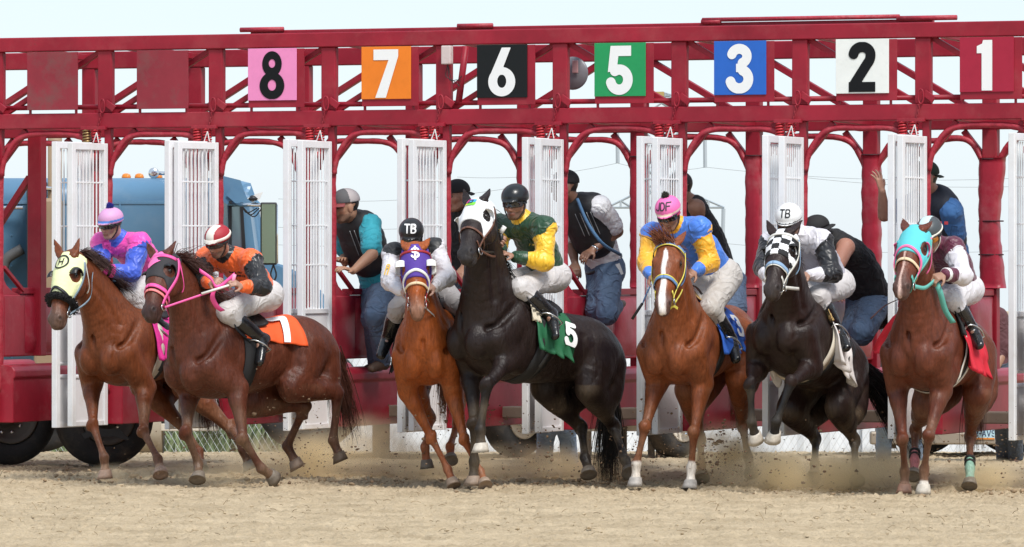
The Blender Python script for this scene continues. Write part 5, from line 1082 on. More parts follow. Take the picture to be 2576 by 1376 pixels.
def horse_B():
    o = make_horse(dict(label='brown horse in a black hood with pink hearts and bridle', Y=41.4, S=(528, 898), H=(752, 898), roll=0,
        poll=(408, 645), muzzle=(364, 790), hyaw=38, ears=((443, 605), (367, 607)), arch=.05, neckL=.78,
        RF=((480, 985), (468, 1089), (499, 1166), (500, 1208)), LF=((598, 975), (611, 1104), (657, 1178), (692, 1203)), LFs=(-1, 1, 1), RFs=(-1, 1, -1),
        RH=((769, 1021), (722, 1122), (752, 1178)), LH=((850, 990), (838, 1108), (860, 1160)), RHs=(1, 1, 1), LHs=(1, 1, 1), RHst=(-.52, .15, -.34), LHst=(-.64, .19, -.22),
        coat=(.088, .024, .012), points=(.058, .015, .010), leg=.7, muzzlecol=(.035, .022, .02), hair=(.065, .019, .011),
        manelen=.25, maneflow=(.75, .2, .35), mane_n=480, manewild=.34, manedroop=.6, forelock=0, taildir=(.3, .25, -.2), tailflow=(.04, .05, -1.3), taillen=.5, tail_n=190, hoofcol={'LH': (.12, .08, .05), 'RH': (.2, .14, .1)}))
    HORSES['B'] = o; bk = mat('black_hood_cloth', (.025, .022, .025), .75, bump=.3, bscale=45); pk = mat('neon_pink_webbing', (.85, .09, .34), .5, var=.06)
    hood(o, bk, .255, .36, -.02, .05, label='black hood with pink hearts')
    xa = o.hs if o.hs[0] > 0 else -o.hs
    for (t, sd) in ((.05, .0), (.125, -.018)):
        decal('hood_emblem', scaled(heart, .1), (.07, .07), .0045, o.head, o.Hd(t, 0, .06) + xa * sd, nrm(xa + o.a * .2), -nrm(o.a - xa * .2), o.n, mat('pink_print', (.85, .16, .42), .6), o.root, .014, .15, .3)
    for sg in (-1, 1): blinker(o, sg, M_LEATHER_B, .05, .03, a0=-110, a1=90)
    bridle(o, pk, pk, .026); head_ring(o, 'noseband', .375, .385, .02, mat('salmon_webbing', (.8, .22, .22), .6))
    saddlecloth(o, mat('orange_cloth', (.80, .10, .018), .75, bump=.25, bscale=30, var=.05), -.14, -.74, 60, 72, number='7', nummat=mat('white_print', (.85, .85, .85), .7), label='orange saddlecloth with a white number', nsize=.26, npos=(-.56, 40), flip=1, flare=.02)
    saddle(o, M_LEATHER_B); body_ring(o, 'girth', -.2, -.17, .12, mat('black_webbing', (.012, .012, .013), .8))
def horse_C():
    o = make_horse(dict(label='bright chestnut horse facing front in a purple hood with a dollar sign', Y=41.2, S=(1076, 872), H=(1105, 862), scale=.93,
        poll=(1044, 625), muzzle=(1050, 793), hyaw=0, ears=((1082, 597), (1008, 603)), neckL=.78, hup=.3, arch=.03,
        RF=((1026, 985), (1085, 1100), (1126, 1180), (1142, 1222)), LF=((1142, 992), (1168, 1106), (1208, 1186), (1222, 1222)), RFs=(-1, 1, -1), LFs=(-1, 1, -1),
        RH=((1084, 1051), (1069, 1124), (1075, 1178)), LH=((1150, 1066), (1132, 1124), (1135, 1160)), RHst=(-.5, .18, -.34), LHst=(-.5, .18, -.34), RHs=(1, -1, -1), LHs=(1, -1, -1),
        coat=(.29, .070, .015), points=(.22, .045, .012), leg=.55, muzzlecol=(.2, .12, .085), mz=.75, hair=(.16, .045, .016), blaze=(0, 0, 0, .004, .004, 0, 0),
        manelen=.10, maneflow=(.1, .5, .0), mane_n=200, taildir=(.1, .6, -.4), tailflow=(0, .1, -1.5), taillen=.5, tail_n=140, hoofcol={'RF': (.3, .2, .14), 'LF': (.3, .22, .16)}))
    HORSES['C'] = o; pu = mat('purple_cloth', (.085, .04, .30), .8, bump=.3, bscale=45); wh = mat('white_vinyl', (.78, .78, .76), .4, var=.05)
    hood(o, pu, .255, .36, -.02, .045, (wh, .022), label='purple hood with a white dollar sign and white blinkers')
    xa = o.hs if o.hs[0] > 0 else -o.hs
    decal('hood_emblem', scaled(text_field('$', .16), .095), (.07, .08), .0045, o.head, o.Hd(.07, 0, .06), xa, -o.a, o.n, mat('white_print', (.85, .85, .85), .7), o.root, .014, .15, .3)
    for sg in (-1, 1): blinker(o, sg, wh, .058, .052, a0=-115, a1=100)
    re = mat('dark_red_webbing', (.35, .02, .03), .65); cr = mat('cream_webbing', (.72, .56, .36), .7)
    head_ring(o, 'noseband', .325, .345, .02, cr); bridle(o, re, cr, .018, nose=False); head_ring(o, 'chin_strap', .40, .44, .014, wh, a0=70, a1=290)
    saddlecloth(o, mat('black_cloth', (.014, .014, .015), .85), -.1, -.62, 92, flare=.07, hang=.2)
    saddle(o, M_LEATHER_B); body_ring(o, 'girth', -.2, -.2, .09, mat('black_webbing', (.012, .012, .013), .8))
def horse_D():
    o = make_horse(dict(label='black horse rearing its head in a white hood with green saddlecloth', Y=41.0, S=(1250, 838), H=(1468, 910), scale=1.06,
        poll=(1199, 512), muzzle=(1161, 640), hyaw=28, ears=((1233, 474), (1166, 474)), neckL=.86, hup=.2, arch=.0, psg=-1,
        RF=((1188, 930), (1193, 1065), (1193, 1160), (1191, 1222)), LF=((1282, 905), (1225, 970), (1208, 1080), (1211, 1138)), LFs=(-1, 1, 1), RFs=(-1, 1, -1),
        RH=((1462, 1078), (1472, 1152), (1484, 1196)), LH=((1545, 1076), (1573, 1158), (1588, 1192)), RHst=(-.72, .17, -.22), LHst=(-.80, .19, -.20), RHs=(1, -1, -1), LHs=(1, -1, -1),
        coat=(.0155, .0088, .0075), points=(.010, .009, .010), leg=.8, muzzlecol=(.03, .026, .025), hair=(.006, .005, .006), hoofcol={'LF': (.5, .45, .38), 'RF': (.3, .27, .24)},
        manelen=.12, maneflow=(.2, .5, .0), mane_n=260, taildir=(.1, .3, -.6), tailflow=(-.12, .1, -1.3), taillen=.66, tail_n=300))
    HORSES['D'] = o; wh = mat('white_cloth', (.80, .80, .80), .75, bump=.25, bscale=45)
    hood(o, wh, .27, .40, -.02, .043, label='white hood with a bright multicoloured square')
    xa = o.hs if o.hs[0] > 0 else -o.hs; sq = lambda x0, x1, y0, y1: (lambda x, y: np.maximum(np.abs(x - (x0 + x1) / 2) - (x1 - x0) / 2, np.abs(y - (y0 + y1) / 2) - (y1 - y0) / 2))
    for i, (fn, col) in enumerate(((sq(-.05, -.015, -.03, .035), (.75, .75, .03)), (sq(-.015, .05, -.045, -.01), (.2, .65, .05)), (sq(-.05, .0, .0, .04), (.8, .06, .3)), (sq(-.01, .04, -.01, .03), (.05, .4, .7)), (lambda x, y: np.abs(np.maximum(np.abs(x) - .018, np.abs(y) - .016)) - .005, (.02, .02, .06)))):
        decal('hood_emblem', fn, (.06, .06), .0045, o.head, o.Hd(.06, 0, .06), nrm(xa + o.a * .25), -nrm(o.a - xa * .25), o.n, mat('print_%d' % i, col, .6), o.root, .013 + .0012 * i, .15, .3)
    for sg in (-1, 1): blinker(o, sg, wh, .052, .04, a0=-100, a1=60)
    bridle(o, M_LEATHER_T, M_LEATHER_B, .016, brow=False); head_ring(o, 'chin_strap', .40, .44, .014, M_LEATHER_T, a0=70, a1=290)
    gr = mat('green_cloth', (.010, .115, .045), .75, bump=.25, bscale=30, var=.08)
    saddlecloth(o, gr, -.12, -.5, 84, 88, number='5', nummat=mat('white_print', (.85, .85, .85), .7), label='green saddlecloth with a white number', nsize=.19, npos=(-.44, 70), flare=.05, hang=.12)
    saddlecloth(o, mat('cream_pad', (.6, .54, .42), .9, bump=.4), -.06, -.16, 66, infl=.02)
    saddle(o, M_LEATHER_B); body_ring(o, 'girth', -.24, -.2, .1, mat('black_webbing', (.012, .012, .013), .8)); body_ring(o, 'overgirth', -.36, -.25, .06, M_LEATHER_B)
def horse_E():
    o = make_horse(dict(label='chestnut horse with a white blaze and two white front feet', Y=40.9, S=(1712, 862), H=(1826, 872),
        poll=(1681, 617), muzzle=(1663, 772), hyaw=13, ears=((1727, 580), (1638, 580)), neckL=.78, hup=.3,
        RF=((1655, 962), (1623, 1075), (1601, 1166), (1598, 1224)), LF=((1768, 965), (1746, 1088), (1739, 1176), (1736, 1229)), RFs=(-1, 1, -1), LFs=(-1, 1, -1),
        RH=((1762, 1108), (1764, 1165), (1768, 1205)), LHst=(-.72, .18, -.24), LH=((1868, 1072), (1882, 1150), (1892, 1196)), RHs=(1, -1, -1), LHs=(1, -1, -1), RHst=(-.6, .18, -.33),
        coat=(.19, .053, .018), points=(.14, .034, .013), leg=.55, muzzlecol=(.085, .055, .05), hair=(.17, .05, .02), blaze=(0, .018, .022, .02, .026, .03, .028),
        manelen=.12, maneflow=(.1, .5, .0), mane_n=220, forelock=.19, foredir=(-.55, -.1, .75), foredroop=.15, taildir=(.1, .6, -.4), tailflow=(0, .1, -1.5), taillen=.5, tail_n=140,
        socks={'RF': (-.02, (.75, .70, .64)), 'LF': (-.05, (.75, .70, .64))}, hoofcol={'RF': (.34, .315, .29), 'LF': (.34, .315, .29)}))
    HORSES['E'] = o; bl = mat('blue_webbing', (.13, .25, .48), .6, var=.1); ye = mat('yellow_webbing', (.72, .62, .10), .6, var=.1)
    bridle(o, ye, bl, .02, nose=False, brow=False); head_ring(o, 'noseband', .335, .35, .026, bl); head_ring(o, 'noseband_edge', .32, .335, .008, ye); head_ring(o, 'chin_strap', .41, .45, .02, ye, a0=60, a1=300)
    head_strap(o, 'browband', [(.045, -.09, -.05), (.03, -.06, .02), (.025, 0, .05), (.03, .06, .02), (.045, .09, -.05)], .024, bl, .008); head_strap(o, 'browband_edge', [(.06, -.09, -.05), (.045, -.06, .02), (.04, 0, .05), (.045, .06, .02), (.06, .09, -.05)], .007, ye, .010)
    c = o.Hd(.5, .03, -.12)
    for e in (W(1705, 776, c[1] - .05), W(1672, 790, c[1] - .03)): MB().ribbon(curve_pts([c, (c + e) / 2 + np.array([0, 0, .02]), e], 8), np.array([.3, 0, 1]), .016, .005).build('strap_end', ye, o.root)
    MB().tube(curve_pts([o.Hd(.535, -.01, -.08), o.Hd(.56, -.012, -.085), o.Hd(.575, -.014, -.1)], 6), [.018, .02, .01], 8).build('tongue', mat('tongue_pink', (.55, .2, .2), .4), o.root, True)
    saddlecloth(o, mat('blue_cloth', (.02, .11, .5), .75, bump=.25, bscale=30), -.12, -.6, 86, 80, hang=.1, number='3', nummat=mat('white_print', (.85, .85, .85), .7), label='blue saddlecloth', flare=.05, nsize=.18, npos=(-.48, 60))
    saddlecloth(o, mat('tan_pad', (.45, .3, .12), .9), -.07, -.15, 50, infl=.02)
    saddle(o, M_LEATHER_B); body_ring(o, 'girth', -.22, -.2, .09, mat('black_webbing', (.012, .012, .013), .8))
def horse_F():
    o = make_horse(dict(label='dark brown horse leaping with folded forelegs in a black and white checked hood', Y=40.6, S=(1990, 838), H=(2098, 945), scale=1.0,
        poll=(1968, 590), muzzle=(1933, 732), hyaw=24, ears=((2020, 552), (1927, 552)), neckL=.80, hup=.3, arch=.02,
        RF=((1905, 930), (1888, 968), (1891, 1062), (1903, 1108)), LF=((2043, 925), (1990, 962), (1953, 1060), (1946, 1106)), RFs=(-1, 1, 1), LFs=(-1, 1, 1),
        RH=((2052, 1104), (2050, 1168), (2048, 1204)), LH=((2150, 1110), (2151, 1178), (2158, 1212)), RHst=(-.62, .19, -.36), RHs=(1, -1, -1), LHs=(1, -1, -1), LHst=(-.62, .19, -.34),
        coat=(.021, .0108, .0085), points=(.014, .016, .018), leg=.8, muzzlecol=(.045, .034, .03), hair=(.010, .007, .007), hoofcol={'LF': (.5, .45, .36), 'RF': (.5, .45, .36)},
        manelen=.10, maneflow=(.1, .5, .0), mane_n=200, taildir=(.75, .35, .1), tailflow=(.35, .2, -.75), taillen=.62, tail_n=340))
    HORSES['F'] = o; wh = mat('white_cloth', (.80, .80, .80), .75, bump=.25, bscale=45); bk = mat('black_cloth', (.014, .014, .015), .85)
    def chk(t, sd, n):
        return ((np.floor((t + .02) / .058).astype(int) + np.floor(sd / .06 + .5).astype(int)) % 2)
    hood(o, [wh, bk], .255, .33, -.02, .046, cols=chk, label='black and white checked hood')
    for sg in (-1, 1): blinker(o, sg, bk, .05, .03, a0=-110, a1=90)
    bl = mat('pale_blue_webbing', (.25, .38, .55), .65, var=.1); wl = mat('white_webbing', (.7, .68, .62), .7, var=.15)
    bridle(o, wl, bl, .02, nose=False); head_ring(o, 'noseband', .335, .35, .03, bl); head_ring(o, 'noseband_edge', .355, .37, .008, wl); head_ring(o, 'chin_strap', .41, .46, .02, wl, a0=60, a1=300)
    c = o.Hd(.462, 0, -.1); MB().tube([c + .065 * (math.cos(q) * o.hs + math.sin(q) * o.a * .7) for q in np.linspace(0, math.pi, 16)], .004, 6).build('ring_bit', M_METAL, o.root, True)
    saddlecloth(o, mat('white_towel', (.72, .68, .66), .9, bump=.5, bscale=25, var=.06), -.16, -.54, 84, 96, label='white saddlecloth hanging in folds', flare=.06, wav=.03, hang=.2, number='2', nummat=mat('black_print', (.01, .01, .012), .7), nsize=.18, npos=(-.47, 84))
    saddlecloth(o, mat('tan_pad', (.45, .3, .12), .9), -.08, -.17, 58, infl=.02)
    saddle(o, M_LEATHER_B); body_ring(o, 'girth', -.24, -.18, .08, mat('cream_girth', (.62, .56, .46), .8, var=.15)); body_ring(o, 'overgirth', -.31, -.24, .05, mat('black_webbing', (.012, .012, .013), .8))
def horse_G():
    o = make_horse(dict(label='reddish brown horse in a turquoise hood, rightmost of the field', Y=39.9, S=(2325, 872), H=(2420, 912), scale=1.0,
        poll=(2301, 580), muzzle=(2259, 728), hyaw=22, ears=((2346, 556), (2271, 549)), neckL=.84, hup=.3, arch=.02,
        RF=((2258, 975), (2271, 1106), (2276, 1185), (2275, 1240)), LF=((2368, 982), (2337, 1097), (2325, 1180), (2323, 1244)), RFs=(-1, 1, -1), LFs=(-1, 1, -1),
        RH=((2302, 1081), (2301, 1160), (2298, 1200)), LH=((2440, 1098), (2440, 1178), (2440, 1224)), RHst=(-.6, .17, -.34), LHst=(-.72, .18, -.25), RHs=(1, -1, -1), LHs=(1, -1, -1),
        coat=(.115, .030, .014), points=(.095, .024, .013), leg=.5, muzzlecol=(.075, .045, .038), hair=(.07, .02, .012), blaze=(0, .012, .01, .01, .011, .012, .016), blazecol=(.6, .42, .36),
        manelen=.10, maneflow=(.1, .5, .0), mane_n=200, taildir=(.1, .6, -.4), tailflow=(0, .1, -1.5), taillen=.5, tail_n=140, socks={'LF': (.085, (.8, .76, .7)), 'RF': (.07, (.25, .12, .08)), 'RH': (-.13, (.5, .14, .16)), 'LH': (-.13, (.22, .42, .33))}, hoofcol={'LF': (.5, .46, .42), 'RF': (.28, .15, .1)}))
    HORSES['G'] = o; tq = mat('turquoise_cloth', (.10, .52, .56), .8, bump=.3, bscale=40, var=.06); pk = mat('pink_webbing', (.85, .16, .36), .55); tw = mat('turquoise_webbing', (.12, .44, .38), .65); cr = mat('cream_webbing', (.72, .56, .36), .7)
    hood(o, tq, .255, .38, -.025, .046, (pk, .02), label='turquoise hood with pink edging')
    for sg in (-1, 1): blinker(o, sg, pk, .05, .03, a0=-120, a1=20)
    head_ring(o, 'noseband', .325, .345, .024, cr); bridle(o, tw, pk, .022, nose=False, brow=False); head_ring(o, 'chin_strap', .42, .46, .026, tw, a0=60, a1=300)
    bk = mat('black_webbing', (.012, .012, .013), .8)
    for key in ('RH', 'LH'):
        fe = o.limb[key][3]; hk = o.limb[key][2]; d = nrm(hk - fe)
        for q in (.055, .1): MB().lathe(fe + d * q, d, [(-.009, .036), (-.008, .043), (.008, .042), (.009, .036)], 16).build('leg_wrap_band', bk, o.root, True)
    saddlecloth(o, mat('red_cloth', (.55, .012, .03), .75, bump=.25, bscale=30), -.1, -.56, 90, 92, number='1', nummat=mat('white_print', (.85, .85, .85), .7), label='red saddlecloth', hang=.16, flare=.13, nsize=.18, npos=(-.5, 62))
    yf = o.T(-.2, -.3, .1)[1]; V = []
    for i, (a, b) in enumerate((((2262, 784), (2262, 850)), ((2246, 796), (2252, 872)), ((2226, 822), (2242, 892)), ((2208, 852), (2218, 888)), ((2195, 880), (2200, 889)))):
        for t in np.linspace(0, 1, 6): V.append(W(a[0] * (1 - t) + b[0] * t, a[1] * (1 - t) + b[1] * t, yf + .03 * i - .02 * math.sin(t * 4 + i)))
    fl = mesh_obj('saddlecloth_flap', V, [(i * 6 + j, (i + 1) * 6 + j, (i + 1) * 6 + j + 1, i * 6 + j + 1) for i in range(4) for j in range(5)], MATS['red_cloth'], o.root, True); fl.modifiers.new('thick', 'SOLIDIFY').thickness = .008
    saddlecloth(o, bk, -.06, -.14, 70, infl=.022)
    saddle(o, M_LEATHER_B); cw = mat('white_webbing', (.7, .68, .62), .7, var=.15); body_ring(o, 'girth', -.24, -.19, .1, bk); body_ring(o, 'overgirth', -.2, -.14, .022, cw, .012); body_ring(o, 'overgirth', -.3, -.25, .022, cw, .012)
for fn_ in (horse_A, horse_B, horse_C, horse_D, horse_E, horse_F, horse_G): fn_()
# ------------------------------------------------------------------ people
def skin_material():
    m, nt, b = nodes_of('skin'); N, L = nt.nodes, nt.links
    at = N.new('ShaderNodeAttribute'); at.attribute_name = 'Col'; L.new(at.outputs['Color'], b.inputs['Base Color'])
    b.inputs['Roughness'].default_value = .5; b.inputs['Subsurface Weight'].default_value = .08; b.inputs['Subsurface Radius'].default_value = (.012, .005, .003)
    n = N.new('ShaderNodeTexNoise'); n.inputs['Scale'].default_value = 220; bp = N.new('ShaderNodeBump'); bp.inputs['Strength'].default_value = .15; bp.inputs['Distance'].default_value = .002
    L.new(n.outputs[0], bp.inputs['Height']); L.new(bp.outputs[0], b.inputs['Normal']); return m
M_SKIN = skin_material()
def cloth(name, col, rough=.62, sheen=.15, fold=.55, var=.05, dirt=None):
    if name in MATS: return MATS[name]
    m = mat(name, col, rough, sheen=sheen, var=var, vscale=8, dirt=dirt, damt=.6, dscale=5); nt = m.node_tree; N, L = nt.nodes, nt.links; b = N['Principled BSDF']
    geo = N.new('ShaderNodeNewGeometry').outputs['Position']
    n0 = N.new('ShaderNodeTexNoise'); n0.inputs['Scale'].default_value = 5; L.new(geo, n0.inputs[0])
    mx = N.new('ShaderNodeMix'); mx.data_type = 'VECTOR'; mx.inputs[0].default_value = .12; L.new(geo, mx.inputs[4]); L.new(n0.outputs[1], mx.inputs[5])
    n = N.new('ShaderNodeTexNoise'); n.inputs['Scale'].default_value = 8; n.inputs['Detail'].default_value = 1.6; n.inputs['Distortion'].default_value = 1.0; L.new(mx.outputs[1], n.inputs[0])
    sb = N.new('ShaderNodeMath'); sb.operation = 'SUBTRACT'; sb.inputs[1].default_value = .5; L.new(n.outputs[0], sb.inputs[0]); ab = N.new('ShaderNodeMath'); ab.operation = 'ABSOLUTE'; L.new(sb.outputs[0], ab.inputs[0])
    rg = N.new('ShaderNodeMapRange'); rg.inputs[1].default_value = 0; rg.inputs[2].default_value = .1; rg.inputs[3].default_value = 1; rg.inputs[4].default_value = 0; L.new(ab.outputs[0], rg.inputs[0])
    bp = N.new('ShaderNodeBump'); bp.inputs['Strength'].default_value = fold * .8; bp.inputs['Distance'].default_value = .016; L.new(rg.outputs[0], bp.inputs['Height']); L.new(bp.outputs[0], b.inputs['Normal'])
    return m
M_BOOT = mat('boot_black', (.010, .010, .011), .24, spec=.6, bump=.25, bscale=22)
M_SOLE = mat('boot_sole', (.07, .065, .06), .8)
M_LENS = mat('goggle_lens', (.012, .011, .012), .08, spec=.8)
M_STIRRUP = M_METAL

class Person: pass
def side_of(v): return v
def make_person(name, label, sp, cat='person', group=None):
    P_ = Person(); P_.sp = sp; q = sp.get('scale', 1.0); ho = sp.get('horse'); Y0 = sp['Y'] if ho is None else ho.T(-.42, 0, .45)[1]
    pel = W(sp['pelvis'][0], sp['pelvis'][1], Y0 + (sp['pelvis'][2] if len(sp['pelvis']) > 2 else 0))
    neck = reach(pel, *sp['neck'], sp.get('torsoL', .46) * q, sp.get('nsg', -1)); hc = reach(neck, *sp['head'], .165 * q, sp.get('hsg', -1))
    side = ho.s if ho is not None else nrm(np.asarray(sp.get('side', (1, 0, 0)), float))
    J = {}
    for S_, sg in (('L', 1), ('R', -1)):
        d = sp.get(S_)
        if d is None: continue
        sh = W(d['sh'][0], d['sh'][1], neck[1] + (d['sh'][2] if len(d['sh']) > 2 else side[1] * sg * .17))
        el = reach(sh, *d['el'][:2], d.get('ua', .27) * q, d['el'][2] if len(d['el']) > 2 else -1)
        wr = reach(el, *d['wr'][:2], d.get('fa', .235) * q, d['wr'][2] if len(d['wr']) > 2 else -1)
        hd = reach(wr, *d['hand'][:2], .09, d['hand'][2] if len(d['hand']) > 2 else -1)
        J[S_] = dict(sh=sh, el=el, wr=wr, hd=hd)
    def mirror(p): return p - 2 * np.dot(p - pel, side) * side
    for a, b in (('L', 'R'), ('R', 'L')):
        if a not in J: J[a] = {k: mirror(v) for k, v in J[b].items()}
    G = {}
    for S_, sg in (('L', 1), ('R', -1)):
        d = sp.get(S_ + 'l')
        if d is None: continue
        hip = pel + side * sg * .085 * q
        if ho is not None:
            kn = W(*d[0], ho.T(-.12, sg * .27, .25)[1]); an = W(*d[1], ho.T(-.36, sg * .31, 0)[1]); to = W(*d[2], ho.T(-.22, sg * .33, -.08)[1])
        else:
            kn = reach(hip, *d[0][:2], .43 * q, d[0][2]); an = reach(kn, *d[1][:2], .42 * q, d[1][2]); to = reach(an, *d[2][:2], .17 * q, d[2][2])
        G[S_] = dict(hip=hip, kn=kn, an=an, to=to)
    for a, b in (('L', 'R'), ('R', 'L')):
        if a not in G and b in G: G[a] = {k: mirror(v) for k, v in G[b].items()}
    P_.J, P_.G, P_.pel, P_.neck, P_.hc = J, G, pel, neck, hc
    # head frame
    yw, pt, rl = (math.radians(x) for x in sp.get('face', (0, 0, 0))); fw = np.array([-math.sin(yw) * math.cos(pt), -math.cos(yw) * math.cos(pt), -math.sin(pt)])
    sd = nrm(np.cross(np.array([0, 0, 1.]), fw)); up = np.cross(fw, sd); sd, up = sd * math.cos(rl) + up * math.sin(rl), up * math.cos(rl) - sd * math.sin(rl)   # sd = person's left
    z = sp.get('headz', 1.0)
    def F(f, s, u): return hc + z * (f * fw + s * sd + u * up)
    P_.F, P_.fw, P_.sd, P_.up, P_.z = F, fw, sd, up, z; ax = (fw, sd, up)
    HP = [ball(F(-.012, 0, .03), np.array([.098, .077, .092]) * z, .03, tag='skull', ax=ax), ball(F(.02, 0, -.028), np.array([.072, .062, .088]) * z, .03, tag='face', ax=ax),
          ball(F(.058, 0, -.092), np.array([.03, .032, .024]) * z, .03, tag='face', ax=ax), chain([F(.086, 0, .012), F(.108, 0, -.028)], np.array([.009, .014]) * z, k=.012, tag='face'),
          ball(F(.099, 0, -.034), np.array([.014, .02, .011]) * z, .01, tag='face', ax=ax), ball(F(.088, 0, -.062), np.array([.012, .026, .006]) * z, .008, tag='lip', ax=ax), ball(F(.084, 0, -.072), np.array([.013, .022, .007]) * z, .008, tag='lip', ax=ax),
          ball(F(.078, 0, .028), np.array([.014, .05, .012]) * z, .02, tag='face', ax=ax)]
    for sg in (-1, 1):
        HP += [ball(F(.06, sg * .042, -.022), np.array([.022, .022, .02]) * z, .02, tag='face', ax=ax), ball(F(-.005, sg * .076, -.012), np.array([.022, .01, .034]) * z, .008, tag='ear', ax=ax), chain([F(.0, sg * .055, -.06), F(.05, sg * .025, -.095)], np.array([.018, .016]) * z, k=.02, tag='face')]
        HP.append(ball(F(.096, sg * .031, .006), np.array([.014, .018, .012]) * z, .012, 'sub', ax=ax))
    tdir = nrm(neck - pel); NK = chain([neck - tdir * .05, neck, F(-.025, 0, -.06)], np.array([.066, .056, .052]) * q, k=.03, tag='neck')
    B = HP + [NK]
    tors = [pel, pel * .5 + neck * .5 + np.asarray(sp.get('hunch', (0, 0, .03))), neck - tdir * .04]; tside = nrm(J['L']['sh'] - J['R']['sh']); tsid = np.array([side, nrm(side + tside), tside])
    B.append(chain(tors, np.array([.13, .13, .12]) * q, np.array([.09, .09, .07]) * q, tsid, .05, tag='torso'))
    hands = []
    for S_, sg in (('L', 1), ('R', -1)):
        j = J[S_]; B.append(chain([neck - tdir * .05, j['sh']], np.array([.06, .056]) * q, k=.04, tag='torso')); B.append(chain([j['sh'], j['sh'] * .5 + j['el'] * .5, j['el']], np.array([.056, .052, .04]) * q, k=.03, tag='arm'))
        B.append(chain([j['el'], j['el'] * .7 + j['wr'] * .3, j['wr']], np.array([.041, .042, .026]) * q, k=.02, tag='arm'))
        dd = nrm(j['hd'] - j['wr']); pn = np.asarray(sp.get('palm' + S_, (0, .2, -1)), float); pn = nrm(pn - dd * np.dot(pn, dd)); ps = np.cross(dd, pn) * sg   # ps toward the thumb side
        B.append(chain([j['wr'], j['wr'] + dd * .045, j['wr'] + dd * .088], np.array([.024, .037, .039]), np.array([.02, .016, .014]), ps, .012, tag='hand'))
        cu = sp.get('curl' + S_, sp.get('curl', 1.15))
        for i, (off, ln) in enumerate(((.029, .9), (.010, 1.0), (-.010, .95), (-.029, .76))):
            p0 = j['wr'] + dd * .086 + ps * off; dr = nrm(dd + ps * off * sp.get('spread', 2.5)); pts = [p0 - dr * .012]; an_ = 0
            pts.append(p0)
            for L_, ca in ((.043, .55), (.027, 1.0), (.022, .8)):
                an_ += cu * ca; pts.append(pts[-1] + (dr * math.cos(an_) + pn * math.sin(an_)) * L_ * ln)
            B.append(chain(pts, [.0095, .0095, .009, .0085, .007], k=.005, tag='hand', dense=1))
        t0 = j['wr'] + dd * .03 + ps * .026; td_ = nrm(dd * .7 + ps * .75 + pn * .35 * min(cu, 1)); t1 = t0 + td_ * .042; t2 = t1 + nrm(td_ * .5 + dd * .6 + pn * .5 * min(cu, 1)) * .032
        B.append(chain([t0 - td_ * .01, t0, t1, t2], [.012, .0125, .011, .008], k=.008, tag='hand', dense=1))
        hands.append(j['wr'] + dd * .09 + pn * .025)
    P_.hands = dict(L=hands[0], R=hands[1])
    for S_ in G:
        g = G[S_]; B.append(chain([g['hip'], g['hip'] * .5 + g['kn'] * .5, g['kn']], np.array([.08, .07, .052]) * q, k=.04, tag='leg')); B.append(chain([g['kn'], g['kn'] * .65 + g['an'] * .35, g['an']], np.array([.05, .05, .034]) * q, k=.03, tag='leg')); B.append(chain([g['an'], g['an'] + nrm(g['an'] - g['kn']) * .03 + nrm(g['to'] - g['an']) * .09], np.array([.03, .022]), k=.02, tag='leg'))
    base = G['L']['an'] if (ho is None and 'L' in G) else pel
    root = thing(name, base, label, cat, group); P_.root = root
    sol = Solid(B); V, Q = sol.mesh(.0068, smooth=1)
    fn = V - hc; ff, ss, uu = fn @ fw / z, fn @ sd / z, fn @ up / z
    sk = np.array(sp.get('skin', (.36, .19, .12))); c = np.tile(sk, (len(V), 1)); near = np.linalg.norm(fn, axis=1) < .17 * z
    lip = near & (np.hypot((ff - .09) * 1.0, (uu + .067) * 1.8) < .02) & (np.abs(ss) < .03); c[lip] = sk * np.array([.62, .42, .42])
    hr = near & ((uu > .052 - np.clip(ff, -.2, .2) * .25) | ((ff < -.015) & (uu > -.035))) & ~((np.abs(ss) > .07) & (uu < .02)); c[hr] = np.array(sp.get('haircol', (.012, .009, .008)))
    br = near & (np.abs(uu - .027) < .006) & (ff > .06) & (np.abs(ss) > .012) & (np.abs(ss) < .05); c[br] = c[br] * .3
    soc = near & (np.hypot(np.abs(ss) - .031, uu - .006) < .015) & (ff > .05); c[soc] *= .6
    if sp.get('beard'):
        bd = near & (uu < -.05) & (ff > .0) & ~lip; c[bd] = c[bd] * .5 + np.array((.02, .015, .012)) * .5
    cheek = near & (uu < .0) & (uu > -.05) & (ff > .04); c[cheek] *= np.array([1.06, .96, .94])
    mesh_obj('body', V, Q, M_SKIN, root, True, cols=np.clip(c, .003, 1))
    for sg in (-1, 1):
        MB().lathe(F(.08, sg * .031, .006), fw, [(-.012, .004), (-.008, .009), (0, .0125), (.008, .009), (.0115, .003)], 12).build('eye', mat('eye_dark', (.05, .035, .03), .15), root, True)
    P_.headsol = Solid(HP + [NK])
    P_.tors = tors; P_.tsid = tsid; P_.tdir = tdir; P_.q = q; P_.side = side; P_.tside = tside
    return P_
def garment(P_, name, prims, mats, rule=None, h=.0075, infl=0.0, fold=.006, seed=0., ns=26, lift=None, region=None):
    s = Solid(prims); V, Q = s.mesh(h, infl, region, pad=.035, smooth=1); N = vnormals(V, Q); bi, bt = s.tags(V); tg = np.array([p['tag'] for p in prims])[bi]
    d = fold * (wave3(V, ns, seed) * .6 + np.abs(wave3(V + .3 * wave3(V, 9, seed)[:, None] * .2, ns * 1.9, seed + 2)) * .7 - .3)
    if lift is not None: d = d + lift(V, tg, bt)
    sgn = 1.0 if np.mean(np.einsum('ij,ij->i', N, V - V.mean(0))) > 0 else -1.0
    V = V + N * (d * sgn)[:, None]; mi = None
    if rule is not None:
        idx = rule(V, tg, bt); mi = np.max(idx[Q], axis=1) if False else np.round(np.median(idx[Q], axis=1)).astype(int)
    return mesh_obj(name, V, Q, mats, P_.root, True, mi=mi), s
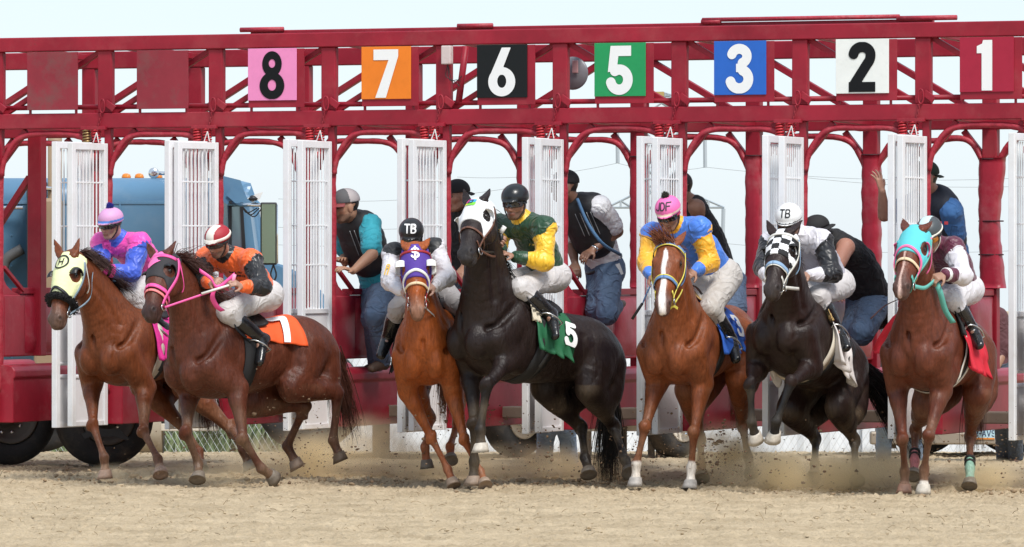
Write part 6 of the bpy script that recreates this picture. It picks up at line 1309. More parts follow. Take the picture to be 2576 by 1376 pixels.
def jersey(P_, torso, sleeve, cuff, yoke, collar, yr=.215, loose=1.0, cuff_t=.72, tail=.0, cap=0.0):
    J, q = P_.J, P_.q; pr = [chain([P_.pel + P_.tdir * .02 - P_.tdir * tail] + P_.tors[1:], np.array([.15, .165, .15]) * q * loose, np.array([.112, .12, .09]) * q * loose, P_.tsid, .05, tag='torso')]
    for S_ in 'LR':
        j = J[S_]; pr.append(chain([P_.neck - P_.tdir * .055, j['sh']], np.array([.075, .075]) * q * loose, k=.05, tag='torso'))
        pr.append(chain([j['sh'], j['sh'] * .5 + j['el'] * .5, j['el']], np.array([.078, .075, .066]) * q * loose, k=.035, tag='sleeve'))
        pr.append(chain([j['el'], j['el'] * .55 + j['wr'] * .45, j['el'] * .05 + j['wr'] * .95], np.array([.066, .06, .04]) * q * loose, k=.03, tag='fore'))
    pr.append(chain([P_.neck - P_.tdir * .02, P_.neck + nrm(P_.hc - P_.neck) * .035], np.array([.072, .066]) * q, k=.02, tag='collar'))
    nk = P_.neck; shl = [J['L']['sh'], J['R']['sh']]
    def isy(V):
        # pointed shoulder cape: near the neck-to-shoulder line
        d = np.full(len(V), 9.)
        for s in shl:
            ab = s - nk; t = np.clip((V - nk) @ ab / (ab @ ab), 0, .82); d = np.minimum(d, np.linalg.norm(V - nk - t[:, None] * ab, axis=1) + .012 * np.sin(14 * t * math.pi * .5))
        return d < yr * .53 * q
    def rule(V, tg, bt):
        r = np.where(tg == 'torso', 0, 1); r = np.where((tg == 'fore') & (bt > cuff_t), 2, r); y = isy(V) & (tg != 'collar'); r = np.where(y, 3, r); return np.where(tg == 'collar', 4, r)
    def lift(V, tg, bt): return np.where(isy(V), .007, 0) + np.where((tg == 'fore') & (bt > cuff_t), .003, 0)
    o, s = garment(P_, 'jersey', pr, [torso, sleeve, cuff, yoke, collar], rule, fold=.0075, lift=lift, seed=P_.pel[0], ns=24)
    P_.jsol = s; return o
def breeches(P_, m, full=False, loose=1.0):
    G, q = P_.G, P_.q; pr = [ball(P_.pel, np.array([.155, .13, .125]) * q * loose, .05, tag='hip', ax=(P_.side, np.cross(P_.tdir, P_.side), P_.tdir))]
    for S_ in G:
        g = G[S_]; pr.append(chain([g['hip'], g['hip'] * .5 + g['kn'] * .5, g['kn']], np.array([.105, .093, .076]) * q * loose, k=.05, tag='thigh'))
        e = 1.0 if full else .42
        pr.append(chain([g['kn'], g['kn'] * .6 + g['an'] * .4] + ([g['an']] if full else []), np.array([.074, .066] + ([.062] if full else [])) * q * loose, k=.03, tag='shin'))
    o, s = garment(P_, 'jeans' if full else 'breeches', pr, m, fold=.006 if full else .0035, seed=2.0 + P_.pel[0], ns=22, region=sp_region(P_)); return o
def sp_region(P_): return None
def boots(P_, m=None, shoe=False, stirrup=True, top=None):
    G, q = P_.G, P_.q
    for S_ in G:
        g = G[S_]; ft = nrm(g['to'] - g['an']); sh = nrm(g['an'] - g['kn']); sd = nrm(np.cross(ft, sh)); pr = []
        heel = g['an'] + sh * .05 - ft * .03
        toe = g['an'] + sh * .06 + ft * .2
        if not shoe: pr.append(chain([g['kn'] * .62 + g['an'] * .38, g['kn'] * .3 + g['an'] * .7, g['an']], np.array([.070, .064, .052]) * q, k=.02, tag='b'))
        else: pr.append(chain([g['an'] - sh * .06, g['an']], np.array([.045, .045]), k=.02, tag='b'))
        pr.append(chain([heel, g['an'] + sh * .045 + ft * .08, toe], [.042, .046, .038], [.046, .040, .030], sd, .035, tag='b'))
        o, _ = garment(P_, 'shoe' if shoe else 'boot', pr, m or M_BOOT, h=.0075, fold=.002)
        if top is not None:
            MB().lathe(g['kn'] * .62 + g['an'] * .38, sh, [(-.012, .058), (-.01, .067), (.05, .066), (.055, .058)], 20).build('boot_top', top, P_.root, True)
        if stirrup and S_ == 'L':
            c = g['an'] + sh * .06 + ft * .08; p = [c + sd * .06 * math.cos(a) - sh * (.02 + .11 * max(0, math.sin(a))) + (sh * .05 if math.sin(a) < 0 else 0) for a in np.linspace(0, 2 * math.pi, 20)[:-1]]
            MB().tube(p, .0065, 6, closed=True).build('stirrup', M_STIRRUP, P_.root, True)
            MB().ribbon(curve_pts([c - sh * .12, c - sh * .3 + sd * .02, P_.pel * .3 + g['kn'] * .7], 8), ft, .022, .005).build('stirrup_leather', M_LEATHER_B, P_.root)
def helmet(P_, mats, rule=None, peak=True, pom=None, goggles=True, gcol=None, text=None, tmat=None, strap=None, tsize=.06, lens=None, cover=1.0, tshift=(0, 0)):
    F, fw, sd, up, z = P_.F, P_.fw, P_.sd, P_.up, P_.z; ax = (fw, sd, up); root = P_.root
    pr = [ball(F(-.008, 0, .058), np.array([.126, .102, .098]) * z * cover, .02, tag='h', ax=ax)]
    if peak: pr.append(chain([F(.085, -.04, .035), F(.112, 0, .034), F(.085, .04, .035)], np.array([.03, .035, .03]) * z, np.array([.008, .008, .008]) * z, np.cross(sd, up) * 0 + fw, .02, tag='peak'))
    hs = Solid(pr); c = F(0, 0, .05)
    def reg(P): d = P - hc_; return -((d @ up) - (.026 + .12 * np.clip(-(d @ fw) - .05, 0, .1) * -.4) * z)
    hc_ = P_.hc; V, Q = hs.mesh(.006, 0, (c - .22, c + .22, reg), smooth=1); mi = None
    if rule is not None:
        C = V[Q].mean(1) - P_.hc; mi = rule(C @ fw / z, C @ sd / z, C @ up / z)
    o = mesh_obj('helmet', V, Q, mats, root, True, mi=mi)
    if pom is not None:
        g = np.random.default_rng(2); D = g.normal(size=(260, 3)); D /= np.linalg.norm(D, axis=1, keepdims=True); cc = F(-.015, 0, .168)
        MB().lathe(cc, up, [(-.02, .005), (-.015, .016), (0, .021), (.014, .015), (.02, .004)], 12).build('pompom', pom, root, True); strands('pompom_wool', cc + D * .014, D, [.02] * 260, .004, pom, root, 0, .1, 3, 3)
    if text:
        half = (tsize * .62 * len(text), tsize * .62); tx, tz = tshift
        decal('helmet_lettering', scaled(text_field(text, .17), tsize), half, .0042, hs, F(.0, tx, .085 + tz), sd * (1 if np.dot(sd, [1, 0, 0]) > 0 else -1), nrm(up - fw * .35), nrm(fw + up * .35 + sd * tx * 6), tmat, o, .003, .25, .4)
    if goggles:
        lm = lens or M_LENS
        def rg(P): d = P - P_.hc; u = (d @ up) / z - .010; f = (d @ fw) / z; s = np.abs(d @ sd) / z; return np.maximum(np.abs(u) - (.024 - .012 * np.clip(1 - s / .02, 0, 1) * (u < 0)), .035 - f)
        c = F(.03, 0, .01); V, Q = P_.headsol.mesh(.005, .013, (c - .13, c + .13, rg), smooth=1)
        mesh_obj('goggles', V, Q, lm, root, True)
        def rg2(P): d = P - P_.hc; u = (d @ up) / z - .012; f = (d @ fw) / z; return np.maximum(np.abs(u) - .012, np.maximum(f - .035, -f - .06))
        V, Q = P_.headsol.mesh(.005, .010, (c - .17, c + .13, rg2), smooth=1)
        if len(Q): mesh_obj('goggle_strap', V, Q, gcol or M_LEATHER_B, root, True)
    st = strap or M_LEATHER_B
    for sg in (-1, 1): MB().ribbon(curve_pts([F(.0, sg * .088, .03), F(.02, sg * .084, -.04), F(.052, sg * .04, -.105), F(.06, 0, -.117)], 12), fw, .014, .005).build('chin_strap', st, root, True)
    P_.helm = hs; return o
def cap(P_, m, brim, text=None, tmat=None, back=False, tsize=.045, mesh=None):
    F, fw, sd, up, z = P_.F, P_.fw, P_.sd, P_.up, P_.z; ax = (fw, sd, up); sg = -1 if back else 1
    pr = [ball(F(-.01, 0, .045), np.array([.11, .09, .092]) * z, .02, tag='h', ax=ax)]
    s = Solid(pr); c = F(0, 0, .05)
    V, Q = s.mesh(.006, 0, (c - .2, c + .2, lambda P: -((P - P_.hc) @ up - .03 * z)), smooth=1); mi = None; ms = [m]
    if mesh is not None: ms = [m, mesh]; mi = ((V[Q].mean(1) - P_.hc) @ fw < 0.0).astype(int)
    o = mesh_obj('cap', V, Q, ms, P_.root, True, mi=mi)
    b = []; n = 14
    for t in np.linspace(-1, 1, n):
        a = t * 1.15
        for r, u in ((.088, .034), (.135, .026), (.155 + .0 * a, .016)): b.append(F(sg * (-.01 + r * math.cos(a) * (1.0 if r < .1 else 1.1)), r * math.sin(a) * .78, u - .012 * abs(t) * (r > .1)))
    f = [(i * 3 + k, (i + 1) * 3 + k, (i + 1) * 3 + k + 1, i * 3 + k + 1) for i in range(n - 1) for k in range(2)]
    br = mesh_obj('cap_brim', b, f, brim, P_.root, True); md = br.modifiers.new('thick', 'SOLIDIFY'); md.thickness = .006
    if text: decal('cap_lettering', scaled(text_field(text, .2), tsize), (tsize * .6 * len(text), tsize * .75), .0045, s, F(0, 0, .08), sd * (1 if sd[0] > 0 else -1), up, nrm(fw + up * .1), tmat, o, .003, .25, .4)
def vest(P_, m, piping=None, loose=1.12):
    q = P_.q; nk = P_.neck - P_.tdir * .03
    pr = [chain([P_.pel * .52 + nk * .48, P_.tors[1] * .5 + nk * .5, nk - P_.tdir * .02], np.array([.165, .172, .135]) * q * loose, np.array([.125, .13, .10]) * q * loose, P_.tsid, .03, tag='v')]
    for S_ in 'LR': pr.append(chain([nk - P_.tdir * .03, nk * .35 + P_.J[S_]['sh'] * .65], np.array([.088, .088]) * q * loose, k=.04, tag='v'))
    o, s = garment(P_, 'protective_vest', pr, m, h=.008, fold=.003, ns=16); P_.vsol = s
    if piping is not None:
        for x in (-.09, -.03, .05, .1):
            a = P_.pel * .5 + P_.neck * .5 + P_.tside * x; b = P_.pel * .15 + P_.neck * .85 + P_.tside * x; fr = np.array([0, -1., 0]); p = curve_pts([a, (a + b) / 2, b], 14)
            pts = march(s, p + fr * .4, np.broadcast_to(-fr, p.shape), .004, 30, .6); MB().tube(pts, .003, 5).build('vest_seam', piping, o, True)
    return o
def tshirt(P_, m, sl=.62, loose=1.06, hem=.1):
    J, q = P_.J, P_.q; pr = [chain([P_.pel - P_.tdir * hem * .4] + P_.tors[1:], np.array([.165, .165, .14]) * q * loose, np.array([.125, .122, .088]) * q * loose, P_.tsid, .05, tag='torso')]
    for S_ in 'LR':
        j = J[S_]; pr.append(chain([P_.neck - P_.tdir * .055, j['sh'] if sl > 0 else j['sh'] * .5 + P_.neck * .5 - P_.tdir * .03], np.array([.075, .075]) * q * loose, k=.05, tag='torso'))
        if sl > 0: pr.append(chain([j['sh'], j['sh'] * (1 - sl) + j['el'] * sl], np.array([.082, .078]) * q * loose, k=.035, tag='sleeve'))
    o, s = garment(P_, 'shirt', pr, m, fold=.008, seed=P_.pel[0], ns=20); P_.jsol = s; return o
# ------------------------------------------------------------------ the seven jockeys
JG = 'jockeys crouching on the race horses'
WHITE_P = mat('white_print', (.85, .85, .85), .7); BLACK_P = mat('black_print', (.01, .01, .012), .7)
BRE = cloth('breeches_white', (.56, .535, .53), .6, .1, .5); BRE_G = cloth('breeches_grey', (.34, .325, .33), .6, .1, .5); BRE_D = cloth('breeches_dusty', (.52, .49, .46), .65, .1, .5, dirt=(.30, .24, .18))
def whip(P_, hand, end, m, r=.006, grip=None):
    e = np.asarray(end); MB().tube(curve_pts([hand, (hand + e) / 2, e], 10), [r * 1.3, r, r * .6], 8).build('whip', m, P_.root, True)
    if grip is not None: d = nrm(hand - e); MB().tube([hand - d * .02, hand + d * .07], r * 2, 8).build('whip_grip', grip, P_.root, True)
def lines_on(P_, rows, w, h, sol, c, x, y, n, m, parent, seed=1):
    "small illegible embroidery: rows of tiny strokes"
    g = np.random.default_rng(seed); seg = []
    for r in range(rows):
        xx = -w / 2
        while xx < w / 2:
            hh = h * g.uniform(.25, .42) / rows; yy = h / 2 - (r + .5) * h / rows; st = g.uniform(.006, .012); seg.append([(xx, yy - hh), (xx + st * .5, yy + hh * g.uniform(-.2, 1)), (xx + st, yy - hh * g.uniform(-.6, 1))]); xx += st + g.choice([.003, .003, .012])
    fn = lambda X, Y: np.min([seg_d(X, Y, s) for s in seg], 0) - .0026
    return decal('embroidery', fn, (w / 2 + .02, h / 2 + .01), .0042, sol, c, x, y, n, m, parent, .012, .3, .5)
def stripe_rule(*cond):
    def r(f, s, u):
        i = np.zeros(len(f), int)
        for k, c in enumerate(cond): i = np.where(c(f, s, u), k + 1, i)
        return i
    return r
def jock_A():
    pk = cloth('silk_hot_pink', (.84, .07, .42), .45, .2); bl = cloth('silk_royal_blue', (.045, .10, .55), .45, .2)
    P = make_person('jockey', 'jockey in pink and blue silks with a pale pink cap, on the leftmost horse', dict(horse=HORSES['A'], pelvis=(392, 700), neck=(305, 608), head=(279, 566), torsoL=.47, face=(38, 14, -4), headz=0.87, skin=(.40, .24, .17), haircol=(.015, .01, .01),
        L=dict(sh=(352, 612), el=(331, 688), wr=(262, 678), hand=(239, 668)), R=dict(sh=(256, 612), el=(252, 676), wr=(250, 662), hand=(240, 648)), Ll=((322, 742), (404, 822), (384, 860)), palmL=(-.2, .3, -1), palmR=(.3, .2, -1)), group=JG)
    jersey(P, pk, bl, pk, pk, bl); breeches(P, BRE); boots(P)
    lv = mat('lavender_cap', (.62, .32, .55), .55, bump=.1, bscale=30); bb = mat('blue_band', (.08, .22, .62), .6)
    helmet(P, [lv, bb], stripe_rule(lambda f, s, u: (u > .043) & (u < .062)), pom=mat('navy_wool', (.02, .03, .25), .95))
    MB().lathe(P.J['L']['wr'] * .88 + P.J['L']['el'] * .12, nrm(P.J['L']['wr'] - P.J['L']['el']), [(-.012, .03), (-.011, .05), (.011, .049), (.012, .03)], 16).build('wristband', M_LEATHER_B, P.root, True)
    MB().add([P.F(.06, .012, -.145), P.F(.085, .05, -.13), P.F(.085, .05, -.165), P.F(.085, -.03, -.135), P.F(.085, -.03, -.165), P.F(.06, .012, -.155)], [(0, 1, 2, 5), (0, 5, 4, 3)]).build('bow_tie', pk, P.root)
    o = HORSES['A']; br = MATS['grey_blue_webbing']; rein(o, 1, P.hands['L'], br, .06, mid=[W(225, 752, o.poll[1]), W(232, 700, o.poll[1])])
def jock_B():
    og = cloth('silk_orange', (.86, .13, .02), .45, .2); bk = cloth('silk_black', (.010, .010, .012), .38, .15)
    P = make_person('jockey', 'jockey in orange and black silks with a red and white quartered cap', dict(horse=HORSES['B'], pelvis=(660, 742), neck=(575, 645), head=(549, 611), torsoL=.47, face=(38, 22, -4), headz=0.88, skin=(.38, .21, .15), beard=1,
        L=dict(sh=(632, 655), el=(660, 722), wr=(608, 721), hand=(590, 710)), R=dict(sh=(520, 650), el=(505, 702), wr=(528, 712), hand=(545, 706)), Ll=((570, 786), (652, 850), (640, 892)), palmL=(-.6, .3, -.6), palmR=(.5, .3, -.6)), group=JG)
    jersey(P, og, bk, og, og, bk); breeches(P, BRE); boots(P, top=mat('maroon_boot_top', (.11, .012, .03), .5))
    re = mat('cap_red', (.36, .018, .03), .6, bump=.15, bscale=40); wt = mat('cap_white', (.72, .68, .62), .6)
    helmet(P, [re, wt], stripe_rule(lambda f, s, u: (u > .05) & (s > -.03) & (s < .045) & (f > -.03), lambda f, s, u: (u > .05) & (s > .06) & (f < -.02) & (u < .0)), lens=mat('brown_lens', (.03, .022, .018), .08))
    def rg(p): d = p - P.hc; return np.abs((d @ P.up) - .048 - .1 * np.clip(-(d @ P.fw), 0, .1)) - .012
    V, Q = P.helm.mesh(.006, .006, (P.hc - .2, P.hc + .2, rg)); mesh_obj('helmet_band', V, Q, wt, P.root, True)
    o = HORSES['B']; pk = MATS['neon_pink_webbing']; lh = P.hands['L']; bit = o.Hd(.47, .07, -.09)
    rein(o, 1, lh, pk, .0); MB().tube([lh * .55 + bit * .45 + np.array([0, -.01, .01]), lh + np.array([0, -.02, .0])], .009, 8).build('whip', mat('whip_white', (.75, .73, .68), .5), P.root, True); MB().tube([lh, lh + np.array([.02, 0, .075])], .014, 8).build('whip_grip', mat('whip_grip_pink', (.8, .3, .45), .6), P.root, True)
    MB().ribbon(curve_pts([W(502, 680, lh[1]), W(530, 700, lh[1] - .02), W(548, 722, lh[1] - .02), W(590, 690, lh[1])], 16), (0, 0, 1.), .03, .006).build('rein_loop', pk, o.root, True)
    MB().ribbon(curve_pts([W(545, 722, lh[1]), W(534, 745, lh[1]), W(545, 770, lh[1] + .05), W(560, 782, lh[1] + .1)], 12), (1., 0, .3), .035, .006).build('rein_loop', pk, o.root, True)
    lines_on(P, 2, .1, .05, P.jsol, P.pel * .45 + P.neck * .55 + P.tside * .02, P.tside, np.array([0, 0, 1.]), nrm((-.4, -1, 0)), BLACK_P, P.root, 3)
def jock_C():
    bk = cloth('vest_black', (.014, .014, .015), .5, .1); wh = cloth('silk_white', (.66, .64, .68), .5, .15)
    P = make_person('jockey', 'jockey in a black vest with white sleeves and black lettered helmet', dict(horse=HORSES['C'], pelvis=(1078, 728), neck=(1041, 634), head=(1035, 597), torsoL=.47, face=(4, 24, 0), headz=0.9, skin=(.42, .25, .19),
        L=dict(sh=(1094, 628), el=(1124, 698), wr=(1092, 722), hand=(1075, 720)), R=dict(sh=(990, 640), el=(981, 706), wr=(1012, 732), hand=(1028, 728)), Ll=((1146, 764), (1140, 826), (1150, 862)), Rl=((1003, 775), (979, 842), (966, 874)), palmL=(-.6, .3, -.6), palmR=(.6, .3, -.6)), group=JG)
    jersey(P, bk, wh, wh, bk, bk, yr=.2); breeches(P, BRE_G); boots(P, top=mat('maroon_boot_top', (.11, .012, .03), .5))
    helmet(P, [mat('helmet_black', (.013, .013, .014), .35, bump=.15, bscale=30)], text='TB', tmat=WHITE_P, tsize=.06, cover=1.02)
    MB().tube([P.hands['R'] + np.array([0, -.02, .0]), P.F(.13, .0, .0), P.F(.13, .01, .03)], [.008, .012, .016], 8).build('whip', M_LEATHER_B, P.root, True)
    o = HORSES['C']; re = MATS['dark_red_webbing']; rein(o, 1, P.hands['L'], re, .03); rein(o, -1, P.hands['R'], re, .03)
    decal('sleeve_mark', lambda x, y: np.minimum(np.abs(np.hypot(x, y - .02) - .012) - .005, np.maximum(np.abs(y + .02) - .025, np.abs(np.abs(x) - .012) - .005)), (.03, .06), .0045, P.jsol, P.J['R']['sh'] * .45 + P.J['R']['el'] * .55, np.array([1., 0, 0]), np.array([0, 0, 1.]), np.array([-.25, -.97, 0]), mat('gold_print', (.7, .42, .05), .6), P.root, .012)
def jock_D():
    gr = cloth('silk_dark_green', (.012, .055, .022), .42, .2); ye = cloth('silk_yellow', (.86, .50, .025), .42, .2)
    P = make_person('jockey', 'jockey in dark green and yellow silks with a plain black helmet', dict(horse=HORSES['D'], pelvis=(1382, 695), neck=(1316, 555), head=(1296, 513), torsoL=.5, face=(24, 10, 0), headz=0.95, skin=(.34, .18, .12), beard=1,
        L=dict(sh=(1370, 572), el=(1370, 660), wr=(1293, 645), hand=(1268, 636)), R=dict(sh=(1258, 568), el=(1252, 640), wr=(1262, 622), hand=(1256, 604)), Ll=((1308, 724), (1378, 785), (1382, 828)), palmL=(-.3, .2, -.9), palmR=(.6, .3, -.6)), group=JG)
    jersey(P, gr, ye, gr, gr, ye, cuff_t=.66); breeches(P, BRE); boots(P)
    helmet(P, [mat('helmet_black_plain', (.011, .012, .013), .28, bump=.2, bscale=18)], cover=1.03)
    yp = mat('gold_thread', (.6, .42, .06), .6); lines_on(P, 1, .12, .025, P.jsol, P.pel * .5 + P.neck * .5 + P.tside * .05 + np.array([0, 0, .03]), P.tside, np.array([0, 0, 1.]), nrm((-.3, -1, 0)), yp, P.root, 5)
    MB().tube([P.hands['R'] + np.array([.0, -.02, -.03]), P.hands['R'] + np.array([-.01, -.03, .06])], .016, 8).build('whip', M_LEATHER_B, P.root, True); MB().tube([P.hands['R'] + np.array([-.01, -.03, .06]), P.hands['R'] + np.array([.02, -.03, .11])], .018, 8).build('whip_grip', mat('white_vinyl', (.78, .78, .76), .4), P.root, True)
    o = HORSES['D']; rein(o, 1, P.hands['L'], M_LEATHER_T, .02); rein(o, 1, W(1300, 712, o.T(.1, .1, .3)[1]), M_LEATHER_B, .05, mid=[P.hands['L']])
def jock_E():
    bl = cloth('silk_sky_blue', (.06, .20, .68), .42, .2); ye = cloth('silk_gold', (.86, .42, .02), .42, .2)
    P = make_person('jockey', 'jockey in blue and yellow silks with a bright pink lettered cap', dict(horse=HORSES['E'], pelvis=(1805, 697), neck=(1706, 572), head=(1683, 541), torsoL=.52, face=(20, 26, 4), headz=0.93, skin=(.34, .18, .115),
        L=dict(sh=(1760, 574), el=(1787, 662), wr=(1748, 682), hand=(1732, 690)), R=dict(sh=(1640, 590), el=(1627, 662), wr=(1638, 694), hand=(1650, 700)), Ll=((1786, 776), (1834, 846), (1842, 888)), palmL=(-.5, .2, -.8), palmR=(.5, .3, -.8)), group=JG)
    jersey(P, bl, ye, bl, bl, ye, cuff_t=.75, tail=.03); breeches(P, BRE_D, loose=1.05); boots(P)
    pk = mat('cap_bright_pink', (.82, .16, .42), .55, bump=.12, bscale=30); cr = mat('cap_cream', (.75, .58, .45), .6)
    helmet(P, [pk, cr], stripe_rule(lambda f, s, u: (u > .042) & (u < .058)), pom=mat('dark_wool', (.04, .04, .03), .95), text='JDF', tmat=mat('dark_print', (.04, .03, .05), .7), tsize=.055, gcol=mat('goggle_red', (.5, .03, .1), .5), tshift=(-.0, .0))
    o = HORSES['E']; yw = MATS['yellow_webbing']; rein(o, 1, P.hands['L'], yw, .02); rein(o, -1, P.hands['R'], yw, .03)
    MB().tube(curve_pts([W(1638, 715, P.hands['R'][1]), W(1624, 745, P.hands['R'][1]), W(1616, 765, P.hands['R'][1])], 8), .006, 6).build('whip', mat('blue_whip', (.1, .2, .4), .6), P.root, True); MB().tube([W(1616, 763, P.hands['R'][1]), W(1590, 803, P.hands['R'][1])], .011, 8).build('whip_grip', M_LEATHER_B, P.root, True)
    yp = mat('gold_thread', (.6, .42, .06), .6); lines_on(P, 3, .085, .09, P.jsol, P.pel * .42 + P.neck * .58 + P.tside * .07, P.tside, np.array([0, 0, 1.]), nrm((-.2, -1, 0)), yp, P.root, 8)
def jock_F():
    wh = cloth('silk_white', (.66, .64, .68), .5, .15); bk = cloth('silk_black', (.010, .010, .012), .38, .15); gw = cloth('mesh_grey_white', (.45, .44, .50), .6, .1)
    P = make_person('jockey', 'jockey in white and black silks with a white lettered helmet', dict(horse=HORSES['F'], pelvis=(2090, 716), neck=(2012, 595), head=(1985, 562), torsoL=.5, face=(18, 22, 0), headz=0.96, skin=(.36, .2, .14),
        L=dict(sh=(2066, 606), el=(2096, 688), wr=(2035, 692), hand=(2014, 690)), R=dict(sh=(1938, 612), el=(1918, 672), wr=(1932, 700), hand=(1950, 706)), Ll=((2056, 745), (2100, 822), (2118, 856)), palmL=(-.5, .2, -.8), palmR=(.5, .3, -.8)), group=JG)
    jersey(P, gw, bk, wh, wh, wh, cuff_t=.62, yr=.2); breeches(P, BRE); boots(P)
    helmet(P, [mat('helmet_white', (.78, .78, .77), .35), M_LEATHER_B], stripe_rule(lambda f, s, u: (u > .04) & (u < .047)), text='TB', tmat=BLACK_P, tsize=.055)
    o = HORSES['F']; wl = MATS['white_webbing']; rein(o, 1, P.hands['L'], wl, .04, mid=[W(2020, 725, P.hands['L'][1] - .05)], w=.024)
def jock_G():
    ma = cloth('silk_maroon', (.10, .010, .035), .45, .2); wh = cloth('silk_white', (.66, .64, .68), .5, .15)
    P = make_person('jockey', 'jockey in maroon silks with white sleeves, half hidden behind the turquoise hood', dict(horse=HORSES['G'], pelvis=(2412, 728), neck=(2366, 622), head=(2339, 594), torsoL=.47, face=(25, 30, 0), headz=0.92, skin=(.34, .19, .13),
        L=dict(sh=(2398, 626), el=(2424, 694), wr=(2376, 690), hand=(2354, 698)), R=dict(sh=(2318, 640), el=(2296, 700), wr=(2315, 716), hand=(2330, 716)), Ll=((2392, 752), (2440, 822), (2452, 850)), palmL=(-.5, .2, -.8), palmR=(.5, .3, -.8)), group=JG)
    jersey(P, ma, wh, ma, ma, ma, cuff_t=.62, yr=.2); breeches(P, cloth('breeches_bright', (.62, .60, .62), .6, .1)); boots(P)
    helmet(P, [mat('helmet_pale_blue', (.55, .72, .74), .4), mat('helmet_dark_grey', (.06, .07, .075), .4)], stripe_rule(lambda f, s, u: np.abs(s + .01) > .04), lens=mat('amber_lens', (.4, .14, .01), .1), strap=mat('white_webbing', (.7, .68, .62), .7))
    def rg(p): d = p - P.hc; return np.abs((d @ P.up) - .046) - .008
    V, Q = P.helm.mesh(.006, .006, (P.hc - .2, P.hc + .2, rg)); mesh_obj('helmet_band', V, Q, mat('cream_band', (.72, .68, .6), .6), P.root, True)
    MB().lathe(P.J['L']['wr'] * .9 + P.J['L']['el'] * .1, nrm(P.J['L']['wr'] - P.J['L']['el']), [(-.016, .03), (-.014, .05), (.014, .049), (.016, .03)], 16).build('wristband', mat('white_vinyl', (.78, .78, .76), .4), P.root, True)
    o = HORSES['G']; tw = MATS['turquoise_webbing']; rein(o, 1, P.hands['L'], tw, .03, w=.028)
    MB().ribbon(curve_pts([P.hands['L'], W(2365, 735, P.hands['L'][1]), W(2378, 780, P.hands['L'][1] + .08), W(2398, 812, P.hands['L'][1] + .15)], 14), (1., 0, .2), .04, .006).build('neck_strap', tw, o.root, True)
    c = P.hands['R'] + np.array([.0, -.1, -.08]); MB().tube(curve_pts([W(2262, 752, c[1]), W(2225, 770, c[1]), W(2190, 802, c[1])], 8), [.003, .005, .007], 6).build('whip', mat('whip_brown', (.07, .03, .035), .6), P.root, True)
for fn_ in (jock_A, jock_B, jock_C, jock_D, jock_E, jock_F, jock_G): fn_()
# ------------------------------------------------------------------ gate crew
CG = 'gate crew working in the stalls'
JEAN = cloth('denim_blue', (.085, .135, .22), .8, .05, .8, .18); JEAN_L = cloth('denim_pale', (.20, .28, .40), .8, .05, .8, .15); JEAN_D = cloth('denim_dark', (.05, .065, .09), .8, .05, .8, .18)
VEST = mat('vest_shell_black', (.014, .015, .017), .6, bump=.2, bscale=30); SEAM = mat('vest_seam_grey', (.3, .31, .32), .5); SHOE = mat('shoe_brown', (.10, .065, .045), .7, var=.2)
def gd(i, d): return G(TP(i) + .12, d, 0)[1]
def crew_teal():
    P = make_person('person', 'crewman in a turquoise shirt, black vest and grey cap leaning into a stall', dict(Y=gd(3, .62), pelvis=(955, 728), neck=(888, 553), head=(869, 520), torsoL=.60, nsg=-1, face=(62, 8, 0), side=(.35, -.93, 0), skin=(.36, .19, .12), beard=1, scale=1.08, headz=1.06,
        L=dict(sh=(930, 566, -.12), el=(936, 640, -1), wr=(888, 682, -1), hand=(866, 674, -1), ua=.29, fa=.25), R=dict(sh=(872, 572, .14), el=(868, 640, 1), wr=(868, 662, -1), hand=(862, 650, -1)), curl=.5, palmL=(0, .3, -1),
        Ll=((944, 790, -1), (962, 905, 1), (935, 912, -1)), Rl=((936, 800, -1), (946, 912, 1), (918, 918, -1)), hunch=(.02, 0, .03)), group=CG)
    tshirt(P, cloth('tee_turquoise', (.02, .30, .38), .75, .1), .75, 1.0); vest(P, VEST, SEAM, 1.18); breeches(P, JEAN, True, 1.02); boots(P, SHOE, True, False)
    cap(P, mat('cap_grey', (.10, .10, .105), .8), mat('cap_brim_red', (.22, .05, .05), .7), 'ry', WHITE_P, mesh=mat('cap_mesh_pale', (.42, .38, .38), .8), tsize=.05)
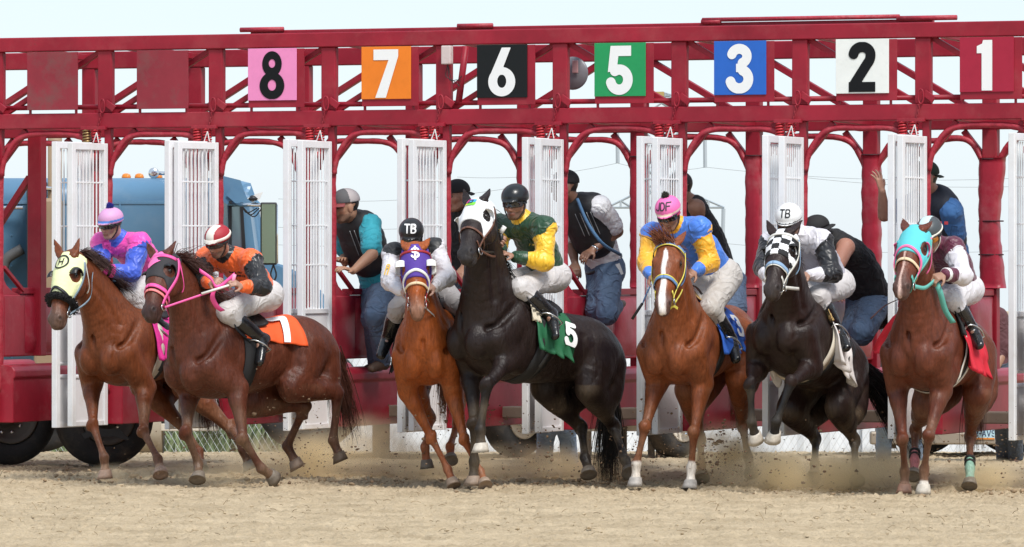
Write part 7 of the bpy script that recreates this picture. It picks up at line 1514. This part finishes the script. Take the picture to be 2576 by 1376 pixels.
def crew_white():
    P = make_person('person', 'crewman in a white shirt, black vest and jeans, head hidden by a post', dict(Y=gd(5, .62), pelvis=(1522, 672), neck=(1454, 512), head=(1420, 470), torsoL=.56, face=(70, 0, 0), side=(.35, -.93, 0), skin=(.22, .11, .07), scale=1.08,
        L=dict(sh=(1508, 520, -.12), el=(1553, 582, 1), wr=(1492, 628, -1), hand=(1474, 640, -1), ua=.29, fa=.26), R=dict(sh=(1440, 530, .14), el=(1438, 610, 1), wr=(1446, 660, -1), hand=(1450, 680, -1)), curl=.7, palmL=(-.2, .3, -1),
        Ll=((1528, 790, -1), (1548, 770, 1), (1560, 768, 1)), Rl=((1500, 780, -1), (1520, 760, 1), (1530, 760, 1)), hunch=(.02, 0, .03)), group=CG)
    tshirt(P, cloth('tee_white', (.72, .72, .74), .75, .1), .75, .98); vest(P, VEST, SEAM, 1.2); breeches(P, JEAN, True, 1.0); boots(P, SHOE, True, False)
    cap(P, mat('cap_black', (.014, .014, .015), .8), mat('cap_black', (.014, .014, .015), .8))
    t = np.linspace(0, 2 * math.pi, 30)[:-1]; c = P.pel + P.tdir * .03; MB().tube([c + P.side * .17 * math.cos(a) + np.cross(P.tdir, P.side) * .15 * math.sin(a) for a in t], .018, 6, closed=True).build('belt', M_LEATHER_B, P.root, True)
    fr = np.array([0, -1., 0]); p = curve_pts([W(1452, 500, P.neck[1] - .14), W(1478, 560, P.neck[1] - .2), W(1515, 612, P.neck[1] - .22), W(1560, 640, P.pel[1] - .2)], 18); MB().tube(p, .013, 8).build('blue_rope', mat('rope_blue', (.06, .14, .26), .8, bump=.5, bscale=120), P.root, True)
    MB().box(W(1556, 678, P.pel[1] - .2), nrm((.9, 0, .35)) * .025, (0, .003, 0), nrm((-.35, 0, .9)) * .045).build('badge', mat('badge_white', (.75, .75, .74), .5), P.root)
    MB().lathe(P.J['L']['wr'] * .95 + P.J['L']['el'] * .05, nrm(P.J['L']['wr'] - P.J['L']['el']), [(-.01, .02), (-.009, .034), (.009, .033), (.01, .02)], 14).build('watch', M_CHROME, P.root, True)
def crew_tattoo():
    P = make_person('person', 'crewman in a black sleeveless shirt mostly hidden behind the pink-capped jockey', dict(Y=gd(6, .7), pelvis=(1815, 705), neck=(1740, 510), head=(1708, 470), torsoL=.62, face=(70, 0, 0), side=(.35, -.93, 0), skin=(.33, .17, .105), scale=1.06,
        L=dict(sh=(1752, 522, -.12), el=(1774, 600, 1), wr=(1745, 650, -1), hand=(1730, 660, -1)), R=dict(sh=(1728, 530, .14), el=(1722, 610, 1), wr=(1728, 650, -1), hand=(1730, 662, -1)), curl=.8,
        Ll=((1852, 776, -1), (1856, 702, 1), (1850, 682, 1)), Rl=((1815, 780, -1), (1826, 720, 1), (1824, 700, 1))), group=CG)
    tshirt(P, cloth('tee_black', (.012, .012, .013), .8, .05), 0, 1.0); breeches(P, JEAN_L, True, 1.0); boots(P, SHOE, True, False)
    MB().tube(curve_pts([W(1802, 718, P.pel[1] - .25), W(1812, 748, P.pel[1] - .28), W(1830, 748, P.pel[1] - .28), W(1833, 730, P.pel[1] - .25), W(1822, 700, P.pel[1] - .22)], 20), .011, 6).build('wallet_chain', mat('rope_blue', (.06, .14, .26), .8), P.root, True)
def crew_black():
    P = make_person('person', 'crewman in a black sleeveless shirt bent over a stall partition', dict(Y=gd(7, .62), pelvis=(2188, 758), neck=(2086, 602), head=(2054, 586), torsoL=.60, face=(80, 20, 0), side=(.35, -.93, 0), skin=(.42, .2, .14), scale=1.12, hunch=(.03, 0, .06),
        L=dict(sh=(2128, 622, -.14), el=(2100, 684, -1), wr=(2092, 718, 1), hand=(2106, 735, -1), ua=.3, fa=.26), R=dict(sh=(2072, 622, .14), el=(2060, 690, 1), wr=(2070, 720, -1), hand=(2080, 732, -1)), curl=.35, palmL=(0, .2, -1), palmR=(0, .2, -1),
        Ll=((2168, 838, -1), (2206, 760, 1), (2212, 722, 1)), Rl=((2146, 830, -1), (2180, 760, 1), (2186, 730, 1))), group=CG)
    tshirt(P, cloth('tee_black', (.012, .012, .013), .8, .05), 0, 1.12, .2); breeches(P, JEAN, True, 1.08); boots(P, mat('shoe_grey', (.10, .10, .09), .7), True, False)
    cap(P, mat('cap_black', (.014, .014, .015), .8), mat('cap_black', (.014, .014, .015), .8), back=True)
def crew_blue():
    P = make_person('person', 'crewman in a blue shirt and dark vest raising one open hand', dict(Y=gd(8, .7), pelvis=(2392, 694), neck=(2352, 488), head=(2326, 448), torsoL=.64, face=(60, 0, 0), side=(.6, -.8, 0), skin=(.36, .19, .13), haircol=(.02, .03, .02), scale=1.06,
        L=dict(sh=(2392, 530, -.12), el=(2406, 612, 1), wr=(2384, 660, -1), hand=(2370, 672, -1), ua=.29), R=dict(sh=(2316, 510, .1), el=(2224, 542, -1), wr=(2219, 482, -1), hand=(2212, 452, -1), ua=.32, fa=.2), curlR=.28, curlL=.8, spread=16, palmR=(-.6, .5, .1),
        Ll=((2404, 830, -1), (2410, 930, 1), (2395, 940, -1)), Rl=((2380, 830, -1), (2385, 930, 1), (2370, 940, -1))), group=CG)
    tshirt(P, cloth('tee_blue', (.05, .17, .42), .75, .1), .7); vest(P, mat('vest_navy', (.02, .026, .04), .6), None, 1.15); breeches(P, JEAN_D, True); boots(P, SHOE, True, False)
    mr = mat('tab_red', (.35, .02, .03), .6)
    for dx in (0, 16): MB().box(W(2364 + dx, 561, P.neck[1] - .28), (.014, 0, 0), (0, .012, 0), (0, 0, .012)).build('vest_tab', mr, P.root)
    cap(P, mat('cap_dark_green', (.015, .03, .018), .8), mat('cap_dark_green', (.015, .03, .018), .8), back=True)
def crew_far(i, label, **k):
    P = make_person('person', label, dict(k), group=CG); return P
def crew_rest():
    P = crew_far(0, 'crewman in a dark cap, face half hidden by a post beside the black horse', Y=gd(4, .75), pelvis=(1172, 700), neck=(1160, 530), head=(1149, 494), torsoL=.56, face=(50, 5, 0), side=(.35, -.93, 0), skin=(.33, .17, .11),
        L=dict(sh=(1182, 548, -.1), el=(1178, 625, 1), wr=(1168, 670, -1), hand=(1156, 688, -1)), R=dict(sh=(1142, 545, .1), el=(1130, 580, 1), wr=(1148, 545, -1), hand=(1156, 530, -1)), curl=.5, Ll=((1172, 820, -1), (1176, 925, 1), (1166, 940, -1)))
    tshirt(P, cloth('tee_black', (.012, .012, .013), .8, .05), .6); breeches(P, JEAN_D, True); boots(P, SHOE, True, False); cap(P, mat('cap_black', (.014, .014, .015), .8), mat('cap_black', (.014, .014, .015), .8), back=True)
    yb = 46.3
    P = crew_far(1, 'person in a black cap standing on the ground behind the rightmost stall', Y=yb, pelvis=(2492, 930), neck=(2462, 780), head=(2450, 742), torsoL=.5, face=(40, 10, 0), skin=(.3, .16, .1),
        L=dict(sh=(2510, 800), el=(2525, 880), wr=(2505, 930), hand=(2500, 955)), R=dict(sh=(2430, 800), el=(2428, 880), wr=(2440, 930), hand=(2445, 955)), curl=.5, Ll=((2552, 1050, -1), (2556, 1150, 1), (2550, 1165, -1)), Rl=((2520, 1050, -1), (2524, 1152, 1), (2515, 1167, -1)))
    tshirt(P, cloth('tee_plaid_dark', (.09, .03, .035), .8, .05), 1.0); breeches(P, JEAN_D, True); boots(P, SHOE, True, False); cap(P, mat('cap_black', (.014, .014, .015), .8), mat('cap_black', (.014, .014, .015), .8))
    P = crew_far(2, 'person in pale jeans behind the gate, only the legs seen below the black horse', Y=46.0, pelvis=(1398, 965), neck=(1380, 815), head=(1372, 775), torsoL=.5, face=(30, 20, 0),
        L=dict(sh=(1420, 830), el=(1425, 900), wr=(1410, 950), hand=(1405, 965)), R=dict(sh=(1345, 830), el=(1340, 900), wr=(1350, 950), hand=(1355, 965)), Ll=((1424, 1070, -1), (1434, 1160, 1), (1428, 1174, -1)), Rl=((1376, 1070, -1), (1368, 1160, 1), (1358, 1174, -1)))
    tshirt(P, cloth('tee_grey', (.12, .12, .13), .8, .05), .7); breeches(P, JEAN_L, True, 1.12); boots(P, SHOE, True, False)
    P = crew_far(3, 'person in blue jeans behind the gate, only the legs seen behind the rightmost horse', Y=46.4, pelvis=(2262, 968), neck=(2268, 828), head=(2270, 790), torsoL=.46, face=(10, 30, 0),
        L=dict(sh=(2305, 840), el=(2312, 905), wr=(2300, 950), hand=(2295, 965)), R=dict(sh=(2232, 840), el=(2240, 905), wr=(2245, 950), hand=(2250, 965)), Ll=((2296, 1065, -1), (2302, 1148, 1), (2296, 1160, -1)), Rl=((2226, 1065, -1), (2222, 1148, 1), (2214, 1160, -1)))
    tshirt(P, cloth('tee_grey', (.12, .12, .13), .8, .05), .7); breeches(P, JEAN_L, True, 1.05); boots(P, SHOE, True, False)
crew_teal(); crew_white(); crew_tattoo(); crew_black(); crew_blue(); crew_rest()
# ------------------------------------------------------------------ kicked-up dust and flying dirt
def dust_material(dens, scale, seed):
    m = bpy.data.materials.new('dust_%d' % seed); m.use_nodes = True; nt = m.node_tree; N, L = nt.nodes, nt.links; N.clear()
    out = N.new('ShaderNodeOutputMaterial'); pv = N.new('ShaderNodeVolumePrincipled'); L.new(pv.outputs[0], out.inputs['Volume']); pv.inputs['Color'].default_value = (.99, .87, .63, 1); pv.inputs['Anisotropy'].default_value = .25
    tc = N.new('ShaderNodeTexCoord'); ln = N.new('ShaderNodeVectorMath'); ln.operation = 'LENGTH'; L.new(tc.outputs['Object'], ln.inputs[0])
    fo = N.new('ShaderNodeMapRange'); fo.interpolation_type = 'SMOOTHSTEP'; fo.inputs[1].default_value = 1.0; fo.inputs[2].default_value = .15; fo.inputs[3].default_value = 0; fo.inputs[4].default_value = 1; L.new(ln.outputs['Value'], fo.inputs[0])
    geo = N.new('ShaderNodeNewGeometry'); of = N.new('ShaderNodeVectorMath'); of.operation = 'ADD'; of.inputs[1].default_value = (seed * 3.1, seed * 1.7, 0); L.new(geo.outputs['Position'], of.inputs[0])
    n = N.new('ShaderNodeTexNoise'); n.inputs['Scale'].default_value = scale; n.inputs['Detail'].default_value = 3; n.inputs['Roughness'].default_value = .55; L.new(of.outputs[0], n.inputs[0])
    r = N.new('ShaderNodeMapRange'); r.inputs[1].default_value = .38; r.inputs[2].default_value = .68; r.inputs[3].default_value = .06; r.inputs[4].default_value = 1; L.new(n.outputs[0], r.inputs[0])
    mu = N.new('ShaderNodeMath'); mu.operation = 'MULTIPLY'; L.new(fo.outputs[0], mu.inputs[0]); L.new(r.outputs[0], mu.inputs[1]); m2 = N.new('ShaderNodeMath'); m2.operation = 'MULTIPLY'; m2.inputs[1].default_value = dens * 2.3; L.new(mu.outputs[0], m2.inputs[0]); L.new(m2.outputs[0], pv.inputs['Density'])
    return m
bm = bmesh.new(); bmesh.ops.create_icosphere(bm, subdivisions=3, radius=1.0)
for i, (px, py, Y, rx_, ry_, rz_, dens, sc_) in enumerate(((770, 1150, 43.1, .75, .6, .26, 3.2, 3.5), (940, 1120, 43.2, .5, .5, .3, 2.6, 3.5), (1090, 1165, 42.6, .75, .5, .22, 2.6, 4), (1330, 1165, 42.6, .7, .5, .2, 2.4, 4), (1530, 1180, 42.6, .6, .5, .16, 3.4, 4),
        (1830, 1150, 41.3, .42, .35, .3, 6.0, 5), (2010, 1195, 40.8, .8, .5, .22, 5.0, 3.5), (2200, 1180, 40.8, .55, .5, .2, 4.2, 4), (2480, 1200, 40.6, .45, .4, .16, 4.2, 4), (560, 1190, 41.6, .5, .4, .12, 2.4, 4), (320, 1190, 42.4, .5, .4, .1, 1.6, 4))):
    me = bpy.data.meshes.new('dust_cloud'); bm.to_mesh(me); me.materials.append(dust_material(dens, sc_, i)); ob = bpy.data.objects.new('dust_cloud', me); ob.location = tuple(W(px, py, Y)); ob.scale = (rx_, ry_, rz_); COL.objects.link(ob)
    tag(ob, 'soft tan dust hanging around the hooves', 'dust', 'dust clouds around the hooves', 'stuff')
bm.free()
gq = np.random.default_rng(21); C_ = []; S_ = []
for px, py, Y, sx, sy, n, sz in ((780, 1120, 41.6, 90, 70, 300, .0045), (700, 1000, 41.6, 90, 80, 60, .004), (1150, 1050, 41.4, 70, 45, 120, .0045), (1100, 1150, 41.4, 110, 50, 160, .0045), (1340, 1120, 41.5, 70, 60, 180, .005), (1640, 1130, 41.0, 60, 50, 200, .0042), (1810, 1130, 41.0, 50, 45, 260, .0055), (1960, 1170, 40.7, 120, 30, 160, .0045), (2330, 1130, 40.4, 130, 60, 130, .0045), (2500, 1130, 40.6, 50, 40, 90, .005), (1560, 1170, 41.4, 80, 30, 120, .005), (480, 1150, 41.2, 120, 50, 90, .004)):
    x = px + gq.normal(0, sx, n); y = np.minimum(py + gq.normal(0, sy, n), 1215); d = Y + gq.normal(0, .3, n)
    C_ += [W(a, b, c) for a, b, c in zip(x, y, d)]; S_ += list(gq.gamma(1.6, sz * .55, n) + .0018)
clods('flying_dirt', np.array(C_), np.array(S_), mat('flying_earth', (.15, .095, .055), .95, var=.4, vscale=40), 'specks of dark dirt thrown up by the hooves', 9, 1.0)
scene.cycles.volume_step_rate = 1.5; scene.cycles.volume_max_steps = 128
